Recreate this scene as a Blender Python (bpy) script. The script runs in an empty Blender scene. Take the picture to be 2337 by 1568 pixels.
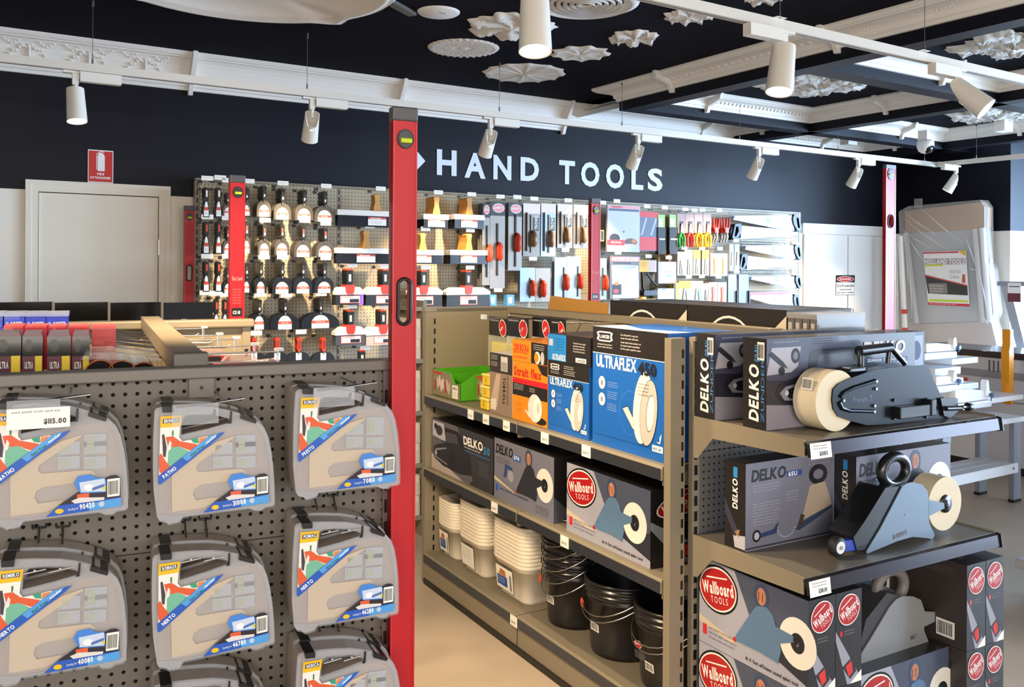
import bpy, math, random
from mathutils import Vector, Matrix
from mathutils.geometry import tessellate_polygon
random.seed(7)
SC = bpy.context.scene
COL = SC.collection
D = bpy.data
# ---------------------------------------------------------------- camera (level, with vertical shift, as the photograph)
FOC, PX0, PY0, ROLL, EYE = 2021.0, 1168.5, 611.0, math.radians(.34), 1.6
cam = D.objects.new('camera', D.cameras.new('camera')); COL.objects.link(cam)
cam.data.sensor_width = 36; cam.data.sensor_fit = 'HORIZONTAL'
cam.data.lens = FOC * 36 / 2337
cam.data.shift_y = -(784 - PY0) / 2337
cam.data.clip_start = .05; cam.data.clip_end = 200
cr, sr = math.cos(ROLL), math.sin(ROLL)
cam.matrix_world = Matrix(((cr, -sr, 0, 0), (0, 0, -1, 0), (sr, cr, 0, EYE), (0, 0, 0, 1)))
SC.camera = cam
# ---------------------------------------------------------------- world, exposure
wd = D.worlds.new('daylight'); SC.world = wd; wd.use_nodes = True
bg = wd.node_tree.nodes['Background']
bg.inputs[0].default_value = (.93, .93, 1.0, 1); bg.inputs[1].default_value = .5
SC.view_settings.view_transform = 'Standard'; SC.view_settings.look = 'None'
SC.view_settings.exposure = 0.5; SC.view_settings.gamma = 1.0
SC.view_settings.use_curve_mapping = False
try:
    SC.cycles.use_denoising = True; SC.cycles.use_adaptive_sampling = True; SC.cycles.adaptive_threshold = .035; SC.cycles.adaptive_min_samples = 16
    SC.cycles.max_bounces = 5; SC.cycles.diffuse_bounces = 3; SC.cycles.glossy_bounces = 3
    SC.cycles.transparent_max_bounces = 12; SC.cycles.transmission_bounces = 4
    SC.cycles.sample_clamp_indirect = 4
except Exception: pass
# ---------------------------------------------------------------- frames: three yaws of the shop's axes
class Fr:
    def __init__(s, deg):
        s.t = math.radians(deg)
        s.a = Vector((math.cos(s.t), math.sin(s.t), 0)); s.b = Vector((-math.sin(s.t), math.cos(s.t), 0))
    def w(s, x, y, z): return s.a * x + s.b * y + Vector((0, 0, z))
    def loc(s, p): return Vector((p.dot(s.a), p.dot(s.b), p.z))
    def ray(s, px, py):
        qx = (px - PX0) / FOC; qy = (py - PY0) / FOC
        return Vector((cr * qx + sr * qy, 1, sr * qx - cr * qy))
    def wy(s, px, py, y):
        r = s.ray(px, py); t = y / r.dot(s.b); return s.loc(Vector((0, 0, EYE)) + r * t)
    def wx(s, px, py, x):
        r = s.ray(px, py); t = x / r.dot(s.a); return s.loc(Vector((0, 0, EYE)) + r * t)
    def wz(s, px, py, z):
        r = s.ray(px, py); t = (z - EYE) / r.z; return s.loc(Vector((0, 0, EYE)) + r * t)
W = Fr(32.34); G = Fr(30.03); P = Fr(25.2)
# ---------------------------------------------------------------- lights: daylight from the glazed shopfront, and fill areas added out of view
def area(name, fr, x, y, z, sx, sy, power, col, rx, rz):
    l = D.lights.new(name, 'AREA'); l.shape = 'RECTANGLE'; l.size = sx; l.size_y = sy; l.energy = power; l.color = col
    o = D.objects.new(name, l); COL.objects.link(o); o.location = fr.w(x, y, z)
    o.rotation_euler = (math.radians(rx), 0, fr.t + math.radians(rz)); return o
area('shopfront_daylight', W, 10.5, -1.5, 1.7, 6, 3, 520, (.60, .78, 1), 90, 45)
area('right_daylight_fill', W, 12.0, 1.6, 1.7, 3, 2.4, 850, (.42, .66, 1), 90, 90)  # extra area light added to turn the right-hand floor and ladders bright and blue
area('front_fill', W, -1.0, -3.0, 2.2, 6, 2.4, 185, (1, .89, .76), 90, -20)  # warm fill added unseen behind the camera to brighten the fronts
# ---------------------------------------------------------------- materials
MATS = {}
def lin(h):
    r = []
    for i in (0, 2, 4):
        c = int(h[i:i + 2], 16) / 255; r.append(c / 12.92 if c <= .04045 else ((c + .055) / 1.055) ** 2.4)
    return (*r, 1)
def mat(h, rough=.5, metal=0, emit=0, alpha=1, noise=0, scale=20, trans=0, coat=0, bump=0, kind=None):
    key = (h, rough, metal, emit, alpha, noise, scale, trans, coat, bump, kind)
    if key in MATS: return MATS[key]
    m = D.materials.new('paint_' + h); m.use_nodes = True; nt = m.node_tree; b = nt.nodes['Principled BSDF']
    c = lin(h); I = b.inputs
    I['Base Color'].default_value = c; I['Roughness'].default_value = rough; I['Metallic'].default_value = metal
    if emit: I['Emission Color'].default_value = c; I['Emission Strength'].default_value = emit
    I['Alpha'].default_value = alpha; I['Transmission Weight'].default_value = trans; I['Coat Weight'].default_value = coat
    N = nt.nodes.new; L = nt.links.new
    tc = N('ShaderNodeTexCoord')
    def math_(op, a, b_=None, c_=None):
        n = N('ShaderNodeMath'); n.operation = op
        for i, v in enumerate((a, b_, c_)):
            if v is None: continue
            if isinstance(v, (int, float)): n.inputs[i].default_value = v
            else: L(v, n.inputs[i])
        return n.outputs[0]
    if kind and kind.startswith('peg'):                       # rows of round holes punched every 25 mm
        sp = N('ShaderNodeSeparateXYZ'); L(tc.outputs['Object'], sp.inputs[0]); pt = .0225 if kind == 'pegc' else .025
        du = math_('SUBTRACT', math_('FRACT', math_('DIVIDE', sp.outputs[0], pt)), .5)
        dv = math_('SUBTRACT', math_('FRACT', math_('DIVIDE', sp.outputs[2], pt)), .5)
        d = math_('SQRT', math_('ADD', math_('MULTIPLY', du, du), math_('MULTIPLY', dv, dv)))
        hole = math_('LESS_THAN', d, .17 if kind == 'pegc' else .135)
        mx = N('ShaderNodeMix'); mx.data_type = 'RGBA'; L(hole, mx.inputs[0]); mx.inputs[6].default_value = c
        mx.inputs[7].default_value = (.012, .01, .009, 1); L(mx.outputs[2], I['Base Color'])
        hr = math_('SUBTRACT', 1.0, math_('MULTIPLY', hole, .9)); L(math_('MULTIPLY', hr, .5), I['Specular IOR Level'])
        bp = N('ShaderNodeBump'); bp.inputs['Strength'].default_value = .6; bp.inputs['Distance'].default_value = .002
        L(math_('MINIMUM', math_('MULTIPLY', d, 5), 1.0), bp.inputs['Height']); L(bp.outputs[0], I['Normal'])
    elif noise or bump:
        nz = N('ShaderNodeTexNoise'); nz.inputs['Scale'].default_value = scale; nz.inputs['Detail'].default_value = 5
        L(tc.outputs['Object'], nz.inputs['Vector'])
        if noise:
            mx = N('ShaderNodeMix'); mx.data_type = 'RGBA'; L(nz.outputs[0], mx.inputs[0])
            mx.inputs[6].default_value = (*[v * (1 - noise) for v in c[:3]], 1)
            mx.inputs[7].default_value = (*[min(1, v * (1 + noise)) for v in c[:3]], 1); L(mx.outputs[2], I['Base Color'])
        if bump:
            bp = N('ShaderNodeBump'); bp.inputs['Strength'].default_value = bump; bp.inputs['Distance'].default_value = .01
            L(nz.outputs[0], bp.inputs['Height']); L(bp.outputs[0], I['Normal'])
    else:
        nz = N('ShaderNodeTexNoise'); nz.inputs['Scale'].default_value = 60; L(tc.outputs['Object'], nz.inputs['Vector'])
        L(math_('ADD', math_('MULTIPLY', nz.outputs[0], .03), max(0, rough - .015)), I['Roughness'])
    MATS[key] = m; return m
WHITE = mat('f2f0ec', .45); PAPER = mat('f4f1e8', .6); BLACK = mat('121214', .4); INK = mat('1c1c1e', .5)
RED = mat('c8141c', .3, coat=.5); STEEL = mat('a9a9a6', .25, .9); WIRE = mat('b8b8ba', .25, 1); DKWIRE = mat('4a4744', .35, .8)
TAN = mat('8b8170', .45, .1); TANPEG = mat('8b8170', .5, kind='peg'); GREYM = mat('6f6961', .42, .15); GREYPEG = mat('6a645c', .5, kind='pegc')
CREAM = mat('e9e2d6', .5); TAGM = mat('f5f0e4', .5); CLEAR = mat('dfe6ea', .12, alpha=.28); NAVY = mat('11111b', .5, noise=.08, scale=3)
NAVY.node_tree.nodes['Principled BSDF'].inputs['Specular IOR Level'].default_value = .22
NAVYC = mat('11111c', .85, noise=.08, scale=2)
NAVYC.node_tree.nodes['Principled BSDF'].inputs['Specular IOR Level'].default_value = .08
PLAST = mat('efe9dc', .3, coat=.3)
# ---------------------------------------------------------------- lettering
GL = {}
def _glyphs():
    chars = 'ABCDEFGHIJKLMNOPQRSTUVWXYZabcdefghijklmnopqrstuvwxyz0123456789.$-®'
    obs = []
    for bold in (0, 1):
        for ch in chars:
            cu = D.curves.new('g', 'FONT'); cu.body = ch; cu.offset = .035 * bold; cu.resolution_u = 3 if ch.isupper() else 2
            o = D.objects.new('g', cu); COL.objects.link(o); obs.append((bold, ch, o, cu))
    bpy.context.view_layer.update(); dg = bpy.context.evaluated_depsgraph_get()
    for bold, ch, o, cu in obs:
        me = o.evaluated_get(dg).to_mesh()
        vs = [(v.co.x, v.co.y) for v in me.vertices]; fs = [tuple(p.vertices) for p in me.polygons]
        GL[bold, ch] = (vs, fs, min(v[0] for v in vs), max(v[0] for v in vs)); o.evaluated_get(dg).to_mesh_clear()
    for bold, ch, o, cu in obs: D.objects.remove(o); D.curves.remove(cu)
    for bold in (0, 1):
        H = max(v[1] for v in GL[bold, 'H'][0])
        for ch in chars:
            vs, fs, a, b = GL[bold, ch]; GL[bold, ch] = ([((x - a) / H, y / H) for x, y in vs], fs, (b - a) / H)
_glyphs()
# ---------------------------------------------------------------- mesh builder
FRONT = lambda w, d, h: (Vector((0, 0, 0)), Vector((1, 0, 0)), Vector((0, 0, 1)))
LEFTF = lambda w, d, h: (Vector((0, d, 0)), Vector((0, -1, 0)), Vector((0, 0, 1)))
RIGHTF = lambda w, d, h: (Vector((w, 0, 0)), Vector((0, 1, 0)), Vector((0, 0, 1)))
TOPF = lambda w, d, h: (Vector((0, 0, h)), Vector((1, 0, 0)), Vector((0, 1, 0)))
def fr2(o, u, v): return (Vector(o), Vector(u), Vector(v))
class MB:
    def __init__(s): s.v = []; s.f = []; s.m = []; s.s = []; s.mats = []
    def add(s, vs, fs, m, smooth=False):
        if m not in s.mats: s.mats.append(m)
        k = s.mats.index(m); n = len(s.v); s.v += [tuple(v) for v in vs]
        for f in fs: s.f.append(tuple(n + i for i in f)); s.m.append(k); s.s.append(smooth)
        return s
    def box(s, x0, x1, y0, y1, z0, z1, m, M=None):
        vs = [Vector((x, y, z)) for z in (z0, z1) for y in (y0, y1) for x in (x0, x1)]
        if M: vs = [M @ v for v in vs]
        return s.add(vs, [(0, 2, 3, 1), (4, 5, 7, 6), (0, 1, 5, 4), (2, 6, 7, 3), (0, 4, 6, 2), (1, 3, 7, 5)], m)
    def prism(s, pts, fr, d0, d1, m, holes=(), side=None):        # polygon in plane fr, from offset d0 to d1 along its normal
        o, u, v = fr; n = u.cross(v).normalized(); loops = [list(pts)] + [list(h) for h in holes]
        allp = [p for lp in loops for p in lp]
        tri = tessellate_polygon([[Vector((p[0], p[1], 0)) for p in lp] for lp in loops])
        a = [o + u * p[0] + v * p[1] + n * d1 for p in allp]
        s.add(a, [tuple(t) for t in tri], m)
        if d0 != d1:
            b = [o + u * p[0] + v * p[1] + n * d0 for p in allp]
            s.add(b, [tuple(t) for t in tri], m)
            k = 0; q = []
            for lp in loops:
                L_ = len(lp)
                for i in range(L_): j = (i + 1) % L_; q.append((k + i, k + j, len(allp) + k + j, len(allp) + k + i))
                k += L_
            s.add(a + b, q, side or m)
        return s
    def flat(s, pts, fr, m, off=.0005): return s.prism(pts, fr, off, off, m)
    def rect(s, x, y, w, h, fr, m, off=.0005): return s.flat([(x, y), (x + w, y), (x + w, y + h), (x, y + h)], fr, m, off)
    def disc(s, x, y, rx, ry, fr, m, off=.0005, rot=0, n=28, d=None):
        c, q = math.cos(rot), math.sin(rot); pts = []
        for i in range(n):
            a = 2 * math.pi * i / n; X, Y = rx * math.cos(a), ry * math.sin(a); pts.append((x + c * X - q * Y, y + q * X + c * Y))
        return s.prism(pts, fr, off if d is None else d, off, m)
    def cyl(s, p0, p1, r0, r1, m, seg=12, caps=True, smooth=True):
        p0 = Vector(p0); p1 = Vector(p1); d = (p1 - p0).normalized()
        u = d.orthogonal().normalized(); v = d.cross(u); vs = []
        for p, r in ((p0, r0), (p1, r1)):
            for i in range(seg): a = 2 * math.pi * i / seg; vs.append(p + u * math.cos(a) * r + v * math.sin(a) * r)
        s.add(vs, [(i, (i + 1) % seg, seg + (i + 1) % seg, seg + i) for i in range(seg)], m, smooth)
        if caps: s.add(vs, [tuple(range(seg))[::-1], tuple(range(seg, 2 * seg))], m)
        return s
    def tube(s, pts, r, m, seg=6, closed=False):
        pts = [Vector(p) for p in pts]; n = len(pts); vs = []; up = None
        for i, p in enumerate(pts):
            if closed: d = pts[(i + 1) % n] - pts[i - 1]
            else: d = pts[min(i + 1, n - 1)] - pts[max(i - 1, 0)]
            d = d.normalized()
            if up is None: up = d.orthogonal().normalized()
            up = (up - d * up.dot(d))
            up = up.normalized() if up.length > 1e-6 else d.orthogonal().normalized()
            w = d.cross(up); rr = r[i] if isinstance(r, (list, tuple)) else r
            for k in range(seg): a = 2 * math.pi * k / seg; vs.append(p + up * math.cos(a) * rr + w * math.sin(a) * rr)
        fs = [(i * seg + k, i * seg + (k + 1) % seg, ((i + 1) % n) * seg + (k + 1) % seg, ((i + 1) % n) * seg + k)
              for i in range(n if closed else n - 1) for k in range(seg)]
        s.add(vs, fs, m, True)
        if not closed: s.add(vs, [tuple(range(seg))[::-1], tuple(range((n - 1) * seg, n * seg))], m)
        return s
    def lathe(s, prof, o, m, axis=(0, 0, 1), seg=28, smooth=True, sx=1):
        ax = Vector(axis).normalized(); u = ax.orthogonal().normalized(); v = ax.cross(u); o = Vector(o); vs = []
        for r, z in prof:
            for k in range(seg): a = 2 * math.pi * k / seg; vs.append(o + ax * z + u * math.cos(a) * r + v * math.sin(a) * r)
        fs = [(i * seg + k, i * seg + (k + 1) % seg, (i + 1) * seg + (k + 1) % seg, (i + 1) * seg + k) for i in range(len(prof) - 1) for k in range(seg)]
        return s.add(vs, fs, m, smooth)
    def text(s, t, fr, x, y, h, w=None, m=None, off=.0008, bold=1, shear=0, rot=0, gap=.14, cx=False):
        m = m or INK; o, u, v = fr; n = u.cross(v).normalized(); X = 0; runs = []
        for ch in t:
            if (bold, ch) not in GL: X += .45; continue
            g = GL[bold, ch]; runs.append((X, g)); X += g[2] + gap
        X = max(.01, X - gap); k = (w / X) if w else h; c, q = math.cos(rot), math.sin(rot)
        if cx: x -= k * X / 2 * c; y -= k * X / 2 * q
        for x0, g in runs:
            vs = []
            for gx, gy in g[0]:
                lx = (x0 + gx) * k + shear * gy * h; ly = gy * h
                vs.append(o + u * (x + c * lx - q * ly) + v * (y + q * lx + c * ly) + n * off)
            s.add(vs, g[1], m)
        return s
    def lines(s, fr, x, y, w, n, h, m, off=.0008, seed=1):        # rows of print too small to read
        rd = random.Random(seed); wd = 'atone mixer panel sand joint board quick fit tools roll tape ideal for use with easy clean pack'.split()
        for i in range(n):
            t = ''
            while len(t) < 26: t += rd.choice(wd) + ' '
            k = w * rd.uniform(.8, 1); s.text(t[:26].strip(), fr, x, y - i * h * 1.9, h, k, m, off, 0)
        return s
    def bars(s, fr, x, y, w, h, off=.0008):
        s.rect(x, y, w, h, fr, PAPER, off); rd = random.Random(3); t = .06
        while t < .9: b = rd.choice((.02, .035, .05)); s.rect(x + w * t, y + h * .12, w * b, h * .76, fr, INK, off + .0003); t += b + rd.choice((.025, .04))
        return s
    def build(s, name, parent=None):
        me = D.meshes.new(name); me.from_pydata(s.v, [], s.f); me.update()
        for m in s.mats: me.materials.append(m)
        me.polygons.foreach_set('material_index', s.m); me.polygons.foreach_set('use_smooth', s.s); me.update()
        o = D.objects.new(name, me); COL.objects.link(o)
        if parent: o.parent = parent
        return o
def tag(o, label, cat, group=None, kind=None):
    if label: o['label'] = label
    if cat: o['category'] = cat
    if group: o['group'] = group
    if kind: o['kind'] = kind
    return o
def place(o, fr, x, y, z, rz=0, rx=0, ry=0):
    o.location = fr.w(x, y, z); o.rotation_euler = (math.radians(rx), math.radians(ry), fr.t + math.radians(rz)); return o
def thing(name, label, cat, fr, x, y, z, rz=0, group=None, rx=0, ry=0):
    o = D.objects.new(name, None); o.empty_display_size = .05; COL.objects.link(o)
    return tag(place(o, fr, x, y, z, rz, rx, ry), label, cat, group)
def solo(mb, name, label, cat, fr, x, y, z, rz=0, group=None, rx=0, ry=0):
    return tag(place(mb.build(name), fr, x, y, z, rz, rx, ry), label, cat, group)
def struct(mb, name, fr=W, x=0, y=0, z=0, rz=0): o = mb.build(name); o['kind'] = 'structure'; return place(o, fr, x, y, z, rz)
def dup(root, label=None, group=None):
    r = root.copy(); COL.objects.link(r)
    if label: r['label'] = label
    if group: r['group'] = group
    for ch in list(root.children):
        c = ch.copy(); COL.objects.link(c); c.parent = r
        for g in list(ch.children): d = g.copy(); COL.objects.link(d); d.parent = c
    return r
def crop(ox, oy, sc): return lambda x, y: (ox + x / sc, oy + y / sc)
def bevel(o, w=.002, seg=2):
    b = o.modifiers.new('bevel', 'BEVEL'); b.width = w; b.segments = seg; b.limit_method = 'ANGLE'; b.angle_limit = math.radians(35); return o
ORD = 'first second third fourth fifth sixth seventh eighth ninth tenth'.split()
# ================================================================ ROOM SHELL
ZC = 3.0; WY = 6.147
FLOORM = mat('b3a390', .35, noise=.25, scale=2.2, bump=.05)
DADO = mat('efe6d6', .55)
struct(MB().box(-4, 14, -4.5, 7, -.1, 0, FLOORM), 'floor')
struct(MB().box(-2.6, 13, -1.2, 6.3, ZC, ZC + .12, NAVYC), 'ceiling')
struct(MB().box(-2.6, 9.1, WY, WY + .15, 0, 2.06, DADO).box(-2.6, 9.1, WY, WY + .15, 2.06, ZC, NAVY), 'wall_back')
struct(MB().box(-2.7, -2.6, -1.2, 6.3, 0, 2.06, DADO).box(-2.7, -2.6, -1.2, 6.3, 2.06, ZC, NAVY), 'wall_left')
struct(MB().box(8.95, 9.1, 4.82, WY, 0, 2.0, DADO).box(8.95, 9.1, 4.82, WY, 2.0, ZC, NAVY), 'wall_right')
struct(MB().box(9.1, 13, 4.82, 4.97, 0, 2.0, DADO).box(9.1, 13, 4.82, 4.97, 2.0, ZC, NAVY), 'wall_return')
# door on the left
dx0 = W.wy(87, 442, WY)[0]; dx1 = W.wy(362, 453, WY)[0]; fx0 = W.wy(58, 414, WY)[0]; fx1 = W.wy(389, 429, WY)[0]
DOORM = mat('e9e0cf', .5, noise=.03, scale=2)
mb = MB(); w = dx1 - dx0; fw = dx0 - fx0
for a, b, t in ((fw, fw - .02, .018), (fw * .55, fw * .25, .028), (fw * .22, .012, .02)): pass
def frame_strip(mb, x0, x1, z1, y0, m):   # an architrave of three stepped strips around an opening
    T = 2.04 - 0
    mb.box(x0, x1, y0, 0, 0, z1, m)
for k, (a, b, t) in enumerate(((fw, .07, .016), (.07, .04, .026), (.04, 0, .02))):
    mb.box(-a, -b, -t, 0, 0, 2.05 + a, DOORM); mb.box(w + b, w + a, -t, 0, 0, 2.05 + a, DOORM); mb.box(-b, w + b, -t, 0, 2.05 + b, 2.05 + a, DOORM)
struct(mb, 'trim_1', W, dx0, WY, 0)
dr = struct(MB().box(.004, w - .004, -.006, 0, .01, 2.044, DOORM).box(-.004, w + .004, -.0015, 0, 0, 2.05, BLACK), 'door_1', W, dx0, WY, 0)
hg = MB()
for z in (1.72, .3): hg.cyl((w, -.012, z - .05), (w, -.012, z + .05), .008, .008, STEEL, 8)
hg.build('hinge', dr)
# cupboard doors right of the display, with handles
for n, (pa, pb, hp) in enumerate(((1832, 1931, 1920), (1933, 2040, 1938))):
    x0 = W.wy(pa, 530, WY)[0]; x1 = W.wy(pb, 530, WY)[0]; wv = x1 - x0
    o = struct(MB().box(.003, wv - .003, -.02, 0, .12, 1.97, WHITE), 'door_%d' % (n + 2), W, x0, WY, 0)
    hx = W.wy(hp, 745, WY)[0] - x0
    MB().tube([(hx, -.02, 1.02), (hx, -.05, 1.03), (hx, -.05, 1.17), (hx, -.02, 1.18)], .006, STEEL).build('door_handle', o)
xa = W.wy(1828, 510, WY)[0]
struct(MB().box(0, 9.0 - xa, -.03, 0, 1.975, 2.08, WHITE), 'trim_2', W, xa, WY, 0)
# cornices: moulded plaster samples set end to end
PLA = mat('f1ece4', .5, noise=.02, scale=8); PLAS = mat('efe6da', .5)
def prof(h, p):
    r = [(0, -h), (.018, -h), (.02, -h + .02), (.032, -h + .024), (.034, -h + .04)]
    for i in range(7):
        a = math.pi / 2 * i / 6; r.append((.034 + (p - .06) * (1 - math.cos(a)), -h + .04 + (h - .075) * math.sin(a)))
    return r + [(p - .026, -.03), (p - .012, -.026), (p, -.012), (p, 0), (0, 0)]
NT = [3]
def cornice(x0, y0, x1, y1, nx, ny, h, p, style='', m0=0, m1=0, zc=ZC, m=None):
    m = m or PLA; mb = MB(); A = Vector((x0, y0, 0)); B = Vector((x1, y1, 0)); d = (B - A); L = d.length; d.normalize(); n = Vector((nx, ny, 0))
    pr = prof(h, p); vs = [A + d * (q[0] * m0) + n * q[0] + Vector((0, 0, q[1])) for q in pr] + [B + d * (q[0] * m1) + n * q[0] + Vector((0, 0, q[1])) for q in pr]
    k = len(pr); mb.add(vs, [(i, i + 1, k + i + 1, k + i) for i in range(k - 1)], m, False); mb.add(vs, [tuple(range(k)), tuple(range(2 * k - 1, k - 1, -1))], m)
    def on(s, t):       # a point on the cove: s along, t 0..1 up the face
        q0 = Vector((.04 * p / .14, 0, -h + .045)); q1 = Vector((p - .035, 0, -.04)); sag = .018 * math.sin(math.pi * t)
        X = q0.x + (q1.x - q0.x) * t - sag * .6; Z = q0.z + (q1.z - q0.z) * t + sag
        return A + d * s + n * X + Vector((0, 0, Z))
    nv = (n * .7 + Vector((0, 0, -.7)))
    def blob(s, t, r, fl=.5):
        c = on(s, t); ring = []
        for a in range(8):
            an = math.pi * a / 4; ring.append(c + d * math.cos(an) * r[0] + (Vector((0, 0, 1)) * .7 + n * .5) * math.sin(an) * r[1] )
        mb.add(ring + [c + nv * max(r) * fl], [(a, (a + 1) % 8, 8) for a in range(8)], m, True)
    if style == 'ribbon':
        s = .25
        while s < L - .15:
            for a in range(-7, 8):
                q = abs(a) / 7
                blob(s + a * .017, .62 - .5 * q * q + .05 * math.sin(a * 2.), (.011 if a % 2 else .015, .014), .7)
                if abs(a) > 2: blob(s + a * .019, .75 - .1 * math.cos(a * 1.3), (.009, .009), .8)
            for a in range(5): blob(s, .6 - a * .08, (.012 - a * .001, .02), .9)
            s += .33
    if style == 'egg':
        s = .05
        while s < L - .03: blob(s, .12, (.016, .024), .7); blob(s + .028, .1, (.006, .022), .6); s += .056
    if style == 'rope':
        s = .04
        while s < L - .03: blob(s, .3, (.02, .03), .45); blob(s + .03, .42, (.012, .012), .7); s += .062
    if style == 'vine':
        s = .1
        while s < L - .1:
            blob(s, .5 + .22 * math.sin(s * 14), (.014, .012), .7); blob(s + .01, .3 + .1 * math.cos(s * 14), (.007, .009), .8); s += .024
    if style == 'dentil':
        s = .03
        while s < L - .02:
            c = on(s, .1); mb.add([c, c + d * .022, c + d * .022 + Vector((0, 0, .06)) + n * .03, c + Vector((0, 0, .06)) + n * .03,
                c + nv * .012, c + d * .022 + nv * .012, c + d * .022 + Vector((0, 0, .06)) + n * .03 + nv * .012, c + Vector((0, 0, .06)) + n * .03 + nv * .012],
                [(4, 5, 6, 7), (0, 1, 5, 4), (1, 2, 6, 5), (3, 0, 4, 7)], m); s += .045
    o = mb.build('trim_%d' % NT[0]); NT[0] += 1; o['kind'] = 'structure'; place(o, W, 0, 0, zc); return o
def divider(x, y, nx, ny, h, p, zc=ZC):   # the square-edged board between two samples
    mb = MB(); A = Vector((x, y, 0)); n = Vector((nx, ny, 0)); d = Vector((-ny, nx, 0)) * .014
    pts = [(0, -h - .03), (.03, -h - .03), (.05, -h + .02), (p + .02, -.05), (p + .035, -.005), (p + .035, 0), (0, 0)]
    vs = [A + n * q[0] + Vector((0, 0, q[1])) + d * sgn for sgn in (-1, 1) for q in pts]; k = len(pts)
    mb.add(vs, [tuple(range(k)), tuple(range(2 * k - 1, k - 1, -1))] + [(i, (i + 1) % k, k + (i + 1) % k, k + i) for i in range(k)], PLA)
    o = mb.build('trim_%d' % NT[0]); NT[0] += 1; o['kind'] = 'structure'; place(o, W, 0, 0, zc)
cx = [-2.5] + [W.wy(q, 170, WY)[0] for q in (433, 905, 1283)] + [6.42]
for i, (st, h, p) in enumerate((('ribbon', .235, .14), ('', .235, .14), ('egg', .235, .14), ('', .14, .12))):
    cornice(cx[i], WY, cx[i + 1], WY, 0, -1, h, p, st)
for i in (1, 2, 3): divider(cx[i], WY, 0, -1, .235, .14)
# dropped beams of the coffered ceiling at the right
BZ = ZC - .18; bx = (4.37, 6.42, 8.44); by = (5.22, 3.55, 1.75); bw = .14
mb = MB()
for x in bx[:1]: mb.box(x, x + bw, -1.0, 5.36, BZ, ZC, NAVY)
for x in bx[1:]: mb.box(x, x + bw, -1.0, WY, BZ, ZC, NAVY)
for y in by: mb.box(bx[0] + bw, 11, y, y + bw, BZ, ZC, NAVY)
mb.box(bx[2] + bw, 9, 5.9, 6.0, BZ, ZC, NAVY)
struct(mb, 'trim_%d' % NT[0]); NT[0] += 1
CR = mat('e6dccb', .5)
# cream cornice along the outer side of the first beam
yy = [5.36, 4.75, 3.35, 2.0, -1.0]
for i, st in enumerate(('', 'rope', 'vine', '')):
    cornice(bx[0], yy[i + 1], bx[0], yy[i], -1, 0, .11, .155, st, 0, 1 if i == 0 else 0)
    if i: divider(bx[0], yy[i], -1, 0, .11, .155)
cornice(bx[0], 5.36, bx[0] + bw + .01, 5.36, 0, 1, .11, .155, '', -1, 0)
def cell(x0, x1, y0, y1, sf, sr, df=None, drr=None):
    # inside faces of a coffer: far side faces -y, right side faces -x, left and near sides close it
    fx = x0 + .62 * (x1 - x0) if df is None else df
    cornice(x0, y1, fx, y1, 0, -1, .11, .15, sf[0], .9, 0); cornice(fx, y1, x1, y1, 0, -1, .11, .15, sf[1], 0, -.9); divider(fx, y1, 0, -1, .11, .15)
    fy = (y0 + y1) / 2
    cornice(x1, y0, x1, fy, -1, 0, .11, .15, sr[0], .9, 0); cornice(x1, fy, x1, y1, -1, 0, .11, .15, sr[1], 0, -.9); divider(x1, fy, -1, 0, .11, .15)
    cornice(x0, y0, x0, y1, 1, 0, .11, .15, '', .9, -.9); cornice(x0, y0, x1, y0, 0, 1, .11, .15, '', .9, -.9)
cell(bx[0] + bw, bx[1], by[1] + bw, by[0], ('', 'dentil'), ('', ''), 5.15)
cell(bx[1] + bw, bx[2], by[1] + bw, by[0], ('', ''), ('', ''))
cell(bx[0] + bw, bx[1], by[2] + bw, by[1], ('', ''), ('', ''))
cell(bx[1] + bw, bx[2], by[2] + bw, by[1], ('', ''), ('', ''))
cell(bx[1] + bw, bx[2], by[0] + bw, WY, ('egg', ''), ('', 'vine'))
cell(bx[0] + bw + .01, bx[1], by[0] + bw, WY, ('', 'vine'), ('', 'vine'), 6.0)
cell(bx[2] + bw, 11, by[1] + bw, by[0], ('', ''), ('', ''))
# ---------------------------------------------------------------- wall lettering
LM = mat('dfe6ee', .5)
def wall_letter(ch, pa, pb, pt, pbm):
    a = W.wy(pa, pbm, WY - .006); b = W.wy(pb, pbm, WY - .006); t = W.wy(pa, pt, WY - .006); mb = MB(); g = GL[1, ch]
    o, u, v = fr2((0, 0, 0), (1, 0, 0), (0, 0, 1)); w_ = b[0] - a[0]; h_ = t[2] - a[2]; ys = [q[1] for q in g[0]]; y0 = min(ys); y1 = max(ys); k = w_ / g[2]
    vs = [(x * k, -.0, (y - y0) / (y1 - y0) * h_) for x, y in g[0]]; vb = [(x, .005, z) for x, _, z in vs]
    mb.add(vs, g[1], LM); n = len(vs)
    from collections import Counter
    ed = Counter(); 
    for f in g[1]:
        for i in range(len(f)): e = (f[i], f[(i + 1) % len(f)]); ed[tuple(sorted(e))] += 1
    mb.add(vs + vb, [(a_, b_, n + b_, n + a_) for (a_, b_), c_ in ed.items() if c_ == 1], LM)
    return mb, a
words = [('H', 997, 1042, 340, 399, 'letter H starting the word HAND'), ('A', 1060, 1108, 347, 405, 'letter A of the word HAND'), ('N', 1126, 1167, 353, 409, 'letter N of the word HAND'),
  ('D', 1188, 1230, 358, 412, 'letter D ending the word HAND'), ('T', 1276, 1312, 365, 419, 'letter T starting the word TOOLS'), ('O', 1326, 1368, 368, 425, 'first letter O of the word TOOLS'),
  ('O', 1383, 1424, 373, 429, 'second letter O of the word TOOLS'), ('L', 1441, 1468, 379, 432, 'letter L of the word TOOLS'), ('S', 1478, 1512, 383, 435, 'letter S ending the word TOOLS')]
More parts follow.
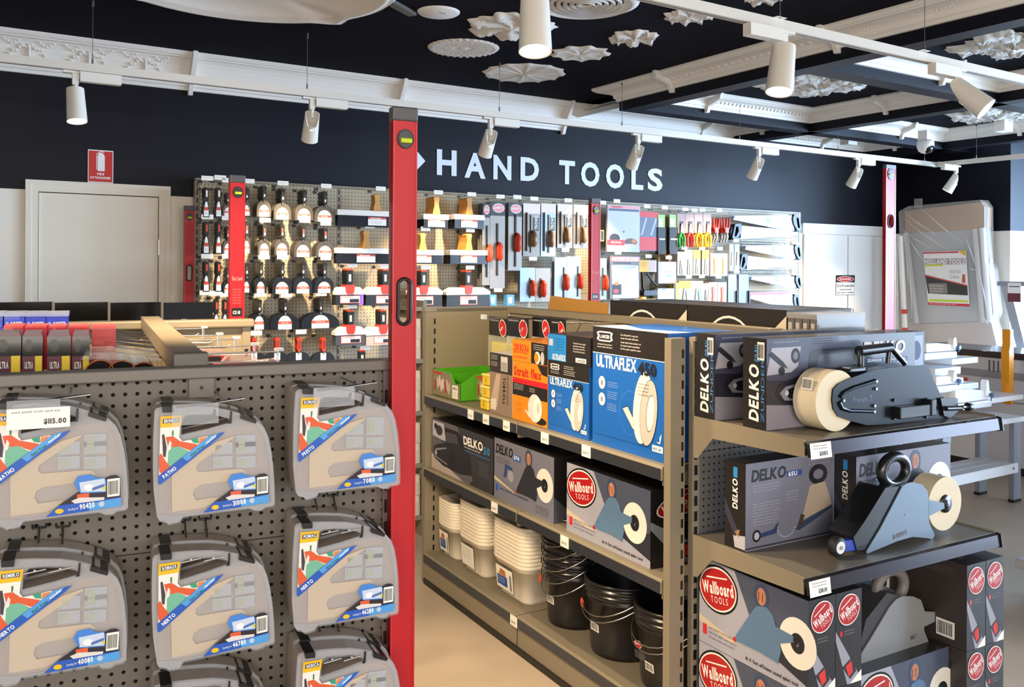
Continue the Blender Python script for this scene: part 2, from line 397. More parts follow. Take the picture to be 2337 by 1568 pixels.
for ch, pa, pb, pt, pbm, lb in words:
    mb, a = wall_letter(ch, pa, pb, pt, pbm)
    solo(mb, 'wall_letter', 'large white ' + lb + ' on the dark wall', 'letter', W, a[0], WY - .006, a[2], group='letters of the wall sign')
a = W.wy(970, 368, WY); r = .13
solo(MB().prism([(0, 0), (-r, -r), (-r * 2, 0), (-r, r)], fr2((0, 0, 0), (1, 0, 0), (0, 0, 1)), -.005, 0, LM), 'wall_marker', 'white diamond marker before the word HAND, half behind the tall red level', 'sign', W, a[0], WY - .006, a[2])
# fire extinguisher sign
a = W.wy(200, 416, WY); b = W.wy(258, 416, WY); t = W.wy(200, 341, WY); w_ = b[0] - a[0]; h_ = t[2] - a[2]; F = FRONT(0, 0, 0)
mb = MB().box(0, w_, 0, .006, 0, h_, WHITE); REDP = mat('c91f1c', .45)
mb.rect(w_ * .03, h_ * .03, w_ * .94, h_ * .94, F, REDP).prism([(w_ * q, h_ * z) for q, z in ((.38, .36), (.66, .36), (.66, .82), (.62, .88), (.55, .92), (.44, .92), (.4, .87), (.38, .8))], F, 0, .001, WHITE)
mb.rect(w_ * .33, h_ * .40, w_ * .025, h_ * .46, F, WHITE, .001).prism([(w_ * .34, h_ * .86), (w_ * .48, h_ * .95), (w_ * .64, h_ * .93), (w_ * .64, h_ * .95), (w_ * .48, h_ * .97), (w_ * .33, h_ * .88)], F, 0, .001, WHITE)
mb.text('FIRE', F, w_ * .5, h_ * .235, h_ * .07, None, WHITE, .001, cx=True).text('EXTINGUISHER', F, w_ * .5, h_ * .12, h_ * .07, w_ * .8, WHITE, .001, cx=True)
solo(mb, 'wall_sign', 'red sign with a white fire extinguisher symbol above the white door', 'sign', W, a[0], WY - .006, a[2])
# danger sign on the cupboard
a = W.wy(1907, 674, WY - .02); b = W.wy(1950, 674, WY - .02); t = W.wy(1907, 628, WY - .02); w_ = b[0] - a[0]; h_ = t[2] - a[2]
mb = MB().box(0, w_, 0, .003, 0, h_, INK).rect(.004, .004, w_ - .008, h_ * .62, F, WHITE).disc(w_ / 2, h_ * .8, w_ * .44, h_ * .14, F, WHITE, .0006).disc(w_ / 2, h_ * .8, w_ * .41, h_ * .115, F, REDP, .0009)
mb.text('DANGER', F, w_ / 2, h_ * .76, h_ * .09, w_ * .6, WHITE, .0013, cx=True).text('Eye Protection', F, w_ / 2, h_ * .42, h_ * .12, w_ * .9, INK, .001, cx=True).text('Required and', F, w_ / 2, h_ * .25, h_ * .08, w_ * .6, INK, .001, cx=True).text('Eye wear is needed', F, w_ / 2, h_ * .1, h_ * .08, w_ * .86, INK, .001, cx=True)
solo(mb, 'safety_sign', 'small white danger sign with black top and red oval on the white cupboard', 'sign', W, a[0], WY - .0235, a[2])
# ================================================================ CEILING FITTINGS
def rose(R, n, style, seed=0, th=.035, seg=96, rings=12):
    th *= .62
    rd = random.Random(seed); mb = MB(); vs = []; ph = [rd.uniform(0, 6.28) for _ in range(8)]
    def outl(a):
        if style == 'star': q = abs(((a * n / (2 * math.pi)) % 1) - .5) * 2; return .80 + .20 * q ** 1.3
        if style == 'beads': return .96 + .035 * abs(math.sin(a * n / 2))
        if style == 'umbrella': q = abs(((a * n / (2 * math.pi)) % 1) - .5) * 2; return .93 + .07 * q * q
        if style == 'shell': return .86 + .08 * math.sin(a * n + ph[0]) + .06 * math.sin(a * (n * 2 + 1) + ph[1])
        return .74 + .14 * math.sin(a * n + ph[0]) + .08 * math.sin(a * (2 * n + 3) + ph[1]) + .06 * math.sin(a * 31 + ph[2])
    def hgt(r, a):
        if r > .999: return 0
        e = min(1, (1 - r) * 12)
        if style == 'umbrella': q = abs(((a * n / (2 * math.pi)) % 1) - .5) * 2; return e * (.35 + .35 * q ** 5 + .4 * max(0, 1 - r * 5) + (.3 if .86 < r < .94 else 0))
        if style == 'star': q = abs(((a * n / (2 * math.pi)) % 1) - .5) * 2; return e * (.35 + .3 * q ** 4 + (.25 if .82 < r < .95 else 0) + (.35 * abs(math.sin(a * 5) * math.sin(r * 30)) if r < .45 else 0))
        if style == 'beads': return e * (.3 + .6 * abs(math.sin(a * n / 2)) * (r > .86) + .5 * abs(math.sin(a * 13 + r * 9) * math.sin(r * 22)) * (.3 < r < .86) + .3 * (r < .15))
        if style == 'shell': return e * (.45 + .4 * math.sin(a * n + ph[0] + r * 2) * r + .25 * math.sin(a * 17 + r * 25) * r + .4 * max(0, 1 - r * 5))
        return e * (.4 + .45 * math.sin(a * n + r * 14 + ph[3]) * math.sin(r * 9 + ph[4]) + .3 * math.sin(a * 19 + r * 31) + .3 * max(0, 1 - r * 4))
    for i in range(rings + 1):
        r = i / rings
        for k in range(seg):
            a = 2 * math.pi * k / seg; rr = r * R * (1 + (outl(a) - 1) * r); vs.append((rr * math.cos(a), rr * math.sin(a), -th * max(.12 if i < rings else 0, hgt(r, a))))
    mb.add(vs, [(i * seg + k, i * seg + (k + 1) % seg, (i + 1) * seg + (k + 1) % seg, (i + 1) * seg + k) for i in range(rings) for k in range(seg)], PLA, True)
    return mb
RS = [((1058, 109), 83, 30, 'beads', .028, 'round beaded white ceiling rose, leftmost of the small ones'), ((1168, 57), 112, 7, 'shell', .07, 'deep leafy white ceiling rose half behind the big spotlight'),
  ((1196, 166), 97, 12, 'umbrella', .03, 'white ceiling rose with twelve pleated segments like an umbrella'), ((1325, 121), 72, 9, 'star', .03, 'white star-pointed ceiling rose right of the pleated one'),
  ((1447, 82), 60, 6, 'shell', .075, 'small thick shell-like white ceiling rose near the cream cornice'), ((1572, 34), 62, 8, 'shell', .05, 'small wavy white ceiling rose beside the upper track rail'),
  ((1860, 192), 150, 5, 'leaf', .07, 'large pierced acanthus ceiling rose in the nearest dark coffer'), ((2310, 95), 150, 5, 'leaf', .08, 'leafy white ceiling rose in the upper right coffer'),
  ((2270, 258), 120, 6, 'leaf', .08, 'leafy white ceiling rose in the coffer behind the right spotlight'), ((1938, 300), 60, 7, 'leaf', .07, 'flat white ceiling rose with pendant block in the small far coffer'), ((1745, -8), 50, 6, 'shell', .05, 'white ceiling rose cut by the top edge beside the upper track')]
for i, (q, R, n, st, th, lb) in enumerate(RS):
    p = W.wz(*q, ZC); solo(rose(R * W.w(*p).y / 2021, n, st, i, th), 'ceiling_rose', lb, 'ceiling rose', W, p[0], p[1], ZC, rz=i * 17)
for q, lb in (((2290, 268), 'pendant block under the leafy rose by the right spotlight'), ((1937, 302), 'pendant block under the flat rose in the small far coffer')):
    p = W.wz(*q, ZC); solo(MB().box(-.07, .07, -.05, .05, -.13, -.02, PLA), 'junction_box', 'small white ' + lb, 'fitting', W, p[0], p[1], ZC)
# large oval ceiling panel with swags (only its lower edge is in view)
def big_oval():
    mb = MB(); seg = 96; RX, RY = .72, .66
    rings = [(1.03, 0), (1.03, .012), (1.0, .03), (.985, .02), (.97, .036), (.93, .04), (.90, .022), (.885, .024), (.87, .012), (.4, .010), (0.001, .010)]
    def rad(a):
        x, y = RX * math.cos(a), RY * math.sin(a); bump = 0
        for c in (math.radians(318), math.radians(42), math.radians(138), math.radians(222)):
            dd = abs((a - c + math.pi) % (2 * math.pi) - math.pi)
            if dd < .16: bump = .11 * (1 - dd / .16)
        return x * (1 + bump), y * (1 + bump)
    vs = []
    for r, z in rings:
        for k in range(seg): X, Y = rad(2 * math.pi * k / seg); vs.append((X * r, Y * r, -z))
    mb.add(vs, [(i * seg + k, i * seg + (k + 1) % seg, (i + 1) * seg + (k + 1) % seg, (i + 1) * seg + k) for i in range(len(rings) - 1) for k in range(seg)], PLA, True)
    rd = random.Random(5)
    def leaf(x, y, a, l):
        c, s_ = math.cos(a), math.sin(a); pts = [(-.5, 0), (-.2, .22), (.2, .2), (.5, 0), (.2, -.2), (-.2, -.22)]
        vs = [(x + l * (c * u - s_ * v), y + l * (s_ * u + c * v), -.012) for u, v in pts] + [(x, y, -.03)]
        mb.add(vs, [(i, (i + 1) % 6, 6) for i in range(6)], PLA, True)
    for side in (-1, 1):
        for i in range(16):
            t = i / 15; leaf(side * (.05 + t * .5), -.5 + .3 * t + .05 * math.sin(t * 9), rd.uniform(0, 6), .07); leaf(side * (.06 + t * .48), -.47 + .3 * t, rd.uniform(0, 6), .045)
    for i in range(14): leaf(rd.uniform(-.13, .13), -.60 + rd.uniform(-.06, .08), rd.uniform(0, 6), .10)
    for i in range(12): leaf(rd.uniform(-.06, .06) + .62, rd.uniform(-.1, .1) - .28, rd.uniform(0, 6), .09)
    return mb
p = W.wz(492, 32, ZC)
solo(big_oval(), 'ceiling_panel', 'large oval white plaster ceiling panel with leaf swags at the top left', 'ceiling rose', W, p[0] - .02, p[1] - .70, ZC, rz=-6)
# round things in the ceiling
p = W.wz(1001, 27, ZC); solo(MB().lathe([(0.001, -.012), (.105, -.012), (.115, -.006), (.118, 0)], (0, 0, 0), WHITE).box(-.01, .03, -.03, -.024, -.0135, -.012, GREYM), 'ceiling_cover', 'flat round white cover plate on the ceiling left of the big spotlight', 'cover', W, p[0], p[1], ZC)
p = W.wz(1337, 3, ZC); mb = MB(); mb.lathe([(.28, 0), (.28, -.012), (.235, -.03), (.225, -.012), (.20, -.006)], (0, 0, 0), WHITE, seg=48)
for r in (.19, .155, .12, .085, .05): mb.lathe([(r, -.004), (r, -.03), (r - .022, -.012)], (0, 0, 0), WHITE, seg=40)
mb.lathe([(.2, -.003), (.001, -.003)], (0, 0, 0), mat('8a8784', .6), seg=40)
solo(mb, 'air_diffuser', 'round white air diffuser with concentric rings in the ceiling', 'vent', W, p[0], p[1], ZC)
# camera dome
t = thing('security_camera', 'white dome security camera under the far coffer beam', 'camera', W, *W.wy(2112, 335, 4.9), rz=20)
MB().lathe([(.001, .06), (.06, .06), (.075, .04), (.075, -.0), (.06, -.04), (.03, -.06), (.001, -.065)], (0, 0, 0), WHITE).box(-.03, .05, -.02, .06, .03, .15, WHITE).build('housing', t)
MB().lathe([(.05, -.048), (.04, -.065), (.001, -.075)], (0, 0, 0), mat('0b0b0c', .15), axis=(.3, .8, .5)).build('lens', t)
# black strip on the ceiling
p = W.wz(908, 10, ZC); solo(MB().box(-.16, .16, -.025, .025, -.02, 0, mat('55534f', .5)), 'ceiling_strip', 'dark narrow strip fitting on the ceiling at the top edge', 'fitting', W, p[0], p[1], ZC, rz=35)
# ---------------------------------------------------------------- tracks
TZ = 2.62; TRK = mat('ddd5c8', .4); LAMPW = mat('e8e2d6', .38)
def track(x0, y0, x1, y1, lb):
    d = Vector((x1 - x0, y1 - y0, 0)); L = d.length; a = math.degrees(math.atan2(d.y, d.x)); t = thing('lighting_track', lb, 'lighting track', W, x0, y0, TZ, rz=a)
    MB().box(0, L, -.019, .019, .0, .042, TRK).box(0, L, -.010, .010, -.0012, .001, mat('9a938a', .5)).build('rail', t)
    MB().box(-.01, .02, -.021, .021, -.003, .045, TRK).build('end_cap', t); MB().box(L - .02, L + .01, -.021, .021, -.003, .045, TRK).build('end_cap', t)
    return t
TY = 5.15; T2 = 2.56; XE = 8.2
track(-2.5, TY, XE, TY, 'long white lighting track running the width of the shop in front of the sign wall')
track(XE + .005, TY - .034, XE + .06, 1.5, 'short white lighting track turning off the far right end of the long one')
track(-.5, T2, 7.5, T2 + .06, 'white lighting track nearer the camera at the upper right')
def cable(x, y, lb):
    mb = MB().cyl((0, 0, TZ + .042), (0, 0, ZC), .0016, .0016, mat('6a6a6e', .4, .6), 5).cyl((0, 0, ZC - .03), (0, 0, ZC), .008, .008, STEEL, 8).cyl((0, 0, TZ + .042), (0, 0, TZ + .075), .006, .004, STEEL, 6).box(-.03, .03, -.012, .012, TZ + .042, TZ + .044, WHITE)
    solo(mb, 'suspension_cable', lb, 'cable', W, x, y, 0, group='suspension cables of the lighting tracks')
for i, q in enumerate(((211, 0), (701, 0), (1140, 0), (1420, 0), (1689, 0), (1914, 0))):
    x = W.wy(q[0], 180, TY)[0]; cable(x, TY, 'thin steel cable holding the long track, %s from the left' % ORD[i])
cable(W.wy(2110, 345, TY)[0], TY, 'thin steel cable holding the long track near its right corner')
cable(XE + .02, 4.75, 'thin steel cable holding the short track at the right')
cable(W.wy(1780, 45, T2)[0], T2, 'thin steel cable above the middle spotlight of the nearer track'); cable(W.wy(2110, 115, T2)[0], T2, 'thin steel cable above the right spotlight of the nearer track')
GLOW = mat('fff6e6', .5, emit=9)
def spot(x, y, tilt, azim, lb, lit=True, power=60, s=1.0, flip=False, ang=60, warm=(1, .77, .50), light=True, up=0):
    t = thing('track_spotlight', lb, 'spotlight', W, x, y, TZ, group='white spotlights on the lighting tracks')
    q = -1 if flip else 1
    MB().box(*(sorted((q * .02, q * .22))), -.022, .022, -.055, -.0035, LAMPW).box(*(sorted((-q * .06, q * .03))), -.014, .014, -.016, -.0035, LAMPW).build('gear_box', t)
    MB().box(-.016, .014, -.014, .014, -.075, -.0165, LAMPW).cyl((0, 0, -.06), (0, 0, -.125), .011, .011, LAMPW, 10).build('stem', t)
    # the can: open-backed tube with a cut-away scoop and a lens at the front, pointing along local -z before tilting
    R, L = .05, .18; mb = MB(); vs = []; n = 32
    for k in range(n):
        a = 2 * math.pi * k / n; cut = .10 * max(0, math.cos(a)) ** 1.6
        vs += [(R * .86 * math.cos(a), R * .86 * math.sin(a), .03 - cut), (R * math.cos(a), R * math.sin(a), .03 - L)]
    mb.add(vs, [(2 * k, 2 * k + 1, 2 * ((k + 1) % n) + 1, 2 * ((k + 1) % n)) for k in range(n)], LAMPW, True)
    vi = [(.9 * v[0], .9 * v[1], v[2] + .002) for v in vs]; mb.add(vi, [(2 * k, 2 * ((k + 1) % n), 2 * ((k + 1) % n) + 1, 2 * k + 1) for k in range(n)], LAMPW, True)
    mb.add(vs + vi, [(2 * k, 2 * ((k + 1) % n), 2 * n + 2 * ((k + 1) % n), 2 * n + 2 * k) for k in range(n)] + [(2 * k + 1, 2 * ((k + 1) % n) + 1, 2 * n + 2 * ((k + 1) % n) + 1, 2 * n + 2 * k + 1) for k in range(n)], LAMPW, True)
    mb.cyl((0, 0, -.045), (0, 0, -.06), .043, .043, LAMPW, 20)
    M = Matrix.Translation((0, 0, -.125 + up)) @ Matrix.Rotation(math.radians(azim), 4, 'Z') @ Matrix.Rotation(math.radians(tilt), 4, 'Y')
    mb.v = [tuple(M @ (Vector(v) * s)) for v in mb.v]
    hd = mb.build('lamp_head', t)
    lm = MB(); lm.cyl((0, 0, .03 - L + .012), (0, 0, .03 - L + .006), .042, .044, GLOW if lit else WHITE, 20)
    lm.v = [tuple(M @ (Vector(v) * s)) for v in lm.v]; lm.build('lamp_lens', hd)
    if light:
        l = D.lights.new('lamp_light', 'SPOT'); l.energy = power; l.color = warm; l.spot_size = math.radians(ang); l.spot_blend = .6; l.shadow_soft_size = .035
        o = D.objects.new('lamp_light', l); COL.objects.link(o); o.parent = t
        o.matrix_local = M @ Matrix.Translation((0, 0, (.03 - L) * s - .01))
    return t
# wall-washing row: px, tilt, azimuth, power
row = [(172, 12, 100, 26, 'first white spotlight from the left, lit, above the door'), (712, 34, -100, 160, 'second white spotlight on the long track, left of the tall red level'), (1120, 34, -92, 135, 'white spotlight hanging over the letters HAND'),
       (1457, 34, -92, 95, 'white spotlight hanging over the letters TOOLS'), (1733, 34, -92, 65, 'white spotlight on the long track right of the wall lettering'), (1960, 34, -92, 45, 'rightmost white spotlight on the long track')]
for px, tl, az, pw, lb in row:
    x = W.wy(px, 250, TY)[0]; spot(x, TY, -tl if False else tl, az, lb, True, pw, ang=66, s=1.0)
spot(XE + .03, W.wx(2178, 400, XE)[1], 32, -60, 'white spotlight on the short end track at the far right', power=60, flip=True)
LS = [(1225, -80, 12, 60, 90, 'largest white spotlight, lit, cut by the top edge above the lettering'), (1792, 70, 14, 20, 60, 'white lit spotlight on the nearer track in front of the cream cornice'), (2190, 160, 48, 112, 40, 'white lit spotlight pointing down right on the nearer track')]
for px, py, tl, az, pw, lb in LS:
    x = W.wy(px, py, T2)[0]; spot(x, T2 + .01, tl, az, lb, True, pw, s=1.16, flip=True, ang=80, up=.02)

for x_, tl, az, pw, lb in ((-.15, 38, 215, 70, 'white spotlight on the nearer track aimed along the grey pegboard, above the view'), (.2, 42, 195, 75, 'white spotlight on the nearer track aimed at the centre run, above the view'), (.5, 40, 205, 75, 'second white spotlight on the nearer track aimed at the centre run, above the view')):
    spot(x_, T2 + .005, tl, az, lb, True, pw, s=1.0, flip=True, ang=95, up=.02)
# ================================================================ DISPLAY WALL OF HAND TOOLS
PG = 6.05; F0 = FRONT(0, 0, 0)
bays = [W.wy(444, 600, PG)[0] + .985 * i for i in range(6)] + [W.wy(1822, 600, PG)[0]]
PANW = mat('b0a388', .5, kind='peg'); POST = mat('8e836f', .45, .1)
for i in range(6):
    x0, x1 = bays[i], bays[i + 1]; t = thing('pegboard_bay', 'tan perforated wall bay, %s from the left' % ORD[i], 'pegboard', W, x0, PG, 0, group='pegboard bays along the back wall')
    mb = MB()
    for z0, z1 in ((.15, .78), (.782, 1.38), (1.382, 2.165)): mb.box(.03, x1 - x0 - .002, 0, .02, z0, z1, PANW)
    mb.build('panel', t); MB().box(.0, x1 - x0, -.012, .03, 2.166, 2.18, POST).build('top_rail', t)
    mb = MB().box(0, .028, .0, .05, 0, 2.164, POST)
    for k in range(36): mb.box(.010, .019, -.0008, .001, .3 + k * .052, .332 + k * .052, BLACK)
    mb.build('upright', t); MB().box(0, x1 - x0, -.35, .05, 0, .14, POST).build('base', t)
e = MB().box(0, .03, -.0, .05, 0, 2.18, POST)
solo(e, 'end_upright', 'tan steel upright closing the right end of the pegboards', 'upright', W, bays[-1] + .002, PG, 0)
c5 = crop(400, 380, 3.408); c6w = crop(900, 380, 4.612); c7w = crop(1350, 420, 4.674)
def span(cr_, x0, x1, y0, y1, dy):            # crop box -> wall position, width, height on the plane dy in front of the pegboard
    a = W.wy(*cr_(x0, y1), PG - dy); b = W.wy(*cr_(x1, y1), PG - dy); t = W.wy(*cr_(x0, y0), PG - dy); return a[0], a[2], b[0] - a[0], t[2] - a[2]
def hook(cr_, x, y, ln, where, cat='hook', tk=True, w=.075, dz=0):
    p = W.wy(*cr_(x, y), PG - ln); t = thing('display_hook', ('price-ticket hook ' if tk else 'steel hook ') + where, cat, W, p[0], PG, p[2], group='price-ticket hooks on the display wall')
    MB().tube([(0, -.001, .0), (0, -ln + .02, 0), (0, -ln, .006)], .0022, WIRE, 5).box(-.014, .014, -.003, -.0005, -.010, .010, DKWIRE).build('rod', t)
    if tk: MB().box(-w / 2, w / 2, -ln - .002, -ln, -.008, .022, TAGM).lines((Vector((0, -ln - .002, 0)), Vector((1, 0, 0)), Vector((0, 0, 1))), -w * .4, .010, w * .7, 2, .003, mat('b9b3a6'), .0004).build('ticket', t)
    return t
SILV = mat('665f56', .36, .8); DKBL = mat('2b3038', .3, .6); HND = mat('0d0c0c', .4); ORED = mat('d33a1e', .45); LABR = mat('d2452f', .5)
def arch(w, h, n=12, sh=1.0):      # a half-round outline, flat at the bottom
    return [(-w / 2, 0)] + [(-w / 2 * math.cos(math.pi * i / n) , h * .35 + h * .65 * math.sin(math.pi * i / n) ** sh) for i in range(n + 1)] + [(w / 2, 0)]
KN = {}
def knife(cr_, xc, y0, y1, wd, kind, n, where, dy=.2):
    x, z, w, h = span(cr_, xc - wd / 2, xc + wd / 2, y0, y1, dy); x += w / 2
    what = {'narrow': 'narrow black-handled joint knife', 'arch': 'silver-bladed taping knife', 'card': 'black-handled knife with arched card',
            'fan': 'wide dark-bladed knife', 'red': 'red-handled knife in a clear pack'}[kind]
    t = thing('taping_knife', what + ', ' + where, 'knife', W, x, PG - dy, z, group='taping knives, ' + where); u0 = fr2((0, 0, 0), (1, 0, 0), (0, 0, 1))
    hb = h * (.56 if kind == 'narrow' else .52 if kind != 'red' else .5); hw = .028 if kind != 'narrow' else min(.03, w * .6)
    if kind == 'narrow':
        MB().prism([(-w / 2, 0), (w / 2, 0), (w * .46, hb * .4), (w * .3, hb * .85), (w * .2, hb), (-w * .2, hb), (-w * .3, hb * .85), (-w * .46, hb * .4)], u0, 0, .003, DKBL).build('blade', t)
        mb = MB().prism([(-w * .36, hb * .06), (w * .36, hb * .06), (w * .34, hb * .4), (w * .2, hb * .8), (w * .1, hb * .95), (-w * .1, hb * .95), (-w * .2, hb * .8), (-w * .34, hb * .4)], u0, .003, .004, PAPER)
        mb.rect(-w * .28, hb * .42, w * .56, hb * .2, u0, LABR, .0045).lines(u0, -w * .24, hb * .3, w * .45, 3, hb * .03, INK, .0045, seed=int(x * 50)).build('card', t)
        bw_ = hw; mb = MB().prism([(-bw_ * .35, hb), (bw_ * .35, hb), (bw_ * .5, hb * 1.15), (bw_ * .42, h * .8), (bw_ * .5, h * .95), (bw_ * .3, h), (-bw_ * .3, h), (-bw_ * .5, h * .95), (-bw_ * .42, h * .8), (-bw_ * .5, hb * 1.15)], u0, -.012, .014, HND)
        mb.rect(-bw_ * .22, hb + (h - hb) * .3, bw_ * .44, (h - hb) * .5, u0, mat('eae2d6', .5) if y0 < 400 else LABR, .0145).build('handle', t)
    else:
        bm = SILV if kind == 'arch' else DKBL if kind in ('fan', 'card') else mat('3a3d44', .3, .5)
        o = arch(w, hb * 1.03, sh=.8 if kind != 'fan' else 1.15)
        MB().prism(o, u0, -.001, .004, bm).build('blade', t)
        lw = min(w * .70, .15) if kind != 'fan' else min(w * .5, .15); lh = hb * (.74 if kind != 'fan' else .9)
        if kind == 'red': MB().rect(-.02, hb * .45, .04, hb * .5, u0, PAPER, .006).build('card', t)
        else:
            mb = MB().prism(arch(lw, lh), u0, .004, .005, mat('e9cfc4', .5) if kind == 'arch' else mat('35302e', .5)).prism(arch(lw * .93, lh * .95), u0, .005, .0054, PAPER)
            mb.rect(-lw * .465, lh * .36, lw * .93, lh * .2, u0, LABR, .0058).text(where.split()[0], u0, 0, lh * .42, lh * .09, lw * .5, PAPER, .0062, 0, cx=True).lines(u0, -lw * .3, lh * .72, lw * .6, 2, lh * .05, mat('8c8178'), .0058, seed=int(x * 99)).lines(u0, -lw * .35, lh * .22, lw * .6, 2, lh * .05, mat('b9b0a2'), .0058, seed=int(x * 77)).build('card', t)
        MB().cyl((0, -.003, hb * .92), (0, -.003, hb * 1.12), .010, .008, SILV, 8).build('ferrule', t)
        hm = ORED if kind == 'red' else HND
        mb = MB(); k = 5; mb.prism([(-hw * .3, hb * 1.05), (hw * .3, hb * 1.05), (hw * .55, hb * 1.05 + (h - hb) * .2), (hw * .42, hb + (h - hb) * .55), (hw * .55, h * .95), (hw * .3, h), (-hw * .3, h), (-hw * .55, h * .95), (-hw * .42, hb + (h - hb) * .55), (-hw * .55, hb * 1.05 + (h - hb) * .2)], u0, -.013, .015, hm)
        if kind == 'red': mb.text('ROCK', u0, .006, hb * 1.3, .012, (h - hb) * .5, BLACK, .0155, rot=math.pi / 2)
        else:
            mb.rect(-hw * .2, hb + (h - hb) * .25, hw * .4, (h - hb) * .5, u0, LABR if kind == 'arch' and y0 > 300 else mat('3a3836', .3), .0155).rect(-hw * .18, hb + (h - hb) * .25, hw * .36, (h - hb) * .18, u0, PAPER, .016)
        bevel(mb.build('handle', t), .004)
    for i in range(1, n):
        c = dup(t); c.location = W.w(x, PG - dy + .028 * i, z)
    for ln_ in (dy,):
        hook(cr_, xc, y0 - 4, dy - .01, 'holding the knives, ' + where, tk=False)
    return t
rows = [(165, 395, 'narrow', 'top row'), (430, 680, 'narrow', 'second row'), (740, 975, 'narrow', 'third row')]
for r, (y0, y1, k, rn) in enumerate(rows):
    for j, xc in enumerate((240, 336)): knife(c5, xc, y0, y1, 52, k, 3, '%s, %s from the wall end' % (rn, ORD[j]))
for r, (y0, y1, rn) in enumerate(((205, 385, 'top row'), (470, 680, 'second row'), (790, 985, 'third row'))):
    kd = 'arch' if r < 2 else 'card'
    knife(c5, 408, y0, y1, 80, kd, 2, rn + ', just left of the red level', .2)
    knife(c5, 552, y0 - 40, y1 - 5, 62, kd, 3, rn + ', just right of the red level', .2)
ARC = [('top row', 'arch', ((688, 148, 388, 112), (832, 168, 410, 135), (1000, 178, 415, 140), (1160, 190, 428, 150))),
       ('second row', 'arch', ((690, 450, 690, 100), (828, 450, 688, 118), (992, 458, 703, 140), (1163, 478, 702, 140))),
       ('third row', 'card', ((662, 740, 987, 92), (828, 740, 990, 150), (990, 740, 988, 148), (1156, 745, 985, 148))),
       ('fourth row', 'fan', ((650, 1035, 1270, 158), (850, 1030, 1270, 225), (1125, 1030, 1262, 290)))]
for rn, kd, its in ARC:
    for j, (xc, y0, y1, wd) in enumerate(its): knife(c5, xc, y0, y1, wd, kd, 4, '%s, %s right of the red level' % (rn, ORD[j + 1]))
for j, xc in enumerate((610, 790, 957, 1148)): knife(c5, xc, 1335, 1560, 185, 'red', 2, 'bottom row above the shelf edge, %s from the left' % ORD[j])
for j, xc in enumerate((318, 385)): knife(c5, xc, 1035, 1280, 52, 'narrow', 2, 'fourth row, %s beside the dark header panels' % ORD[j])
def tickets(cr_, L_, sec, gap):
    rows_ = []
    for p in sorted(L_, key=lambda q: q[1] - .06 * q[0]):
        v = p[1] - .06 * p[0]
        if rows_ and v - rows_[-1][0] < gap: rows_[-1][1].append(p)
        else: rows_.append([v, [p]])
    for r_, (v, ps) in enumerate(rows_):
        for j, p in enumerate(sorted(ps)): hook(cr_, *p, .2, 'in the %s, %s row of tickets, %s from the left' % (sec, ORD[min(r_, 9)], (ORD + ['eleventh', 'twelfth', 'thirteenth'])[j]), w=.075 if sec[0] != 'p' else .07)
tick = [(250, 100), (350, 95), (408, 115), (572, 122), (838, 138), (1174, 160), (250, 400), (408, 408), (698, 425), (1008, 428), (1170, 450), (248, 706), (410, 706), (690, 710), (835, 712), (1170, 718), (235, 990), (312, 994), (395, 1002),
        (660, 1003), (864, 1010), (1136, 998), (630, 1304), (978, 1294), (1598, 180), (1512, 470), (1378, 775), (1630, 783), (1374, 1095), (1630, 1092), (1477, 1420)]
tickets(c5, tick, 'knife section', 60)
tick6 = [(464, 282), (814, 302), (1116, 326), (1294, 330), (1472, 347), (1830, 364), (2190, 388), (328, 665), (800, 680), (1800, 888), (1458, 980), (330, 1070), (797, 1073), (1092, 1310)]
tickets(c6w, tick6, 'trowel section', 90)
tick7 = [(270, 190), (592, 247), (780, 260), (1000, 278), (1098, 286), (1183, 287), (1362, 290), (2196, 352), (282, 742), (608, 778), (823, 792), (990, 690), (1180, 697), (1370, 697), (1540, 610), (1036, 997), (1175, 993), (1354, 998), (1548, 944), (265, 1258), (2190, 650)]
tickets(c7w, tick7, 'packaged tool section', 75)
WOOD = mat('c58a3d', .45, noise=.25, scale=12); RAILM = mat('e6e0d8', .3, .2); BLBL = mat('23272f', .2, .5)
def darby(cr_, x0, x1, y0, yr, y1, hx, n, where, lab=True):
    x, z, w, h = span(cr_, x0, x1, y0, y1, .22); zr = W.wy(*cr_(x0, yr), PG - .22)[2] - z
    t = thing('joint_trowel', 'wide steel filling blade with wooden handle, ' + where, 'trowel', W, x, PG - .22, z, group='wooden-handled filling blades, ' + where)
    MB().box(0, w, -.003, .001, 0, zr - .015, BLBL).build('blade', t); MB().box(-.004, w + .004, -.008, .008, zr - .03, zr + .008, RAILM).build('back_rail', t)
    hxl = W.wy(*cr_(hx, y0), PG - .22)[0] - x; k = h - zr
    pts = [(-.032, 0), (.032, 0), (.026, k * .25), (.018, k * .5), (.02, k * .8), (.026, k * .93), (.012, k), (-.012, k), (-.026, k * .93), (-.02, k * .8), (-.018, k * .5), (-.026, k * .25)]
    bevel(MB().prism(pts, fr2((hxl, 0, zr + .005), (1, 0, 0), (0, 0, 1)), -.012, .012, WOOD).build('handle', t), .005)
    if lab:
        u = fr2((hxl - .07, -.009, 0), (1, 0, 0), (0, 0, 1)); MB().box(hxl - .07, hxl + .07, -.0095, -.0085, zr * .1, zr * .62, PAPER).rect(0, zr * .52, .14, zr * .13, u, LABR, .0012).text('SPREADER', u, .02, zr * .55, zr * .07, .08, PAPER, .0016).lines(u, .02, zr * .38, .09, 3, zr * .04, mat('a59c90'), .0012).build('card', t)
    for i in range(1, n): c = dup(t); c.location = W.w(x, PG - .22 + .022 * i, z)
darby(c5, 1262, 1700, 208, 342, 462, 1568, 3, 'top row left of the tall red level')
darby(c5, 1250, 1690, 500, 640, 755, 1482, 3, 'second row left of the tall red level')
darby(c6w, 308, 562, 320, 510, 645, 438, 6, 'top row, first right of the tall red level')
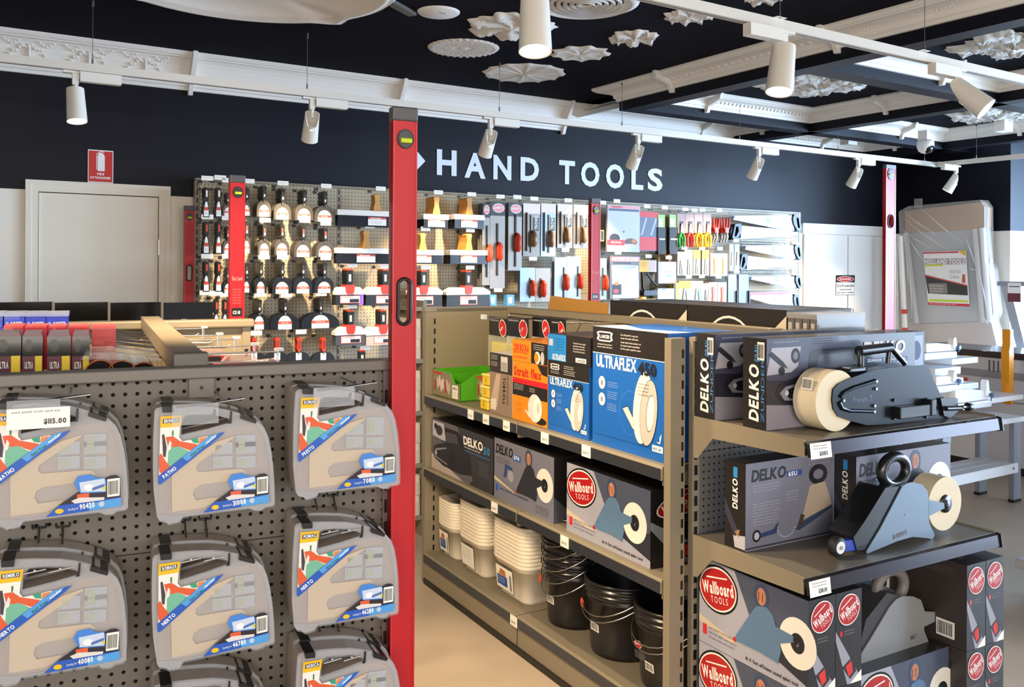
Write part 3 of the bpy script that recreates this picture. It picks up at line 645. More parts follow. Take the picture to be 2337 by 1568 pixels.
darby(c6w, 632, 940, 330, 512, 650, 785, 6, 'top row, second right of the tall red level')
darby(c6w, 150, 510, 705, 885, 1025, 295, 5, 'second row, first right of the tall red level')
darby(c6w, 588, 972, 710, 888, 1025, 780, 6, 'second row, second right of the tall red level')
def boxblade(cr_, x0, x1, y0, ym, yb, y1, hx, body, side, n, where):
    x, z, w, h = span(cr_, x0, x1, y0, y1, .24); zz = lambda y: W.wy(*cr_(x0, y), PG - .24)[2] - z; zm, zb = zz(ym), zz(yb); u = fr2((0, -.012, 0), (1, 0, 0), (0, 0, 1))
    t = thing('skimming_knife', 'white-backed blade with red-capped handle, ' + where, 'knife', W, x, PG - .24, z, group='white-backed blades, ' + where)
    MB().box(0, w, -.012, .002, 0, zb, mat(body, .35)).build('blade_sleeve', t)
    MB().prism([(-.005, zb - .005), (w + .005, zb - .005), (w + .005, zb + (zm - zb) * .4), (w * .85, zm), (w * .15, zm), (-.005, zb + (zm - zb) * .4)], fr2((0, 0, 0), (1, 0, 0), (0, 0, 1)), -.004, .016, PLAST).build('back_cover', t)
    hl = W.wy(*cr_(hx, y0), PG - .24)[0] - x
    bevel(MB().prism([(-.02, 0), (.02, 0), (.024, .1), (.022, (h - zm) * .95), (-.022, (h - zm) * .95), (-.024, .1)], fr2((hl, 0, zm - .005), (1, 0, 0), (0, 0, 1)), -.014, .016, HND).box(hl - .009, hl + .009, -.0175, -.016, zm + (h - zm) * .3, zm + (h - zm) * .7, mat('cfc8ba')).build('handle', t), .005)
    bevel(MB().box(hl - .024, hl + .024, -.018, .016, zm + (h - zm) * .9, h, ORED).build('handle_cap', t), .004)
    bevel(MB().prism([(-.035, .035), (.035, .035), (.03, -.012), (.02, -.03), (-.02, -.03), (-.03, -.012)], fr2((hl, 0, zm - .02), (1, 0, 0), (0, 0, 1)), .004, .022, mat('d8372c', .35)).build('clip', t), .003)
    mb = MB().rect(hl - .07, zb * .15, .15, zb * .7, u, LABR, .0008).rect(hl - .066, zb * .2, .142, zb * .6, u, PAPER, .0012).rect(hl - .0, zb * .22, .07, zb * .32, u, INK, .0016).text('TAPING', u, hl - .06, zb * .62, zb * .12, .09, LABR, .0016).lines(u, hl - .06, zb * .45, .055, 2, zb * .08, INK, .0016)
    if side: mb.rect(w * .82, 0, w * .18, zb, u, mat(side, .5), .0008)
    mb.build('card', t)
    for i in range(1, n): c = dup(t); c.location = W.w(x, PG - .24 + .03 * i, z)
boxblade(c5, 1242, 1458, 795, 938, 992, 1078, 1352, '1c1f24', '8a5fd0', 3, 'third row, first left of the tall red level')
boxblade(c5, 1478, 1700, 798, 938, 992, 1082, 1628, '1c1f24', None, 3, 'third row, second left of the tall red level')
boxblade(c5, 1242, 1470, 1120, 1250, 1308, 1392, 1358, '4a4d55', None, 3, 'fourth row, first left of the tall red level')
boxblade(c5, 1480, 1715, 1118, 1250, 1308, 1392, 1612, 'b6aca2', None, 3, 'fourth row, second left of the tall red level')
boxblade(c6w, 160, 492, 1090, 1275, 1345, 1480, 302, '1c1f24', None, 3, 'third row, first right of the tall red level')
boxblade(c6w, 542, 992, 1095, 1275, 1345, 1480, 770, '1c1f24', None, 3, 'third row, second right of the tall red level')
boxblade(c5, 1330, 1540, 1432, 1560, 1610, 1680, 1448, '1c1f24', None, 1, 'lowest one in view')
# long trowels hanging upright in sleeves
PLT = mat('827c75', .38, .5); PLB = mat('8496ae', .35, .4); RTR = mat('e0482a', .4)
def trowel(cr_, x0, x1, y0, y1, hx, hy0, hy1, plate, hm, hd, where, n=2, dy=.2, spine=True):
    x, z, w, h = span(cr_, x0, x1, y0, y1, dy); X = lambda q: W.wy(*cr_(q, y0), PG - dy)[0] - x; Z = lambda q: W.wy(*cr_(x0, q), PG - dy)[2] - z; u = F0
    t = thing('plastering_trowel', 'steel trowel hung on end with %s handle, ' % hd + where, 'trowel', W, x, PG - dy, z, group='trowels, ' + where)
    MB().box(0, w, -.002, .001, 0, h, plate).build('blade', t)
    a, b = Z(hy1), Z(hy0); hc = X(hx)
    if spine: MB().box(hc - .016, hc - .004, -.012, -.002, max(.03, a - .12), min(h - .08, b + .16), HND if hd == 'red' and n > 2 else SILV).build('spine', t)
    MB().tube([(hc, -.012, b + .012), (hc, -.03, b), (hc, -.044, b - .02), (hc, -.044, a + .02), (hc, -.03, a)], [.008, .013, .017, .017, .012], hm, 8).build('handle', t)
    for i in range(1, n): c = dup(t); c.location = W.w(x, PG - dy + .035 * i, z)
    return t, x, z, w, h, X, Z
for q in ((922, 1000, 385, 1250, 985, 840, 1000, 'narrow one behind, left'), (1003, 1160, 365, 1285, 1095, 815, 985, 'left oval-badged one'), (1195, 1338, 375, 1095, 1285, 718, 892, 'right oval-badged one')):
    t, x, z, w, h, X, Z = trowel(c6w, *q[:7], PLT, RTR, 'red', q[7] + ', middle of the wall', 3, spine=True)
    mb = MB().box(0, w, -.0035, -.0022, h - .11, h, BLACK).disc(w * .55, h - .05, w * .4, .036, F0, WHITE, .004).disc(w * .55, h - .05, w * .36, .031, F0, RED, .0044).text('GENERAL', F0, w * .27, h - .058, .016, w * .56, WHITE, .0048, rot=.1); mb.build('header_card', t)
for j, q in enumerate(((1352, 1530, 400, 945, 1450, 690, 840), (1540, 1695, 400, 945, 1635, 690, 845), (1712, 1872, 405, 858, 1805, 650, 795), (1880, 2035, 410, 862, 1975, 650, 800), )):
    t, x, z, w, h, X, Z = trowel(c6w, *q, PLB if j == 1 else mat('77726c', .38, .4), mat('9a7a60', .35, .3), 'brown and silver', '%s of four carded packs' % ORD[j], 2)
    MB().box(0, w, -.004, -.0022, h - .07, h + .01, mat('ead9cc', .5)).box(w * .58, w * .92, -.004, -.0022, h * .5, h - .1, BLACK).text('TROWEL', fr2((w * .85, -.004, h * .53), (0, 0, 1), (-1, 0, 0)), 0, 0, .028, h * .28, PAPER, .0005).box(w * .18, w * .2, -.02, -.002, h * .1, h * .85, SILV).build('header_card', t)
for j, q in enumerate(((1320, 1478, 1065, 1425, 1440, 1215, 1360), (1482, 1640, 1070, 1425, 1552, 1215, 1370), (1682, 1812, 955, 1420, 1795, 1150, 1300), (1815, 1958, 945, 1410, 1943, 1145, 1285), (2165, 2232, 965, 1400, 2205, 1160, 1300))):
    trowel(c6w, *q, PLB if j not in (1, ) else PLT, RTR, 'red', 'lower row, %s from the left' % ORD[j], 2)
# ---- right part of the display wall: packs, snips, saws
def pack(cr_, x0, x1, y0, y1, name, label, cat, col, paint=None, n=1, dy=.2, dep=.02, group=None, alpha=1, sp=.03):
    x, z, w, h = span(cr_, x0, x1, y0, y1, dy); mb = MB().box(0, w, 0, dep, 0, h, mat(col, .35, alpha=alpha) if alpha < 1 else mat(col, .45))
    if paint: paint(mb, w, h)
    o = solo(mb, name, label, cat, W, x, PG - dy, z, group=group)
    for i in range(1, n): c = dup(o); c.location = W.w(x, PG - dy + sp * i, z)
    if n > 1 and not group:
        o['group'] = label
        for c in COL.objects:
            if c.get('label') == label: c['group'] = label
    return o
def P_bag(w_, h_, red, seed):
    def f(mb, w, h):
        mb.rect(w * .02, h * .94, w * .96, h * .05, F0, RED).rect(w * .03, h * .88, w * .94, h * .05, F0, mat('4a5164'))
        mb.rect(-0, h * .14, w * .52, h * .12, F0, mat('d0322f', .5), .0008).text('Setup', F0, w * .12, h * .19, h * .04, w * .3, PAPER, .0012)
        mb.disc(w * .22, h * .29, w * .16, h * .1, F0, mat('2b2220'), .0006).disc(w * .72, h * .22, w * .2, h * .08, F0, mat('6b4a3a'), .0006).disc(w * .82, h * .24, w * .08, h * .05, F0, mat('c87a3a'), .0009).disc(w * .7, h * .13, w * .2, h * .05, F0, mat('cfc6b8'), .0008)
        mb.rect(w * .47, h * .42, w * .05, h * .035, F0, mat('4c4a48'))
    return f
pack(c7w, 168, 515, 222, 722, 'bagged_screen', 'large clear bag with white sheet and red band, top row right of the third level', 'pack', 'b7bcc6', P_bag(0, 0, 1, 1))
def P_b2(mb, w, h):
    mb.rect(w * .0, h * .87, w, h * .11, F0, RED).rect(w * .06, h * .885, w * .88, h * .08, F0, PAPER, .0008).text('easy fit', F0, w * .2, h * .9, h * .045, w * .6, mat('c0524a'), .0011).rect(w * .1, h * .82, w * .6, h * .03, F0, INK)
    mb.prism([(w * .05, h * .78), (w * .95, h * .78), (w * .98, h * .02), (w * .1, h * .02)], F0, 0, .0006, mat('c9d4e0', .3)).flat([(w * .08, h * .74), (w * .5, h * .66), (w * .9, h * .74), (w * .9, h * .76), (w * .1, h * .76)], F0, mat('8fa0b4'), .0009)
    mb.disc(w * .68, h * .3, w * .22, h * .14, F0, mat('e8ecf0'), .001).rect(w * .08, h * .1, w * .3, h * .24, F0, mat('2c2e33'), .001).disc(w * .2, h * .18, w * .09, h * .05, F0, RED, .0013).disc(w * .22, h * .36, w * .08, h * .04, F0, mat('e07a3a'), .0012)
pack(c7w, 195, 512, 765, 1228, 'blister_pack', 'large blister pack with red header and white visor, right of the third level', 'pack', '5a5f66', P_b2)
def P_tool(mb, w, h): mb.rect(0, h * .02, w, h * .34, F0, mat('d6262a')).rect(0, h * .86, w, h * .14, F0, mat('d6262a')).flat([(w * .1, h * .4), (w * .3, h * .4), (w * .8, h * .84), (w * .6, h * .84)], F0, mat('a8b2c6'), .0009)
for j, (x0, x1) in enumerate(((512, 612), (612, 718))): pack(c7w, x0, x1, 290 + j * 8, 715, 'packaged_blade', 'grey and red slim blister pack, %s of a pair left of the holsters' % ORD[j], 'pack', '4d5670', P_tool, 3, dep=.025, group='slim red blister packs, %s of the pair' % ORD[j])
HOL = mat('211f20', .55, noise=.2, scale=30); LIME = mat('8fd03a', .4)
for j, (x0, x1) in enumerate(((700, 782), (822, 912))):
    x, z, w, h = span(c7w, x0, x1, 325, 748, .2); t = thing('tool_holster', 'black leather tool holster with lime green card, ' + ('left' if j == 0 else 'right') + ' one of two', 'holster', W, x, PG - .2, z)
    bevel(MB().prism([(w * .1, 0), (w * .9, 0), (w, h * .15), (w * .9, h * .35), (w, h * .5), (w, h * .68), (0, h * .68), (0, h * .1)], F0, -.03, .01, HOL).build('pouch', t), .004)
    MB().box(w * .05, w * .95, -.004, .002, h * .66, h, LIME).box(w * .1, w * .6, -.006, -.004, h * .7, h * .9, PAPER).build('card', t); MB().box(w * .1, w * .9, -.014, -.0105, h * .36, h * .4, mat('d8d0be')).build('trim', t)
def snips(x0, x1, y0, y1, hc, hn, lb, card='b08c80', n=3):
    x, z, w, h = span(c7w, x0, x1, y0, y1, .21); t = thing('tin_snips', lb, 'snips', W, x, PG - .21, z, group='snips: ' + lb); hm = mat(hc, .4)
    MB().box(0, w, .0, .002, h * .42, h, mat(card, .5)).box(w * .35, w * .8, -.002, 0, h * .46, h * .78, INK).text('CUT', fr2((w * .7, -.002, h * .5), (0, 0, 1), (-1, 0, 0)), 0, 0, w * .22, h * .22, PAPER, .0005).build('card', t)
    for s_ in (-1, 1):
        c = w * .5; MB().tube([(c, -.012, h * .45), (c + s_ * w * .2, -.012, h * .38), (c + s_ * w * .36, -.012, h * .25), (c + s_ * w * .33, -.012, h * .1), (c + s_ * w * .26, -.012, 0)], [.007, .010, .011, .010, .008], hm, 7).build('handle', t)
    MB().prism([(w * .35, h * .44), (w * .65, h * .44), (w * .6, h * .66), (w * .5, h * .72), (w * .4, h * .66)], F0, .004, .014, STEEL).build('jaw', t)
    for i in range(1, n): c = dup(t); c.location = W.w(x, PG - .21 + .035 * i, z)
snips(912, 995, 318, 672, '2f9e3a', 'green', 'green-handled tin snips on the display wall'); snips(998, 1090, 318, 672, 'e23328', 'red', 'red-handled tin snips beside the green ones')
snips(1095, 1185, 318, 672, 'f2b705', 'yellow', 'yellow-handled tin snips, left of the two yellow ones'); snips(1190, 1275, 318, 672, 'f2b705', 'yellow', 'yellow-handled tin snips, right of the two yellow ones')
def pliers(x0, x1, lb):
    x, z, w, h = span(c7w, x0, x1, 350, 622, .2); t = thing('crimping_pliers', lb, 'pliers', W, x, PG - .2, z, group='pliers: ' + lb)
    for s_ in (-1, 1): MB().tube([(w * .5 + s_ * w * .05, 0, h * .42), (w * .5 + s_ * w * .3, 0, h * .6), (w * .5 + s_ * w * .36, 0, h * .96)], [.009, .012, .009], RTR if s_ < 0 or True else HND, 7).build('handle', t)
    MB().tube([(w * .5, 0, h * .45), (w * .6, 0, h * .2), (w * .4, 0, 0)], [.016, .014, .008], mat('8b8884', .25, .8), 7).build('jaw', t); MB().box(w * .3, w * .7, -.012, .012, h * .38, h * .58, RTR).build('grip', t)
    for i in range(1, 3): c = dup(t); c.location = W.w(x, PG - .2 + .035 * i, z)
pliers(1285, 1370, 'red and black pliers with chrome jaws, left pair'); pliers(1392, 1482, 'red and black pliers with chrome jaws, right pair')
def P_shear(c1, c2):
    def f(mb, w, h): mb.rect(0, h * .62, w, h * .38, F0, mat(c1)).prism([(w * .3, h * .1), (w * .45, h * .05), (w * .55, h * .6), (w * .4, h * .65)], F0, 0, .006, SILV).prism([(w * .65, h * .05), (w * .8, h * .08), (w * .75, h * .6), (w * .55, h * .6)], F0, 0, .006, mat(c2, .35)).lines(F0, w * .15, h * .9, w * .7, 3, h * .035, INK)
    return f
for q in ((915, 990, 722, 975, 'e9dcd2', 'c9c1b8', 'silver and pink pack left of the white-handled shears'), (992, 1078, 700, 980, 'e3e0da', 'f0ece4', 'white-handled shears pack on the wall'), (1085, 1160, 700, 975, 'f0c419', 'e8e2da', 'left yellow-topped shears pack on the wall'), (1178, 1252, 700, 975, 'f0c419', 'c8c2ba', 'right yellow-topped shears pack on the wall'),
          (1062, 1190, 1035, 1252, 'ecd9d2', '6fa8b8', 'pale scissors pack in the bottom row'), (1192, 1245, 1060, 1252, 'dcc8a8', 'c5a070', 'thin beige pack in the bottom row'), (930, 1060, 1035, 1252, 'f2c81e', 'c9b9b0', 'yellow and red cutter pack in the bottom row')):
    pack(c7w, *q[:4], 'shears_pack', q[6], 'pack', 'aaa69f', P_shear(q[4], q[5]), 3)
def P_kn(c):
    def f(mb, w, h): mb.rect(w * .1, h * .85, w * .8, h * .12, F0, mat('e9e4da')).prism([(w * .35, h * .08), (w * .62, h * .08), (w * .58, h * .3), (w * .66, h * .75), (w * .55, h * .8), (w * .35, h * .78), (w * .42, h * .4)], F0, 0, .008, mat(c, .4))
    return f
for q in ((1268, 1362, 740, 980, 'f2b21c', 'left yellow knife on a cream card'), (1365, 1450, 740, 980, 'f2b21c', 'right yellow knife on a cream card'), (1250, 1340, 1048, 1280, 'e8562a', 'left orange knife on a cream card'), (1345, 1440, 1050, 1290, 'e8562a', 'right orange knife on a cream card')):
    pack(c7w, *q[:4], 'utility_knife_pack', q[5], 'knife', 'c9bda8', P_kn(q[4]), 3)
def P_yc(mb, w, h): mb.rect(0, 0, w * .55, h, F0, mat('f2b21c')).rect(w * .58, h * .1, w * .38, h * .8, F0, mat('c9a9b8')).lines(F0, w * .06, h * .8, w * .4, 4, h * .06, INK)
pack(c7w, 508, 692, 812, 938, 'carded_tool', 'yellow and mauve card under the slim red packs', 'pack', 'bdb5a8', P_yc, 3)
def P_wc(mb, w, h): mb.rect(w * .15, h * .08, w * .8, h * .84, F0, PAPER, .001).rect(w * .3, h * .5, w * .5, h * .08, F0, mat('8fb4d4'), .0014).rect(w * .45, h * .3, w * .3, h * .1, F0, mat('7ca6b4'), .0014).rect(w * .2, h * .04, w * .7, h * .03, F0, RED, .0014)
pack(c7w, 712, 902, 828, 1062, 'carded_tool', 'white card with small blue pictures beside the yellow card', 'pack', 'a9adb4', P_wc, 2)
pack(c7w, 705, 892, 1115, 1262, 'carded_tool', 'plain pale blue and white card in the bottom row', 'pack', 'b9c2d0', lambda mb, w, h: mb.rect(w * .7, h * .05, w * .05, h * .2, F0, RED).rect(w * .8, h * .05, w * .05, h * .2, F0, RED).disc(w * .35, h * .95, w * .12, h * .08, F0, mat('7c94b8')), 2)
pack(c7w, 880, 932, 1055, 1262, 'carded_tool', 'tall yellow and black card in the bottom row', 'pack', 'e8b414', lambda mb, w, h: mb.rect(0, 0, w * .35, h, F0, BLACK), 2)
# dark clamp tool and slim packs
x, z, w, h = span(c7w, 520, 690, 940, 1190, .2); t = thing('caulking_gun', 'black metal frame tool hanging under the yellow card', 'tool', W, x, PG - .2, z)
MB().tube([(w * .1, 0, h), (w * .15, 0, h * .3), (w * .6, 0, h * .1), (w * .95, 0, h * .3)], .012, HND, 7).build('frame', t); MB().tube([(w * .3, -.02, h * .95), (w * .7, -.02, h * .55), (w, -.02, h * .4)], .009, DKWIRE, 6).build('lever', t); MB().box(w * .1, w * .95, -.03, .02, 0, h * .22, HND).build('grip', t)
x, z, w, h = span(c7w, 470, 690, 1205, 1262, .22); solo(MB().box(0, w, 0, .03, 0, h * .6, mat('e8b92a', .4)).box(w * .3, w * .5, -.005, .03, h * .5, h, mat('e8b92a', .4)), 'yellow_clamp', 'yellow plastic bar clamp at the bottom of the display wall', 'clamp', W, x, PG - .22, z)
for j, q in enumerate(((1472, 1515, 640, 925), (1525, 1578, 640, 925))): pack(c7w, *q, 'slim_file_pack', 'slim pale pack with brown twin grips, %s one under the black saw handle' % ('left' if j == 0 else 'right'), 'pack', 'a9b4c0', lambda mb, w, h: mb.prism([(w * .3, h * .2), (w * .7, h * .2), (w * .6, h * .7), (w * .4, h * .7)], F0, 0, .006, mat('8a6c4a', .4)), 2)
for j, q in enumerate(((1458, 1545, 965, 1315), (1572, 1675, 965, 1315))): pack(c7w, *q, 'steel_float', 'tall pale steel float with oval mark, %s one beside the saws' % ('left' if j == 0 else 'right'), 'trowel', '93a6bc', lambda mb, w, h: mb.disc(w * .35, h * .35, w * .1, h * .12, F0, mat('7f9cc0')).box(w * .9, w * .99, -.02, 0, 0, h * .5, HND), 2, dep=.008)
for q in ((2190, 2240, 780, 1240),): pass
for j, (x0, x1) in enumerate(((1005, 1075), (1185, 1262))): pack(c6w, x0, x1, 1350, 1480, 'blue_pack', 'small light blue pack low on the wall, %s of two right of the long trowels' % ('left' if j == 0 else 'right'), 'pack', '5aa0d8', lambda mb, w, h: mb.rect(w * .2, h * .3, w * .5, h * .5, F0, PAPER), 2)
# rectangular black-framed float left of first bag
x, z, w, h = span(c7w, 92, 130, 490, 610, .2); solo(MB().box(0, w, -.004, .004, 0, h, mat('d8983a', .4)).box(w * .15, w * .85, -.006, -.004, h * .1, h * .9, BLACK), 'small_float', 'small black and orange framed float right of the third level', 'tool', W, x, PG - .2, z)
# saws
SAWB = mat('b4c2d0', .38, .3)
def saw(x0, x1, yt, yb0, yb1, right, lb, n=2, col=None, dy=.2, badge=True):
    a, z, w, h = span(c7w, x0, x1, yt, yb1, dy); Z = lambda x_, q: W.wy(*c7w(x_, q), PG - dy)[2] - z; u = F0
    t = thing('hand_saw', lb, 'saw', W, a, PG - dy, z, group='hand saws: ' + lb)
    if right: pts = [(w * .02, Z(x0, yt)), (w * .86, Z(x1, yt)), (w * .9, Z(x1, yb1)), (w * .84, Z(x1, yb1)), (0, Z(x0, yb0))]
    else: pts = [(w * .14, Z(x0, yt)), (w, Z(x1, yb0)), (w, Z(x1, yb0) - .04), (w * .14, Z(x0, yb1))]
    mb = MB().prism(pts, u, -.0015, 0, col or SAWB)
    if right:
        nT = 60
        for i in range(nT):
            s0 = i / nT; xa = w * .84 * s0; za = Z(x0, yb0) * (1 - s0) + Z(x1, yb1) * s0; xb = w * .84 * (i + 1) / nT; mb.prism([(xa, za), (xb, za), ((xa + xb) / 2, za - .008)], u, -.001, -.0005, STEEL)
    if badge: mb.disc(w * .5, Z(x0, yt) * .5 + Z(x0, yb0) * .35, .03, .022, u, mat('4a8fa8'), .0006).disc(w * .5, Z(x0, yt) * .5 + Z(x0, yb0) * .35, .024, .01, u, PAPER, .0009)
    mb.build('blade', t)
    hx = w * .86 if right else w * .0; hw = w * .14; z0 = Z(x1, yb1) if right else Z(x0, yb1); z1 = Z(x1, yt) + .01 if right else Z(x0, yt) + .02; H_ = z1 - z0
    o = [(0, H_ * .75), (hw * .15, H_), (hw * .7, H_ * .95), (hw, H_ * .1), (hw * .8, -H_ * .08), (hw * .5, -.0), (hw * .1, H_ * .4)]; hol = [(hw * .4, H_ * .8), (hw * .62, H_ * .78), (hw * .78, H_ * .18), (hw * .6, H_ * .15), (hw * .35, H_ * .5)]
    if not right: o = [(hw - a_, b_) for a_, b_ in o][::-1]; hol = [(hw - a_, b_) for a_, b_ in hol][::-1]
    bevel(MB().prism(o, fr2((hx, 0, z0), (1, 0, 0), (0, 0, 1)), -.012, .014, HND, holes=[hol]).build('handle', t), .004)
    for i in range(1, n): c = dup(t); c.location = W.w(a, PG - dy + .04 * i, z)
saw(1515, 2232, 338, 372, 500, True, 'saw with right-hand black handle, topmost'); saw(1490, 2200, 440, 500, 585, False, 'saw with left-hand black handle, upper one', dy=.16, badge=False)
saw(1640, 2235, 655, 690, 800, True, 'hand saw with black handle at right, second from the top'); saw(1568, 2190, 765, 830, 915, False, 'hand saw with black handle at left, lower one', dy=.16, badge=False)
saw(1705, 2235, 985, 1010, 1105, True, 'hand saw with black handle at right, third from the top')
saw(1690, 2215, 1185, 1215, 1335, True, 'hand saw in a white sleeve with red teeth guard, lowest on the wall', 1, WHITE, badge=False)
x, z, w, h = span(c7w, 1680, 2090, 1158, 1182, .2); solo(MB().box(0, w, -.006, .0, 0, h, mat('d0302c', .4)), 'blade_guard', 'thin red toothed blade guard above the lowest saw', 'guard', W, x, PG - .2, z)
# steel racks between saws
for j, (yy0, yy1) in enumerate(((600, 655), (905, 975))):
    x, z, w, h = span(c7w, 1590, 2140, yy0, yy1, .12); mb = MB(); RACK = mat('c6ccd2', .3, .8)
    for k in range(34): mb.cyl((w * k / 33, 0, 0), (w * k / 33, .02, h), .0018, .0018, RACK, 4)
    mb.cyl((0, 0, h), (w, 0, h), .003, .003, RACK, 5).cyl((0, 0, 0), (w, 0, 0), .003, .003, RACK, 5).cyl((0, 0, h / 2), (w, 0, h / 2), .002, .002, RACK, 5)
    mb.box(w * .95, w * .99, -.01, .0, h * .1, h, mat('dcc9a0', .4))
    solo(mb, 'wire_rack', 'wire rack strip with cream end, %s of two between the saws' % ('upper' if j == 0 else 'lower'), 'rack', W, x, PG - .13, z)
# ---------------------------------------------------------------- tall box levels
REDL = mat('b80e18', .45)
def level(fr, pc, py_top, Yl, px_w, lb, rz=0, ry=0, text=True, hole=True):
    p = fr.wy(pc, py_top, Yl); wv = px_w * fr.w(*p).y / 2021; H = p[2]; t = thing('spirit_level', lb, 'spirit level', fr, p[0], Yl, 0, rz=rz, ry=ry)
    w = wv; d = .026; u = fr2((-w / 2, -d / 2, 0), (1, 0, 0), (0, 0, 1))
    def hol(z, hh): 
        r = w * .27; return [(w / 2 + r * math.cos(a), z + (hh - r if math.sin(a) > 0 else -hh + r) + r * math.sin(a)) for a in [2 * math.pi * i / 16 + .1 for i in range(16)]]
    hz = [H * .28] + ([H - .435] if hole else [])
    b = MB().prism([(0, .03), (w, .03), (w, H - .032), (0, H - .032)], u, -d, 0, REDL, holes=[hol(q, .051) for q in hz]).build('beam', t); bevel(b, .002)
    MB().box(-w / 2, -w / 2 + w * .06, -d / 2 - .002, d / 2 + .002    , .03, H - .032, RED).box(w / 2 - w * .06, w / 2, -d / 2 - .002, d / 2 + .002    , .03, H - .032, RED).build('edge_rail', t)
    for z0, z1 in ((0, .03), (H - .032, H)): bevel(MB().box(-w / 2 - .002, w / 2 + .002, -d / 2 - .003, d / 2 + .003, z0, z1, mat('4c4a4c', .4)).build('end_cap', t), .004)
    for q in hz:
        rg = hol(q, .051); MB().tube([(a - w / 2, -d / 2 - .002, b_) for a, b_ in rg], .004, HND, 6, True).build('grip_ring', t)
    vz = H - .072; vr = w * .34
    v = MB().disc(w / 2, vz, vr, vr * 1.15, u, HND, .004, d=0).disc(w / 2, vz, vr * .84, vr, u, mat('30343a', .2), .0046).build('vial_window', t)
    MB().cyl((-w * .22, -d / 2 - .007, vz - .004), (w * .22, -d / 2 - .007, vz - .004), .006, .006, mat('c6d93a', .2), 10).build('vial', v)
    if text: MB().box(-w * .42, w * .42, -d / 2 - .0006, -d / 2 - .0001, H - .60, H - .40, REDL).lines(u, w * .18, H - .48, w * .6, 6, .006, mat('d88880'), .0011).text('Box Level', u, w * .15, H - .44, .018, w * .7, mat('d88880'), .0011).rect(w * .12, H - .59, w * .72, .035, u, BLACK, .0011).text('CE 18', u, w * .2, H - .58, .013, w * .5, PAPER, .0015).build('printed_label', b)
    return t
level(P, 921, 246, 1.905, 57, 'tallest red box level in the foreground leaning at the end of the grey pegboard', text=False)
level(W, 541, 400, 3.75, 33, 'red box level standing before the knife display, second from the left', hole=False)
level(W, 1357, 452, 4.1, 25, 'narrow red box level standing before the packaged trowels', hole=False)
level(W, 2030, 376, 4.2, 36, 'red box level with purple sheen behind the dark tool cartons', text=False)
a_ = W.wy(431, 470, PG - .1); level(W, 432, 470, PG - .08, 22, 'red box level fixed against the wall beside the white door', text=False)
# ================================================================ LEFT GONDOLA: GREY PEGBOARD END WITH PLASTIC CASES
HT = 1.39; q_ = P.wz(450, 836, HT); YP = q_[1]; PXR = P.wy(902, 823, YP)[0]; PXL = -2.15
t = thing('gondola_end', 'grey perforated steel gondola end in the left foreground', 'shelving', P, 0, YP, 0)
mb = MB()
zj = P.wy(600, 1229, YP)[2]
for z0, z1 in ((.14, .55), (.552, zj - .001), (zj + .001, HT - .022)): mb.box(PXL, PXR - .03, 0, .018, z0, z1, GREYPEG)
mb.build('perforated_panel', t)
bevel(MB().box(PXL, PXR + .003, -.022, .03, HT - .024, HT, GREYM).build('top_rail', t), .003)
mb = MB().box(PXR - .03, PXR, -.006, .03, 0, HT - .024, GREYM)
for k in range(26): mb.box(PXR - .026, PXR - .013, -.0075, -.005, .04 + k * .05, .07 + k * .05, BLACK)
mb.build('slotted_upright', t)
cx0 = P.wy(430, 870, YP)[0]; cx1 = P.wy(487, 870, YP)[0]; zc0 = P.wy(458, 905, YP)[2]
MB().box(cx0, cx1, -.012, 0, zc0, HT - .02, GREYM).disc((cx1 - cx0) / 2 + 0, .02, .004, .004, fr2((cx0, -.012, zc0), (1, 0, 0), (0, 0, 1)), BLACK, .0006).build('cover_plate', t)
MB().box(PXL, PXR, .0, .5, 0, .13, GREYM).build('base', t)
# spine with its cap running away behind the panel
sx0 = P.wy(402, 820, YP)[0]; sx1 = P.wy(474, 820, YP)[0]; far = P.wz(262, 719, HT + .02)
t = thing('gondola_spine', 'beige cap beam of the left gondola running back behind the grey panel', 'shelving', P, sx0, YP + .034, 0)
sw = sx1 - sx0; SL = 1.55; SH = far[0] - sx0
CAPM = mat('9c8d74', .4, .1)
bevel(MB().prism([(0, 0), (sw, 0), (sw, SL), (0, SL)], fr2((0, 0, HT), (1, 0, 0), (0, 1, 0)), -.02, .022, CAPM).build('cap', t), .003)
bevel(MB().box(-.004, sw + .004, -.012, .02, HT - .004, HT + .026, mat('5d574f', .4)).build('end_cap', t), .003)
MB().box(sw / 2 - .02, sw / 2 + .02, .0, SL, .1, HT - .02, CAPM).build('centre_panel', t)
# cross board at the far end of the gondola
fb = P.wz(262, 719, HT); ax = P.wy(-20, 722, fb[1])[0]; bx_ = P.wy(526, 716, fb[1])[0]
t = thing('cross_board', 'beige steel board with rolled top across the far end of the left gondola', 'shelving', P, ax, YP + .034 + SL + .01, 0)
MB().box(0, bx_ - ax, 0, .02, .1, HT - .02, mat('988a6c', .5)).build('panel', t); bevel(MB().box(-.01, bx_ - ax + .012, -.03, .03, HT - .025, HT + .006, CAPM).build('rolled_top', t), .006)
mb = MB().box(bx_ - ax - .03, bx_ - ax, -.01, .03, 0, HT - .026, CAPM)
for k in range(24): mb.box(bx_ - ax - .022, bx_ - ax - .008, -.012, -.009, .1 + k * .05, .13 + k * .05, BLACK)
mb.build('slotted_upright', t)
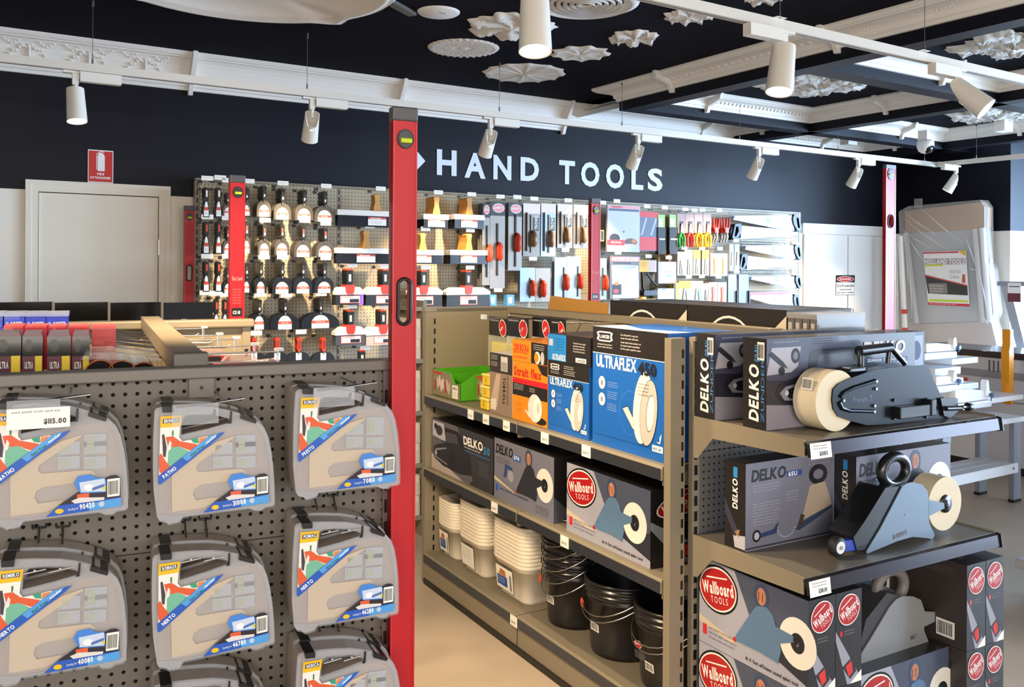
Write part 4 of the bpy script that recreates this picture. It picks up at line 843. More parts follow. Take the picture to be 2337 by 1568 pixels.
# black header panels beyond
for i, (a, b) in enumerate(((-60, 120), (125, 248), (252, 368), (373, 486))):
    p0 = W.wz(a, 691, 1.47); p0 = W.wy(a, 691, 4.7); p1 = W.wy(b, 691, 4.7); zb = W.wy(a, 720, 4.7)[2]; zt = p0[2]
    solo(MB().box(0, p1[0] - p0[0], 0, .03, zb - .03, zt, mat('17130f', .12)).box(-.012, 0, -.002, .032, zb - .03, zt + .004, CAPM), 'header_panel', 'glossy black header panel above the far shelf, %s from the left' % ORD[i], 'panel', W, p0[0], 4.7, 0)
p0 = W.wy(-80, 715, 4.72); p1 = W.wy(486, 715, 4.72)
solo(MB().box(0, p1[0] - p0[0], .025, .30, 0, zb - .035, CAPM), 'far_shelf_unit', 'beige shelf unit standing under the black header panels', 'shelving', W, p0[0], 4.72, 0)
# ---- sander cases
cz = crop(340, 860, 4.356); YC = YP - .135
ANC = P.wy(549, 947, YC)
def cq(x, y): p = P.wy(*cz(x, y), YC); return (p[0] - ANC[0], p[2] - ANC[2])
def cp(L_): return [cq(x, y) for x, y in L_]
OUT = cp([(58, 345), (80, 318), (130, 305), (250, 300), (420, 300), (640, 310), (760, 330), (860, 355), (980, 395), (1080, 440), (1150, 510), (1190, 600), (1220, 740), (1240, 900), (1252, 1100), (1254, 1270), (1235, 1292), (1160, 1305), (1120, 1335), (1055, 1338), (1005, 1315), (700, 1352), (345, 1400), (310, 1450), (205, 1478), (165, 1452), (110, 1442), (82, 1400), (50, 1150), (42, 900), (45, 600)])
HOLE = cp([(322, 585), (325, 480), (345, 410), (380, 385), (520, 378), (660, 385), (780, 415), (822, 440), (800, 465), (600, 520)])
INS = cp([(232, 1352), (228, 950), (480, 780), (680, 650), (860, 590), (862, 600), (640, 760), (480, 880), (470, 930), (500, 955), (920, 920), (960, 945), (975, 965), (800, 1040), (520, 1080), (455, 1120), (438, 1180), (470, 1235), (700, 1200), (640, 1260), (550, 1310)])
BODY = mat('a5968a', .35, noise=.12, scale=9); COVER = mat('d9dbe0', .22, alpha=.13); RIM = mat('b3b1b2', .35, alpha=.55); BEI = mat('cdb48f', .5)
LBLU = mat('1f56b4', .35); LBL2 = mat('4f9ad8', .35); ORNG = mat('d9582c', .45); TEAL = mat('6fb295', .45); YEL = mat('f0b90d', .4)
def build_case(lbl, name_, code):
    t = thing('sander_case', lbl, 'case', P, 0, 0, 0); u = fr2((0, 0, 0), (1, 0, 0), (0, 0, 1))
    b = MB().prism(OUT, u, -.056, -.012, BODY, holes=[HOLE]).build('shell', t); bevel(b, .003)
    MB().prism(OUT, u, -.0118, -.009, RIM, holes=[HOLE, cp([(90, 500), (90, 1380), (300, 1385), (900, 1310), (1215, 1240), (1205, 900), (1150, 600), (1060, 480), (840, 500), (330, 640), (300, 560), (280, 480), (110, 350)])]).build('rim', t)
    MB().prism(INS, u, -.011, -.006, BEI).build('paper_insert', t)
    mb = MB()
    for x, y in ((640, 665), (640, 800), (870, 590), (870, 660), (870, 800)): mb.prism(cp([(x, y), (x + 195, y - 10), (x + 195, y + 105), (x, y + 118)]), u, -.011, -.007, mat('b9bdc0', .3, alpha=.8)).prism(cp([(x + 25, y + 25), (x + 90, y + 20), (x + 90, y + 85), (x + 25, y + 90)]), u, -.007, -.006, mat('a8a98c', .5))
    mb.build('parts_tray', t)
    c = MB().prism(OUT, u, -.0035, 0, COVER, holes=[HOLE]).build('lid', t); bevel(c, .0012)
    for i, L_ in enumerate((((130, 295), (245, 290), (245, 350), (135, 352)), ((915, 372), (1070, 430), (1058, 462), (905, 412)))): bevel(MB().prism(cp(L_), u, -.058, .005, BLACK).build('latch', b), .002)
    zt = cp([(808, 340), (824, 345), (818, 460), (785, 465), (800, 435)]); MB().prism(zt, u, 0, .004, BLACK).build('cable_tie', c)
    # sticker, upper left
    mb = MB().flat(cp([(112, 510), (100, 985), (330, 860), (600, 600), (570, 590), (420, 625), (330, 640), (300, 600), (310, 480), (330, 385), (115, 395)]), u, mat('e9e6dc', .4), .0005)
    mb.flat(cp([(195, 640), (185, 900), (245, 900), (430, 760), (350, 715)]), u, TEAL, .0009).flat(cp([(415, 622), (490, 605), (490, 660), (440, 655)]), u, mat('2f9a72'), .0009).flat(cp([(228, 535), (246, 532), (244, 585), (228, 590)]), u, mat('2c7a48'), .0009)
    mb.flat(cp([(165, 600), (240, 590), (310, 640), (480, 670), (455, 720), (400, 730), (300, 690), (250, 700), (190, 690)]), u, ORNG, .0012).flat(cp([(98, 790), (120, 760), (160, 830), (215, 900), (125, 970), (104, 940)]), u, ORNG, .0012).flat(cp([(500, 610), (575, 595), (530, 650), (490, 660)]), u, mat('e08050'), .0012)
    mb.flat(cp([(130, 575), (150, 570), (175, 700), (165, 800), (140, 790)]), u, mat('3a3340'), .0014).flat(cp([(185, 700), (205, 630), (225, 660), (215, 720), (180, 748)]), u, mat('e6ddd6'), .0016)
    mb.flat(cp([(115, 395), (328, 380), (315, 490), (110, 508)]), u, YEL, .0014)
    P0 = cq(140, 458); P1 = cq(298, 440); mb.flat(cp([(137, 420), (300, 405), (297, 450), (137, 465)]), u, mat('33415f'), .0018); mb.text(name_, u, P0[0] + .002, P0[1] - .000, .0065, (P1[0] - P0[0]) - .003, WHITE, .0022, rot=math.atan2(P1[1] - P0[1], P1[0] - P0[0]))
    mb.flat(cp([(92, 985), (600, 585), (758, 543), (700, 600), (110, 1072), (92, 1060)]), u, LBLU, .0018).flat(cp([(330, 800), (600, 585), (690, 560), (640, 615), (380, 835)]), u, LBL2, .0021)
    P0 = cq(150, 1010); P1 = cq(260, 925); a_ = math.atan2(P1[1] - P0[1], P1[0] - P0[0]); mb.text('PANCO' if False else code[0], u, P0[0], P0[1], .007, .028, WHITE, .0026, rot=a_)
    P0 = cq(420, 790); mb.text('dust free', u, P0[0], P0[1], .005, .03, mat('1e6a3a'), .0026, rot=a_); P0 = cq(570, 665); mb.text('sander', u, P0[0], P0[1], .005, .024, WHITE, .0026, rot=a_)
    mb.build('sticker', c)
    # sticker, lower right
    mb = MB().flat(cp([(540, 1352), (650, 1245), (830, 1110), (1100, 965), (1150, 960), (1182, 980), (1193, 1250)]), u, mat('231a22'), .0005)
    mb.flat(cp([(540, 1352), (650, 1245), (1193, 1165), (1193, 1250)]), u, LBLU, .0009).flat(cp([(900, 1230), (1193, 1168), (1193, 1248), (920, 1290)]), u, LBL2, .0012)
    mb.flat(cp([(785, 1030), (820, 970), (930, 952), (975, 985), (1040, 985), (1065, 1010), (1060, 1120), (840, 1130), (800, 1070)]), u, mat('3f7fd0'), .0012).flat(cp([(830, 1030), (1050, 990), (1060, 1110), (845, 1120)]), u, mat('c3d0e2'), .0015)
    mb.disc(*cq(910, 1075), .008, .006, u, mat('e8eaf0'), .0018).flat(cp([(940, 1080), (1050, 1040), (1050, 1065), (945, 1105)]), u, mat('4a6ca8'), .0018).flat(cp([(1030, 1080), (1062, 1060), (1060, 1105)]), u, mat('c9c93a'), .002)
    mb.flat(cp([(810, 1140), (915, 1125), (915, 1185), (810, 1190)]), u, ORNG, .0015).flat(cp([(760, 1200), (830, 1170), (1050, 1165), (1045, 1190), (790, 1225)]), u, mat('d8d4cf'), .0017)
    P0 = cq(835, 1280); P1 = cq(965, 1255); a_ = math.atan2(P1[1] - P0[1], P1[0] - P0[0]); mb.text(code[1], u, P0[0], P0[1], .0095, P1[0] - P0[0], WHITE, .0016, rot=a_)
    P0 = cq(735, 1292); mb.text('Sanding kit', u, P0[0], P0[1], .004, .017, WHITE, .0016, 0, rot=a_).disc(*cq(658, 1296), .007, .0045, u, YEL, .0014).disc(*cq(1023, 1228), .005, .005, u, mat('b9c6d8'), .0016)
    o_ = cq(1072, 1165); bx = MB(); q0 = cq(1180, 1160); uu = Vector((q0[0] - o_[0], 0, cq(1180, 1150)[1] - cq(1072, 1165)[1])).normalized()
    mb.bars((Vector((o_[0], 0, o_[1])), uu, Vector((0, 0, 1))), 0, 0, q0[0] - o_[0], cq(1072, 1000)[1] - o_[1], .0018)
    mb.build('sticker', c); return t
CASES = [((202, 941), 'upper left sander case, cut by the left edge, white price ticket above', 'BAHTIC', ('BATHO', '90420')), ((549, 947), 'upper middle sander case hanging below the grey cover plate', 'BRINECO', ('PATHO', '31008')),
  ((847.6, 909), 'upper right sander case beside the tallest red level', 'ROMAIC', ('PRESTO', '70810')), ((206.6, 1293), 'lower left sander case on two open hooks', 'REMIIKO', ('NERTO', '40080')),
  ((545, 1269), 'lower middle sander case on two open hooks', 'ROMAUX', ('NERTO', '46780')), ((846, 1207), 'middle right sander case beside the tallest red level', 'POMIAC', ('NERTO', '46280')),
  ((852, 1492), 'bottom right sander case cut by the lower edge', 'NORICA', ('NERTO', '46280')), ((545, 1560), 'bottom middle sander case, only its handle in view', 'NORICA', ('NERTO', '46280'))]
for i, (an, lb, nm, code) in enumerate(CASES):
    p = P.wy(*an, YC); t = build_case('clear grey plastic ' + lb, nm, code); t.location = P.w(p[0], YC, p[2]); t.rotation_euler = (0, math.radians((.0, 0, 1.0, 2.0, -1, 1.5, 1, 0)[i]), P.t)
    for k in (1,):
        c = dup(t, 'second clear plastic case directly behind the ' + lb.split(',')[0].split(' hanging')[0].split(' on two')[0].split(' beside')[0].split(' cut')[0]); c.location = P.w(p[0] + .004, YC + .062, p[2] + .002)
    # hooks
    if i in (0, 1, 2):
        h0 = (cq(760, 205) if i else cq(760, 205)); hx = p[0] + cq(640, 205)[0]; hz = p[2] + cq(640, 210)[1] - .010
        hk = thing('display_hook', 'steel hook with clear ticket holder above the ' + lb.split(',')[0].split(' hanging')[0].split(' beside')[0], 'hook', P, hx, YP, hz)
        MB().tube([(.02, -.001, .004), (.02, -.15, .004), (-.07, -.165, .0), (.055, -.165, .010)], .0022, WIRE, 6).tube([(-.0, -.001, -.02), (-.0, -.15, -.025), (-.0, -.16, -.01)], .003, DKWIRE, 6).build('rod', hk)
        MB().box(-.078, .006, -.170, -.1685, -.034, .006, mat('d8dce0', .12, alpha=.22)).build('ticket_holder', hk)
        if i == 0: MB().box(-.078, .022, -.172, -.1705, -.045, -.008, PAPER).lines(fr2((-.07, -.172, -.016), (1, 0, 0), (0, 0, 1)), 0, 0, .08, 1, .004, INK, .0004).text('$115.00', fr2((-.02, -.172, -.037), (1, 0, 0), (0, 0, 1)), 0, 0, .009, .036, INK, .0005).build('price_ticket', hk)
    else:
        for s_ in (0, 1):
            hx = p[0] + cq(430 + 220 * s_, 300)[0]; hz = p[2] + cq(430 + 220 * s_, 315)[1]
            hk = thing('display_hook', 'open steel hook, %s of two carrying the ' % ('left' if s_ == 0 else 'right') + lb.split(',')[0].split(' on two')[0].split(' beside')[0].split(' cut')[0], 'hook', P, hx, YP, hz)
            MB().tube([(-.012, -.001, .035), (-.012, -.008, .03), (.012, -.008, .03), (.012, -.001, .035)], .0022, DKWIRE, 6).tube([(0, -.008, .03), (0, -.03, .012), (0, -.06, -.012), (0, -.13, -.016), (0, -.15, -.01)], .0025, WIRE, 6).tube([(-.018, -.152, -.012), (.018, -.152, -.008)], .0018, WIRE, 5).build('rod', hk)
# ---- goods behind the grey panel: left side
c1 = crop(0, 680, 3.136)
def item(cr_, x0, x1, y0, y1, Y, d, name, label, cat, paint, fr=P, base=None, col='ffffff', group=None):
    a = fr.wy(*cr_(x0, y1), Y); b = fr.wy(*cr_(x1, y1), Y); tt = fr.wy(*cr_(x0, y0), Y); w = b[0] - a[0]; h = tt[2] - a[2]
    mb = MB(); paint(mb, w, h, d); return solo(mb, name, label, cat, fr, a[0], Y, a[2], group=group)
MAR = mat('5a1030', .35, coat=.4); GYL = mat('f0d020', .35, coat=.4); GLB = mat('17181a', .18, coat=.5)
def P_maroon(mb, w, h, d):
    pts = [(0, 0), (w, 0), (w, h * .9), (w * .9, h), (w * .1, h), (0, h * .9)]; mb.prism(pts, F0, -d, 0, MAR)
    mb.rect(w * .62, 0, w * .34, h * .56, F0, GYL, .001).rect(0, h * .56, w, h * .36, F0, GLB, .001).text('ULTRA', F0, w * .12, h * .34, h * .12, w * .4, PAPER, .0014).text('sealant', F0, w * .1, h * .18, h * .07, w * .4, GYL, .0014).disc(w * .3, h * .75, w * .2, h * .12, F0, mat('3a3a36', .2), .0014)
for i, (a, b) in enumerate(((-40, 150), (158, 305), (335, 505), (515, 640))): item(c1, a, b, 245, 640, YP + .34, .07, 'sealant_pouch', 'black, maroon and yellow pouch behind the grey panel, %s from the left' % ORD[i], 'pouch', P_maroon)
def P_red(mb, w, h, d): mb.box(0, w, 0, d, 0, h, mat('d42028', .3, coat=.3)).box(w * .02, w * .98, .002, d - .002, h, h + .004, mat('e84a44', .3))
for i, (a, b) in enumerate(((20, 165), (175, 335), (345, 475), (490, 640), (655, 828))): item(c1, a, b, 214, 520, YP + .62, .12, 'red_carton', 'plain red carton behind the pouches, %s from the left' % ORD[i], 'box', P_red)
BLU = mat('1c39c4', .3, coat=.3)
def P_blue(mb, w, h, d): mb.box(0, w, 0, d, 0, h, BLU).box(-.002, w + .002, -.002, d, h * .97, h + .008, mat('b8c2d8', .15, alpha=.5)).text('JUICER', F0, w * .3, h * .74, h * .1, w * .6, PAPER, .001).text('ULTRA', F0, w * .35, h * .6, h * .07, w * .4, mat('a9b8ee'), .001).rect(w * .08, h * .7, w * .12, h * .14, F0, mat('8da0e8'), .001)
for i, (a, b) in enumerate(((-130, 18), (28, 175), (182, 328), (332, 485))): item(c1, a, b, 125, 420, YP + .95, .12, 'blue_tub', 'blue tub with clear lid behind the red cartons, %s from the left' % ORD[i], 'tub', P_blue)
for i, (x, y) in enumerate(((715, 505), (873, 508), (1025, 520))):
    p = P.wy(*c1(x, y), YP + .3); r = .031; t = thing('cable_roll', 'black tube end with copper rim in clear bag, %s from the left' % ORD[i], 'tube', P, p[0], YP + .3, p[2] - .012)
    MB().cyl((0, 0, 0), (0, .2, 0), r, r, GLB, 24).build('tube', t); MB().tube([(r * math.cos(a), -.002, r * math.sin(a)) for a in [k * math.pi / 10 for k in range(20)]], .0018, mat('b8653a', .25, .8), 6, True).build('rim', t)
    MB().prism([(-.04, .034), (.04, .034), (.03, .05), (-.03, .05)], F0, -.16, .004, mat('dfe8e6', .1, alpha=.2)).build('bag', t)
for i, (xr, yr, xl, yl) in enumerate(((345, 795, 205, 782), (332, 784, 200, 772), (318, 774, 196, 765), (306, 765, 190, 757), (296, 758, 186, 751), (284, 751, 182, 745))):
    a = P.wz(xr, yr, 1.375); b = P.wz(xl, yl, 1.375); L_ = (a - b).length; ang = math.degrees(math.atan2(b[1] - a[1], b[0] - a[0]))
    t = thing('display_hook', 'chrome hook reaching left from the beige spine, %s from the front' % ORD[i], 'hook', P, a[0], a[1], 1.375, rz=ang)
    s0 = -max(.05, (sx0 + sw / 2 - a[0]) / max(.3, abs(math.cos(math.radians(ang)))))
    MB().tube([(s0, 0, -.01), (L_, 0, .0), (L_ + .01, 0, .014)], .0028, WIRE, 6).tube([(-.05, .0, -.022), (L_ * .9, .0, -.02)], .0022, WIRE, 5).build('rod', t)
FL = mat('e6ecf0', .1, alpha=.5)
for i, (x, y) in enumerate(((417, 733), (440, 741), (464, 750), (499, 765), (537, 774), (580, 789), (634, 802))):
    z = 1.365; p = P.wz(x, y, z); xs = sx0 + sw + .004; L_ = max(.12, p[0] - xs)
    t = thing('display_hook', 'chrome hook with clear plastic flag right of the spine, %s from the back' % ORD[i], 'hook', P, xs, p[1], z)
    MB().tube([(0, 0, 0), (L_, 0, .0)], .0024, WIRE, 6).tube([(0, 0, -.022), (L_ - .03, 0, -.026), (L_ - .015, 0, -.018)], .0028, WIRE, 6).build('rod', t)
    MB().prism([(-.012, -.035), (.012, -.037), (.014, .006), (-.014, .004)], fr2((L_, 0, 0), (.35, .94, 0), (0, 0, 1)), -.001, .001, FL).box(L_ - .008, L_ + .014, -.014, .014, .002, .009, FL).build('ticket_flag', t)
for i, (x, y, w_) in enumerate(((560, 812, .09), (480, 795, .10), (395, 778, .08), (620, 822, .07))):
    p = P.wz(x, y, 1.335); t = solo(MB().box(-w_, w_ * .6, -.02, .02, -.10, -.02, mat('c8343a', .3, coat=.3)).box(-w_ * .8, w_ * .3, -.022, -.02, -.07, -.025, mat('3a2a28')).prism([(-w_ * .8, -.02), (w_ * .5, -.02), (w_ * .2, .005), (-w_ * .6, .0)], F0, -.02, .02, mat('e8c8c4', .1, alpha=.35)), 'red_bag', 'clear and red hanging bag right of the spine, %s of four' % ORD[i], 'bag', P, p[0], p[1], 1.335)
# ================================================================ RIGHT GONDOLA
GX, GY0, GY1, GZ = 1.868, 2.24, 4.10, 1.39; SPX = 2.37
c4 = crop(950, 680, 3.831); c5b = crop(950, 950, 2.538); SHM = mat('8f8571', .42, .12); DECK = mat('7d7464', .45, .12); RAILB = mat('4d515b', .22, .6)
t = thing('centre_gondola', 'tan steel gondola of the centre shelving run', 'shelving', G, GX, GY0, 0)
L = GY1 - GY0; D_ = SPX - GX
MB().prism([(0, .0), (L, .0), (L, GZ - .03), (0, GZ - .03)], fr2((D_, 0, 0), (0, 1, 0), (0, 0, 1)), -.015, 0, mat('8b8170', .5, kind=None)).build('spine_core', t)
mb = MB(); 
for z0, z1 in ((.2, .74), (.742, GZ - .035)): mb.box(-L, 0, .0, .01, z0, z1, TANPEG)
o = mb.build('perforated_back', t); o.location = (D_ - .012, 0, 0); o.rotation_euler = (0, 0, -math.pi / 2)
bevel(MB().box(D_ - .03, D_ + .04, 0, L, GZ - .03, GZ, SHM).build('top_rail', t), .003)
def posted(x, y, h, sy):
    mb = MB().box(x, x + .06, y, y + .032, 0, h, SHM)
    for k in range(26):
        z = .06 + .05 * k
        if z < h - .05: mb.box(x + .072 - .0, x + .0725, 0, 0, 0, 0, BLACK) if False else mb.box(x + .045, x + .054, y - .0008, y + .0325, z, z + .028, BLACK)
    return mb
posted(0, -.033, 1.375, 0).build('post', t); posted(0, L, 1.375, 0).build('post', t)
MB().box(.06, D_ - .02, L - .0, L + .015, .15, GZ, mat('8f8468', .5)).build('side_panel', t); MB().box(-.004, D_ + .04, L - .0, L + .04, GZ - .018, GZ + .006, SHM).build('end_cap', t)
MB().box(0, D_ - .02, 0, L, .02, .14, SHM).box(-.006, .01, 0, L, 0, .028, BLACK).box(-.0012, 0, L / 2 - .002, L / 2 + .002, .03, .14, BLACK).build('plinth', t)
def ticket(parent, y, z, x=-.012):
    MB().box(x - .0015, x, y - .028, y + .028, z - .045, z - .002, PAPER).text('$31.95', (Vector((x - .0015, y + .018, z - .034)), Vector((0, -1, 0)), Vector((0, 0, 1))), 0, 0, .010, .034, mat('55524d'), .0006, 0).build('price_ticket', parent)
tk = {0: (968, 1080, 1115, 1162, 1250, 1345), 1: (968, 1135, 1296), 2: (968, 1180)}
for k, z in enumerate((.955, .587, .155)):
    for b in range(2):
        y0 = L / 2 * b + .003; y1 = L / 2 * (b + 1) - .003
        s = thing('gondola_shelf', 'tan steel shelf of the centre run, %s level, %s bay' % (('top', 'middle', 'bottom')[k], ('near', 'far')[b]), 'shelf', G, GX, GY0, 0)
        MB().box(0, D_ - .035 if k else D_ - .035, y0, y1, z - .025, z, DECK).build('deck', s)
        bevel(MB().prism([(0, .0), (0, -.04), (-.006, -.045), (-.006, -.008), (-.02 + .02, .004)], fr2((0, y0, z), (1, 0, 0), (0, 0, 1)), -(y1 - y0), 0, SHM).build('front_lip', s), .001)
        MB().box(-.010, -.0062, y0 + .005, y1 - .005, z - .043, z - .006, RAILB).build('ticket_strip', s)
        for px in tk[k]:
            yy = G.wx(px, 900 + 120 * k, GX)[1] - GY0
            if y0 <= yy < y1: ticket(s, yy, z)
        if k < 2:
            for yb in (y0, y1 - .004): MB().prism([(0, 0), (.0, -.06), (.05, -.06), (D_ - .06, -.13), (D_ - .04, -.13), (D_ - .04, 0)], fr2((0, yb + .004, z - .001), (1, 0, 0), (0, 0, 1)), .0, .004, SHM).build('bracket', s)
# ---------------------------------------------------------------- printed artwork helpers
GB1, GB2, GB3 = mat('777888', .4, coat=.2), mat('34343c', .35, coat=.2), mat('a6a7b6', .4, coat=.2); PANEL = mat('1b1a1f', .35, coat=.2); CARD = mat('221f20', .4, coat=.2)
REEL = mat('e9e5da', .5); SKY = mat('4d78b8', .4); STB = mat('5b7b9c', .4); SKIN = mat('c08060', .5); ASH = mat('b9b9c2', .45)
def oval(mb, fr, x, y, rx, ry, t='Wallboard', s='TOOLS', tilt=.18, red=None):
    mb.disc(x, y, rx, ry, fr, BLACK, .0008, rot=tilt).disc(x, y, rx * .93, ry * .91, fr, PAPER, .0012, rot=tilt).disc(x, y, rx * .88, ry * .84, fr, red or mat('b31a1e', .35, coat=.2), .0016, rot=tilt)
    c_, s_ = math.cos(tilt), math.sin(tilt); P_ = lambda a, b: (x + a * rx * c_ - b * ry * s_, y + a * rx * s_ + b * ry * c_)
    mb.text(t, fr, *P_(-.78, -.18), ry * .5, rx * 1.56, WHITE, .002, rot=tilt * .9); mb.rect(0, 0, 0, 0, fr, WHITE) if False else mb.flat([P_(-.5, .44), P_(.55, .44), P_(.55, .5), P_(-.5, .5)], fr, WHITE, .002)
    mb.text(s, fr, *P_(-.4, -.56), ry * .26, rx * .85, WHITE, .002, 0, rot=tilt * .9, gap=.45)
def reel(mb, fr, x, y, r, off=.001): mb.disc(x, y, r * .95, r, fr, REEL, off).disc(x, y, r * .36, r * .40, fr, mat('23242c', .3), off + .0003).disc(x, y, r * .08, r * .14, fr, mat('6f7686', .3), off + .0006)
def art_taper(mb, fr, x, y, s, pm=STB, k=1.25):   # triangular banjo-style taper seen from the side
    q = lambda a, b: (x + a * s * k, y + b * s)
    mb.disc(*q(.42, .86), .15 * s, .2 * s, fr, mat('394a66', .35), .0011).disc(*q(.42, .86), .09 * s, .13 * s, fr, SKIN, .0014).rect(*q(.37, .78), .02 * s, .14 * s, fr, mat('7a4a38'), .0017).rect(*q(.43, .78), .02 * s, .14 * s, fr, mat('7a4a38'), .0017)
    reel(mb, fr, *q(.95, .42), .36 * s, .0011)
    mb.flat([q(0, .02), q(.03, .12), q(.3, .62), q(.36, .7), q(.5, .74), q(.6, .66), q(.64, .52), q(.9, .5), q(.93, .43), q(.7, .3), q(.72, .2), q(.68, 0), q(.4, .03)], fr, pm, .002).disc(*q(.93, .46), .05 * s, .07 * s, fr, mat('1b1c22'), .0022).disc(*q(.0, .03), .03 * s, .04 * s, fr, RED, .0022)
def art_long(mb, fr, x, y, w, h):
    q = lambda a, b: (x + a * w, y + b * h)
    mb.flat([q(.28, .62), q(.3, .95), q(.36, 1), q(.72, 1), q(.8, .93), q(.92, .62)], fr, mat('1a1a22', .3), .0009).flat([q(.36, .66), q(.38, .9), q(.68, .92), q(.74, .66)], fr, mat('454653', .3), .0011)
    mb.flat([q(0, .3), q(.04, .45), q(.2, .56), q(.6, .7), q(.92, .72), q(1.05, .5), q(1.08, .1), q(.8, .02), q(.3, .04), q(.05, .15)], fr, mat('23232d', .28), .0013).flat([q(.04, .3), q(.09, .4), q(.4, .52), q(.4, .49), q(.12, .36), q(.08, .3), q(.12, .2), q(.42, .13), q(.42, .1), q(.08, .17)], fr, mat('8a8b95', .3), .0016).disc(*q(.1, .29), .008, .008, fr, mat('cfcfd6'), .0018)
    for i in range(5): mb.flat([q(.5 + i * .03, .2), q(.512 + i * .03, .2), q(.512 + i * .03, .42), q(.5 + i * .03, .42)], fr, mat('15151c'), .0016)
def spine_side(mb, fr, w, h, code='ZUNDER'):    # narrow end panel: name running upward, barcode at top
    mb.rect(0, 0, w, h, fr, CARD, .0003); vf = (fr[0] + fr[1] * (w * .72) + fr[2] * (h * .08), fr[2], -fr[1])
    mb.text('DELKO', vf, 0, w * .05, w * .4, h * .62, WHITE, .001, shear=.12).text(code, vf, 0, -w * .2, w * .13, h * .7, mat('3f7fc0'), .001, 0).text('CO RU', vf, h * .66, w * .0, w * .22, h * .18, mat('3f8fd8'), .001)
    mb.bars((fr[0] + fr[1] * (w * .62) + fr[2] * (h * .76), fr[1], fr[2]), 0, 0, w * .3, h * .2, .001)
def cbox(name, label, fr, X, Yfar, z, w, d, h, face, side=None, rz=-90, cat='box', base=CARD, top=None, group=None, left=None, tilt=0):
    t = thing(name, label, cat, fr, X, Yfar, z, rz=rz + tilt, group=group); bevel(MB().box(0, w, 0, d, 0, h, base).build('carton', t), .0015)
    mb = MB(); face(mb, FRONT(w, d, h), w, h); mb.build('front_print', t)
    if side: mb = MB(); side(mb, RIGHTF(w, d, h), d, h); mb.build('side_print', t)
    if left: mb = MB(); left(mb, LEFTF(w, d, h), d, h); mb.build('side_print', t)
    if top: mb = MB(); top(mb, TOPF(w, d, h), w, d); mb.build('top_print', t)
    return t
UB = mat('1a62b8', .4, coat=.15)
def roll_art(mb, f, x, y, s):
    mb.disc(x - s * .62, y - s * .12, s * .5, s * .62, f, mat('2f6fc4'), .0009).disc(x - s * .62, y - s * .12, s * .47, s * .59, f, UB, .0011)
    mb.flat([(x - s * .98, y - s * .02), (x - s * .72, y + s * .08), (x - s * .38, y - s * .3), (x - s * .2, y - s * .3), (x - s * .2, y - s * .62), (x - s * .5, y - s * .55)], f, INK, .0013).flat([(x - s * .95, y - s * .03), (x - s * .73, y + s * .05), (x - s * .4, y - s * .33), (x - s * .22, y - s * .33), (x - s * .22, y - s * .6), (x - s * .5, y - s * .52)], f, mat('d6d2c8'), .0016)
    mb.disc(x - s * .06, y + s * .1, s * .42, s * 1.0, f, INK, .0018, rot=-.12).disc(x - s * .06, y + s * .1, s * .41, s * .985, f, mat('e6e2d8', .5), .0021, rot=-.12).disc(x + s * .18, y + s * .0, s * .36, s * .9, f, INK, .0024, rot=-.12).disc(x + s * .185, y + s * .0, s * .35, s * .885, f, mat('bcb8b0', .5), .0027, rot=-.12).disc(x + s * .26, y, s * .17, s * .5, f, INK, .003, rot=-.12).disc(x + s * .27, y, s * .16, s * .48, f, mat('ece8de', .5), .0033, rot=-.12)
    mb.lines(f, x - s * .28, y + s * .72, s * .5, 4, s * .05, INK, .0035)
def ultra(num='450', big=True):
    def f_(mb, f, w, h):
        mb.rect(0, 0, w, h, f, UB, .0003).rect(0, h * .78, w, h * .22, f, CARD, .0006).rect(0, h * .775, w, h * .006, f, WHITE, .0009)
        mb.flat([(w * .06, h * .895), (w * .1, h * .88), (w * .25, h * .88), (w * .29, h * .895), (w * .275, h * .925), (w * .29, h * .955), (w * .25, h * .965), (w * .1, h * .965), (w * .06, h * .955), (w * .075, h * .925)], f, WHITE, .0009).flat([(w * .09, h * .892), (w * .26, h * .892), (w * .255, h * .925), (w * .26, h * .953), (w * .09, h * .953), (w * .095, h * .925)], f, CARD, .0012).text('LANCER', f, w * .105, h * .908, h * .028, w * .14, WHITE, .0015)
        mb.lines(f, w * .07, h * .85, w * .22, 2, h * .012, PAPER, .0009).lines(f, w * .4, h * .945, w * .28, 2, h * .014, PAPER, .0009, seed=4).lines(f, w * .4, h * .885, w * .28, 3, h * .014, PAPER, .0009, seed=5)
        mb.text('ULTRAFLEX', f, w * .055, h * .665, h * .10, w * .56, WHITE, .001, gap=.05).text(num, f, w * .64, h * .655, h * .10, w * .23, INK, .004, gap=.06)
        for k, yy in enumerate((.53, .39)): mb.disc(w * .14, h * yy, w * .052, w * .06, f, INK, .0009).disc(w * .14, h * yy, w * .048, w * .056, f, WHITE, .0012).rect(w * .125, h * (yy - .02), w * .03, h * .04, f, mat('7d8aa0'), .0015)
        for k, yy in enumerate((.54, .46, .36)): mb.lines(f, w * .22, h * yy, w * .15, 4 if k else 3, h * .009, mat('a9c6ea'), .001, seed=k + 2)
        roll_art(mb, f, w * .72, h * .36, w * .30)
        mb.rect(w * .04, h * .085, w * .88, h * .004, f, mat('123a74'), .0008).rect(w * .82, h * .07, w * .13, h * .05, f, PAPER, .001).text('BS 18', f, w * .835, h * .085, h * .018, w * .09, UB, .0013).flat([(w * .87, h * .15), (w * .92, h * .15), (w * .935, h * .22), (w * .91, h * .19), (w * .91, h * .135)], f, PAPER, .001)
    return f_
def uside(mb, f, w, h): mb.rect(0, 0, w, h, f, UB, .0003).text('ULTRAFLEX STRUCTURAL', (f[0] + f[1] * w * .1 + f[2] * h * .95, -f[2], f[1]), 0, 0, .02, h * .8, mat('2f8ae0'), .001, 0)
